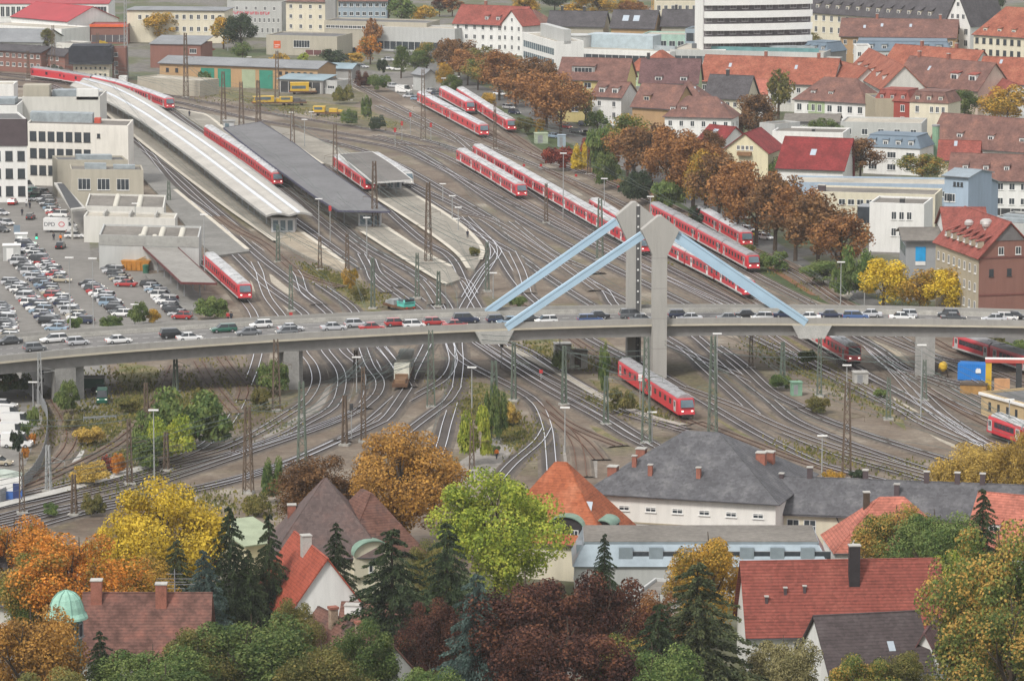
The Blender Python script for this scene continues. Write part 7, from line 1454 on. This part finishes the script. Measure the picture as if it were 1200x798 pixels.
UB = [('green bush under the avenue', 712,175,40,222,'green'),('dark green bush bank under the avenue',745,198,50,240,'dark'),('mixed green bush below the brown trees',785,205,46,250,'green'),('yellow green shrub on the bank',775,222,30,248,'olive'),('crimson maple shrub on the bank',655,170,44,200,'redl'),('small red shrub on the avenue',690,160,20,186,'redl'),('yellow young tree on the bank',680,165,24,204,'yellow'),('green young tree on the bank',705,140,44,205,'green'),('dark bush near the railcars',820,240,30,266,'dark'),('green bush near the last avenue trees',965,305,60,335,'green'),('light green bush between the trunks',905,292,40,318,'green'),('green bank shrub under the trees',872,284,30,302,'olive'),('large green tree by the yellow tree',1005,285,50,350,'green'),('olive green tree beside the bridge',985,310,34,352,'green'),('golden tree behind the parapet',1035,298,66,364,'yellow'),('second golden tree behind the parapet',1078,312,62,368,'gold'),('yellow tree in front of the grey tower house',1108,312,64,370,'yellow'),('yellow and green tree before the brick building',1140,298,84,368,'gold'),('dark green tree under the yellow branches',1140,318,60,368,'olive'),('bare brownish tree at the brick wall',1160,322,40,366,'brown'),
 ('green tree at the head of the avenue',470,52,24,92,'green'),('round green tree at the car park corner',490,58,28,88,'green'),('green tree behind the round green tree',500,48,34,86,'turning'),('purple brown tree near the villa',525,42,36,96,'brown'),('yellow green shrub by the car park lamps',520,72,24,108,'gold'),('dark green hedge tree by the car park',530,86,26,116,'green'),('bright yellow shrub behind the railcars',572,108,24,130,'gold'),('yellow green shrub near the pale hut',615,136,26,158,'olive'),('yellow shrub beside the pale hut',632,138,16,158,'gold')]
for a in UB: T_(a[0], a[1], a[2], a[3], a[4], a[5], 'bush' if a[3] < 52 and a[2] > 100 and a[1] > 600 else 'broad', M_, cb=.08)
# town trees
TT = [('round olive tree between the orange roofs',1000,120,26,142,'olive'),('green tree beside the long garage block',1075,120,28,150,'green'),('small yellow tree by the purple roof',826,80,22,100,'gold'),('green shrubby tree behind the white flat house',900,150,30,172,'green'),('brown tree at the corner of the white house',870,132,34,166,'brown'),('green tree beside the school wall',990,34,20,56,'green'),('copper coloured tree behind the terrace roofs',1120,84,22,104,'russet'),('green tree in the yard of the yellow house',700,128,30,158,'green'),('yellow green tree beside the dormer house',686,104,22,148,'olive'),('golden tree beyond the dark roofed row',735,-2,40,26,'gold'),('golden tree before the cream office',190,12,52,50,'gold'),('orange golden tree by the dark green one',262,18,34,58,'gold'),('dark green tree beside the orange one',282,14,46,62,'dark'),('green tree over the engine shed',284,48,26,72,'green'),('orange tree behind the engine shed',330,62,26,80,'gold'),('yellow green tree behind the engine shed',356,60,16,80,'lime'),('dark green tree behind the engine shed',390,56,38,80,'dark'),('red brown shrubbery above the brick workshop',240,50,22,68,'redl'),('small yellow tree near the storage building',120,46,12,60,'yellow'),('tall pale yellow poplar by the grey shed',56,32,20,64,'olive'),('bright orange maple on the forecourt',434,40,30,76,'orange'),('brown maple behind the bright orange maple',438,20,24,60,'russet'),('yellow shrub under the orange maple',415,62,30,78,'gold'),
 ('tall green tree behind the blue grey office',470,-6,34,34,'green'),('dark green tree at the top of the town',455,-10,26,26,'dark'),('yellow tree above the filling station roof',497,6,36,30,'gold'),('orange tree right of the filling station',530,-6,28,20,'russet'),('dark brown tree at the top centre',515,-4,22,20,'copper'),('golden tree behind the row houses',615,-8,40,30,'gold'),('yellow tree behind the row houses',670,4,38,28,'gold'),('large golden tree at the top centre',700,-14,60,28,'gold'),('orange tree beside the crane',740,0,40,28,'russet'),('dark green tree at the top edge',650,-14,40,14,'dark'),('green tree by the crane',800,-10,30,18,'green'),('brown tree near the cream block',788,4,20,28,'brown'),
 ('green tree in front of the apartment block',925,34,26,58,'green'),('brown green shrub before the apartment block',952,38,26,62,'olive'),('pale green tree before the school',975,28,22,52,'olive'),('green tree right of the school gable',1150,0,30,70,'green'),('brown tree right of the school gable',1148,14,26,70,'brown'),('dark tree at the top right',1165,-12,30,20,'dark'),
 ('tall pale green tree over the brown roof',912,78,34,140,'olive'),('brown tree beside the white house',886,108,56,164,'brown'),('yellow tree by the dark slate house',856,84,40,112,'gold'),('small tree before the purple roof',780,82,26,108,'olive'),('small orange tree in the red roofs',875,66,24,84,'gold'),('yellow tree behind the corner house',952,88,28,104,'yellow'),('dark green tree in the courtyard',968,138,54,168,'green'),('dark brown tree before the mansard house',1008,160,62,212,'brown'),('green and yellow tree below the mansard house',1080,178,62,216,'turning'),('slim dark fir beside the green column',1083,158,18,190,'spruce'),('slim dark fir in the red roofs',1033,80,10,108,'spruce'),('green tree right of the town houses',1130,104,42,146,'green'),('large yellow tree at the right edge',1180,98,70,150,'gold'),('brown tree before the brown roof',1132,146,48,184,'russet'),('yellow green tree at the right roofs',1164,166,24,196,'lime'),('pale tree beside the yellow green one',1182,168,24,196,'pale'),('green shrubs below the red roof',915,182,34,212,'green'),('yellow shrub below the red roof',970,184,26,204,'yellow'),('dark round bush before the mansard row',1090,58,14,74,'dark'),('green bush row before the mansard row',1120,60,26,76,'olive'),('orange hedge near the white houses',945,188,34,206,'orange'),('brown scrubby tree by the avenue houses',832,150,40,200,'brown'),('brown tree in front of the balcony house',835,168,44,215,'russet'),('green tree between the town houses and the terrace',1045,92,14,112,'olive')]
for a in TT: T_(a[0], a[1], a[2], a[3], a[4], a[5], 'conifer' if 'fir' in a[0].split() else ('tall' if a[3] < 24 else 'broad'), 'far' if a[3] < 40 else M_, cb=.12)
# low weeds scattered in the yard: nobody could count them
mb = MB(); r = random.Random(3)
ZN = [((130,440),(280,500),40,16),((90,500),(180,560),26,14),((250,420),(330,500),26,12),((350,310),(440,350),14,8),((540,440),(620,540),22,10),((60,500),(240,470),46,60),((360,318),(445,352),10,14),((600,405),(720,430),12,10),((690,470),(790,492),10,12),((880,400),(1060,490),20,16),((230,112),(470,150),8,12),((550,470),(620,520),20,30),((60,560),(330,600),14,16),((900,520),(1100,560),12,12),((700,195),(960,345),10,10),((640,225),(860,330),14,8)]
for (x0, y0), (x1, y1), w, cnt in ZN:
    for k in range(cnt*4):
        f = r.random(); p = G(x0+(x1-x0)*f+r.gauss(0, w*.5), y0+(y1-y0)*f+r.gauss(0, w*.3)); 
        for q in range(24):
            c = p+Vector((r.gauss(0,1.6), r.gauss(0,3.5), 0)); h = r.uniform(.12,.55); a = r.uniform(0, pi); d = Vector((math.cos(a), math.sin(a), 0))*r.uniform(.08,.2)
            mb.face([c-d, c+d, c+d*1.3+Vector((0,0,h)), c-d*.6+Vector((0,0,h*.8))])
tag(mb.build('undergrowth', LM['olive']), kind='stuff')
# ================================================================ CAMERA, LIGHT, AIR
cam = bpy.data.cameras.new('camera'); co = bpy.data.objects.new('camera', cam); COL.objects.link(co)
cam.sensor_fit = 'HORIZONTAL'; cam.sensor_width = 36; cam.lens = 36*F/1200; cam.clip_end = 20000; cam.clip_start = 1
co.location = (0, 0, CAMH); co.rotation_euler = (pi/2-PITCH, 0, 0); SC.camera = co
w = bpy.data.worlds.new('World'); SC.world = w; w.use_nodes = True; nt = w.node_tree; bg = nt.nodes['Background']
SUN_EL, SUN_AZ = math.radians(48), math.radians(-35)
sky = nt.nodes.new('ShaderNodeTexSky'); sky.sky_type = 'NISHITA'; sky.sun_disc = False; sky.sun_elevation = SUN_EL; sky.sun_rotation = SUN_AZ; sky.air_density = 1; sky.dust_density = 4
# high cloud: the clear sky seen through an even pale sheet
cl = mix(nt, .72, sky.outputs[0], (8.7, 8.55, 8.45)); nt.links.new(cl, bg.inputs[0]); bg.inputs[1].default_value = .07
sl = bpy.data.lights.new('sun', 'SUN'); sl.energy = 1.5; sl.angle = math.radians(11); sl.color = (1, .965, .91)
so = bpy.data.objects.new('sun', sl); COL.objects.link(so)
dv = Vector((math.sin(SUN_AZ)*math.cos(SUN_EL), math.cos(SUN_AZ)*math.cos(SUN_EL), math.sin(SUN_EL)))
dv = Vector((math.sin(-SUN_AZ)*-1*math.cos(SUN_EL), math.cos(SUN_AZ)*-1*math.cos(SUN_EL), math.sin(SUN_EL)))
so.rotation_euler = dv.to_track_quat('Z', 'Y').to_euler(); so.location = (0, 400, 300)
sky.sun_rotation = math.atan2(dv.x, dv.y)
HAZE = True
if HAZE:
    mb = MB(); mb.box(-3100, -300, -2, 3100, 7100, 240); m = bpy.data.materials.new('haze'); m.use_nodes = True; nt = m.node_tree; nt.nodes.clear()
    out = nt.nodes.new('ShaderNodeOutputMaterial'); pv = nt.nodes.new('ShaderNodeVolumePrincipled')
    pv.inputs['Color'].default_value = (.88,.9,.95,1); pv.inputs['Density'].default_value = .00006; pv.inputs['Anisotropy'].default_value = 0
    nt.links.new(pv.outputs[0], out.inputs['Volume']); tag(mb.build('haze', m), kind='stuff')
vs = SC.view_settings; vs.view_transform = 'Standard'; vs.look = 'None'; vs.gamma = 1; vs.exposure = 0.9; vs.use_curve_mapping = False
SC.cycles.max_bounces = 5; SC.cycles.diffuse_bounces = 2; SC.cycles.glossy_bounces = 2; SC.cycles.volume_bounces = 2; SC.cycles.transmission_bounces = 2; SC.cycles.use_denoising = True
SC.cycles.volume_step_rate = 20
print('objects', len(bpy.data.objects), 'faces', sum(len(o.data.polygons) for o in bpy.data.objects if o.type == 'MESH'))
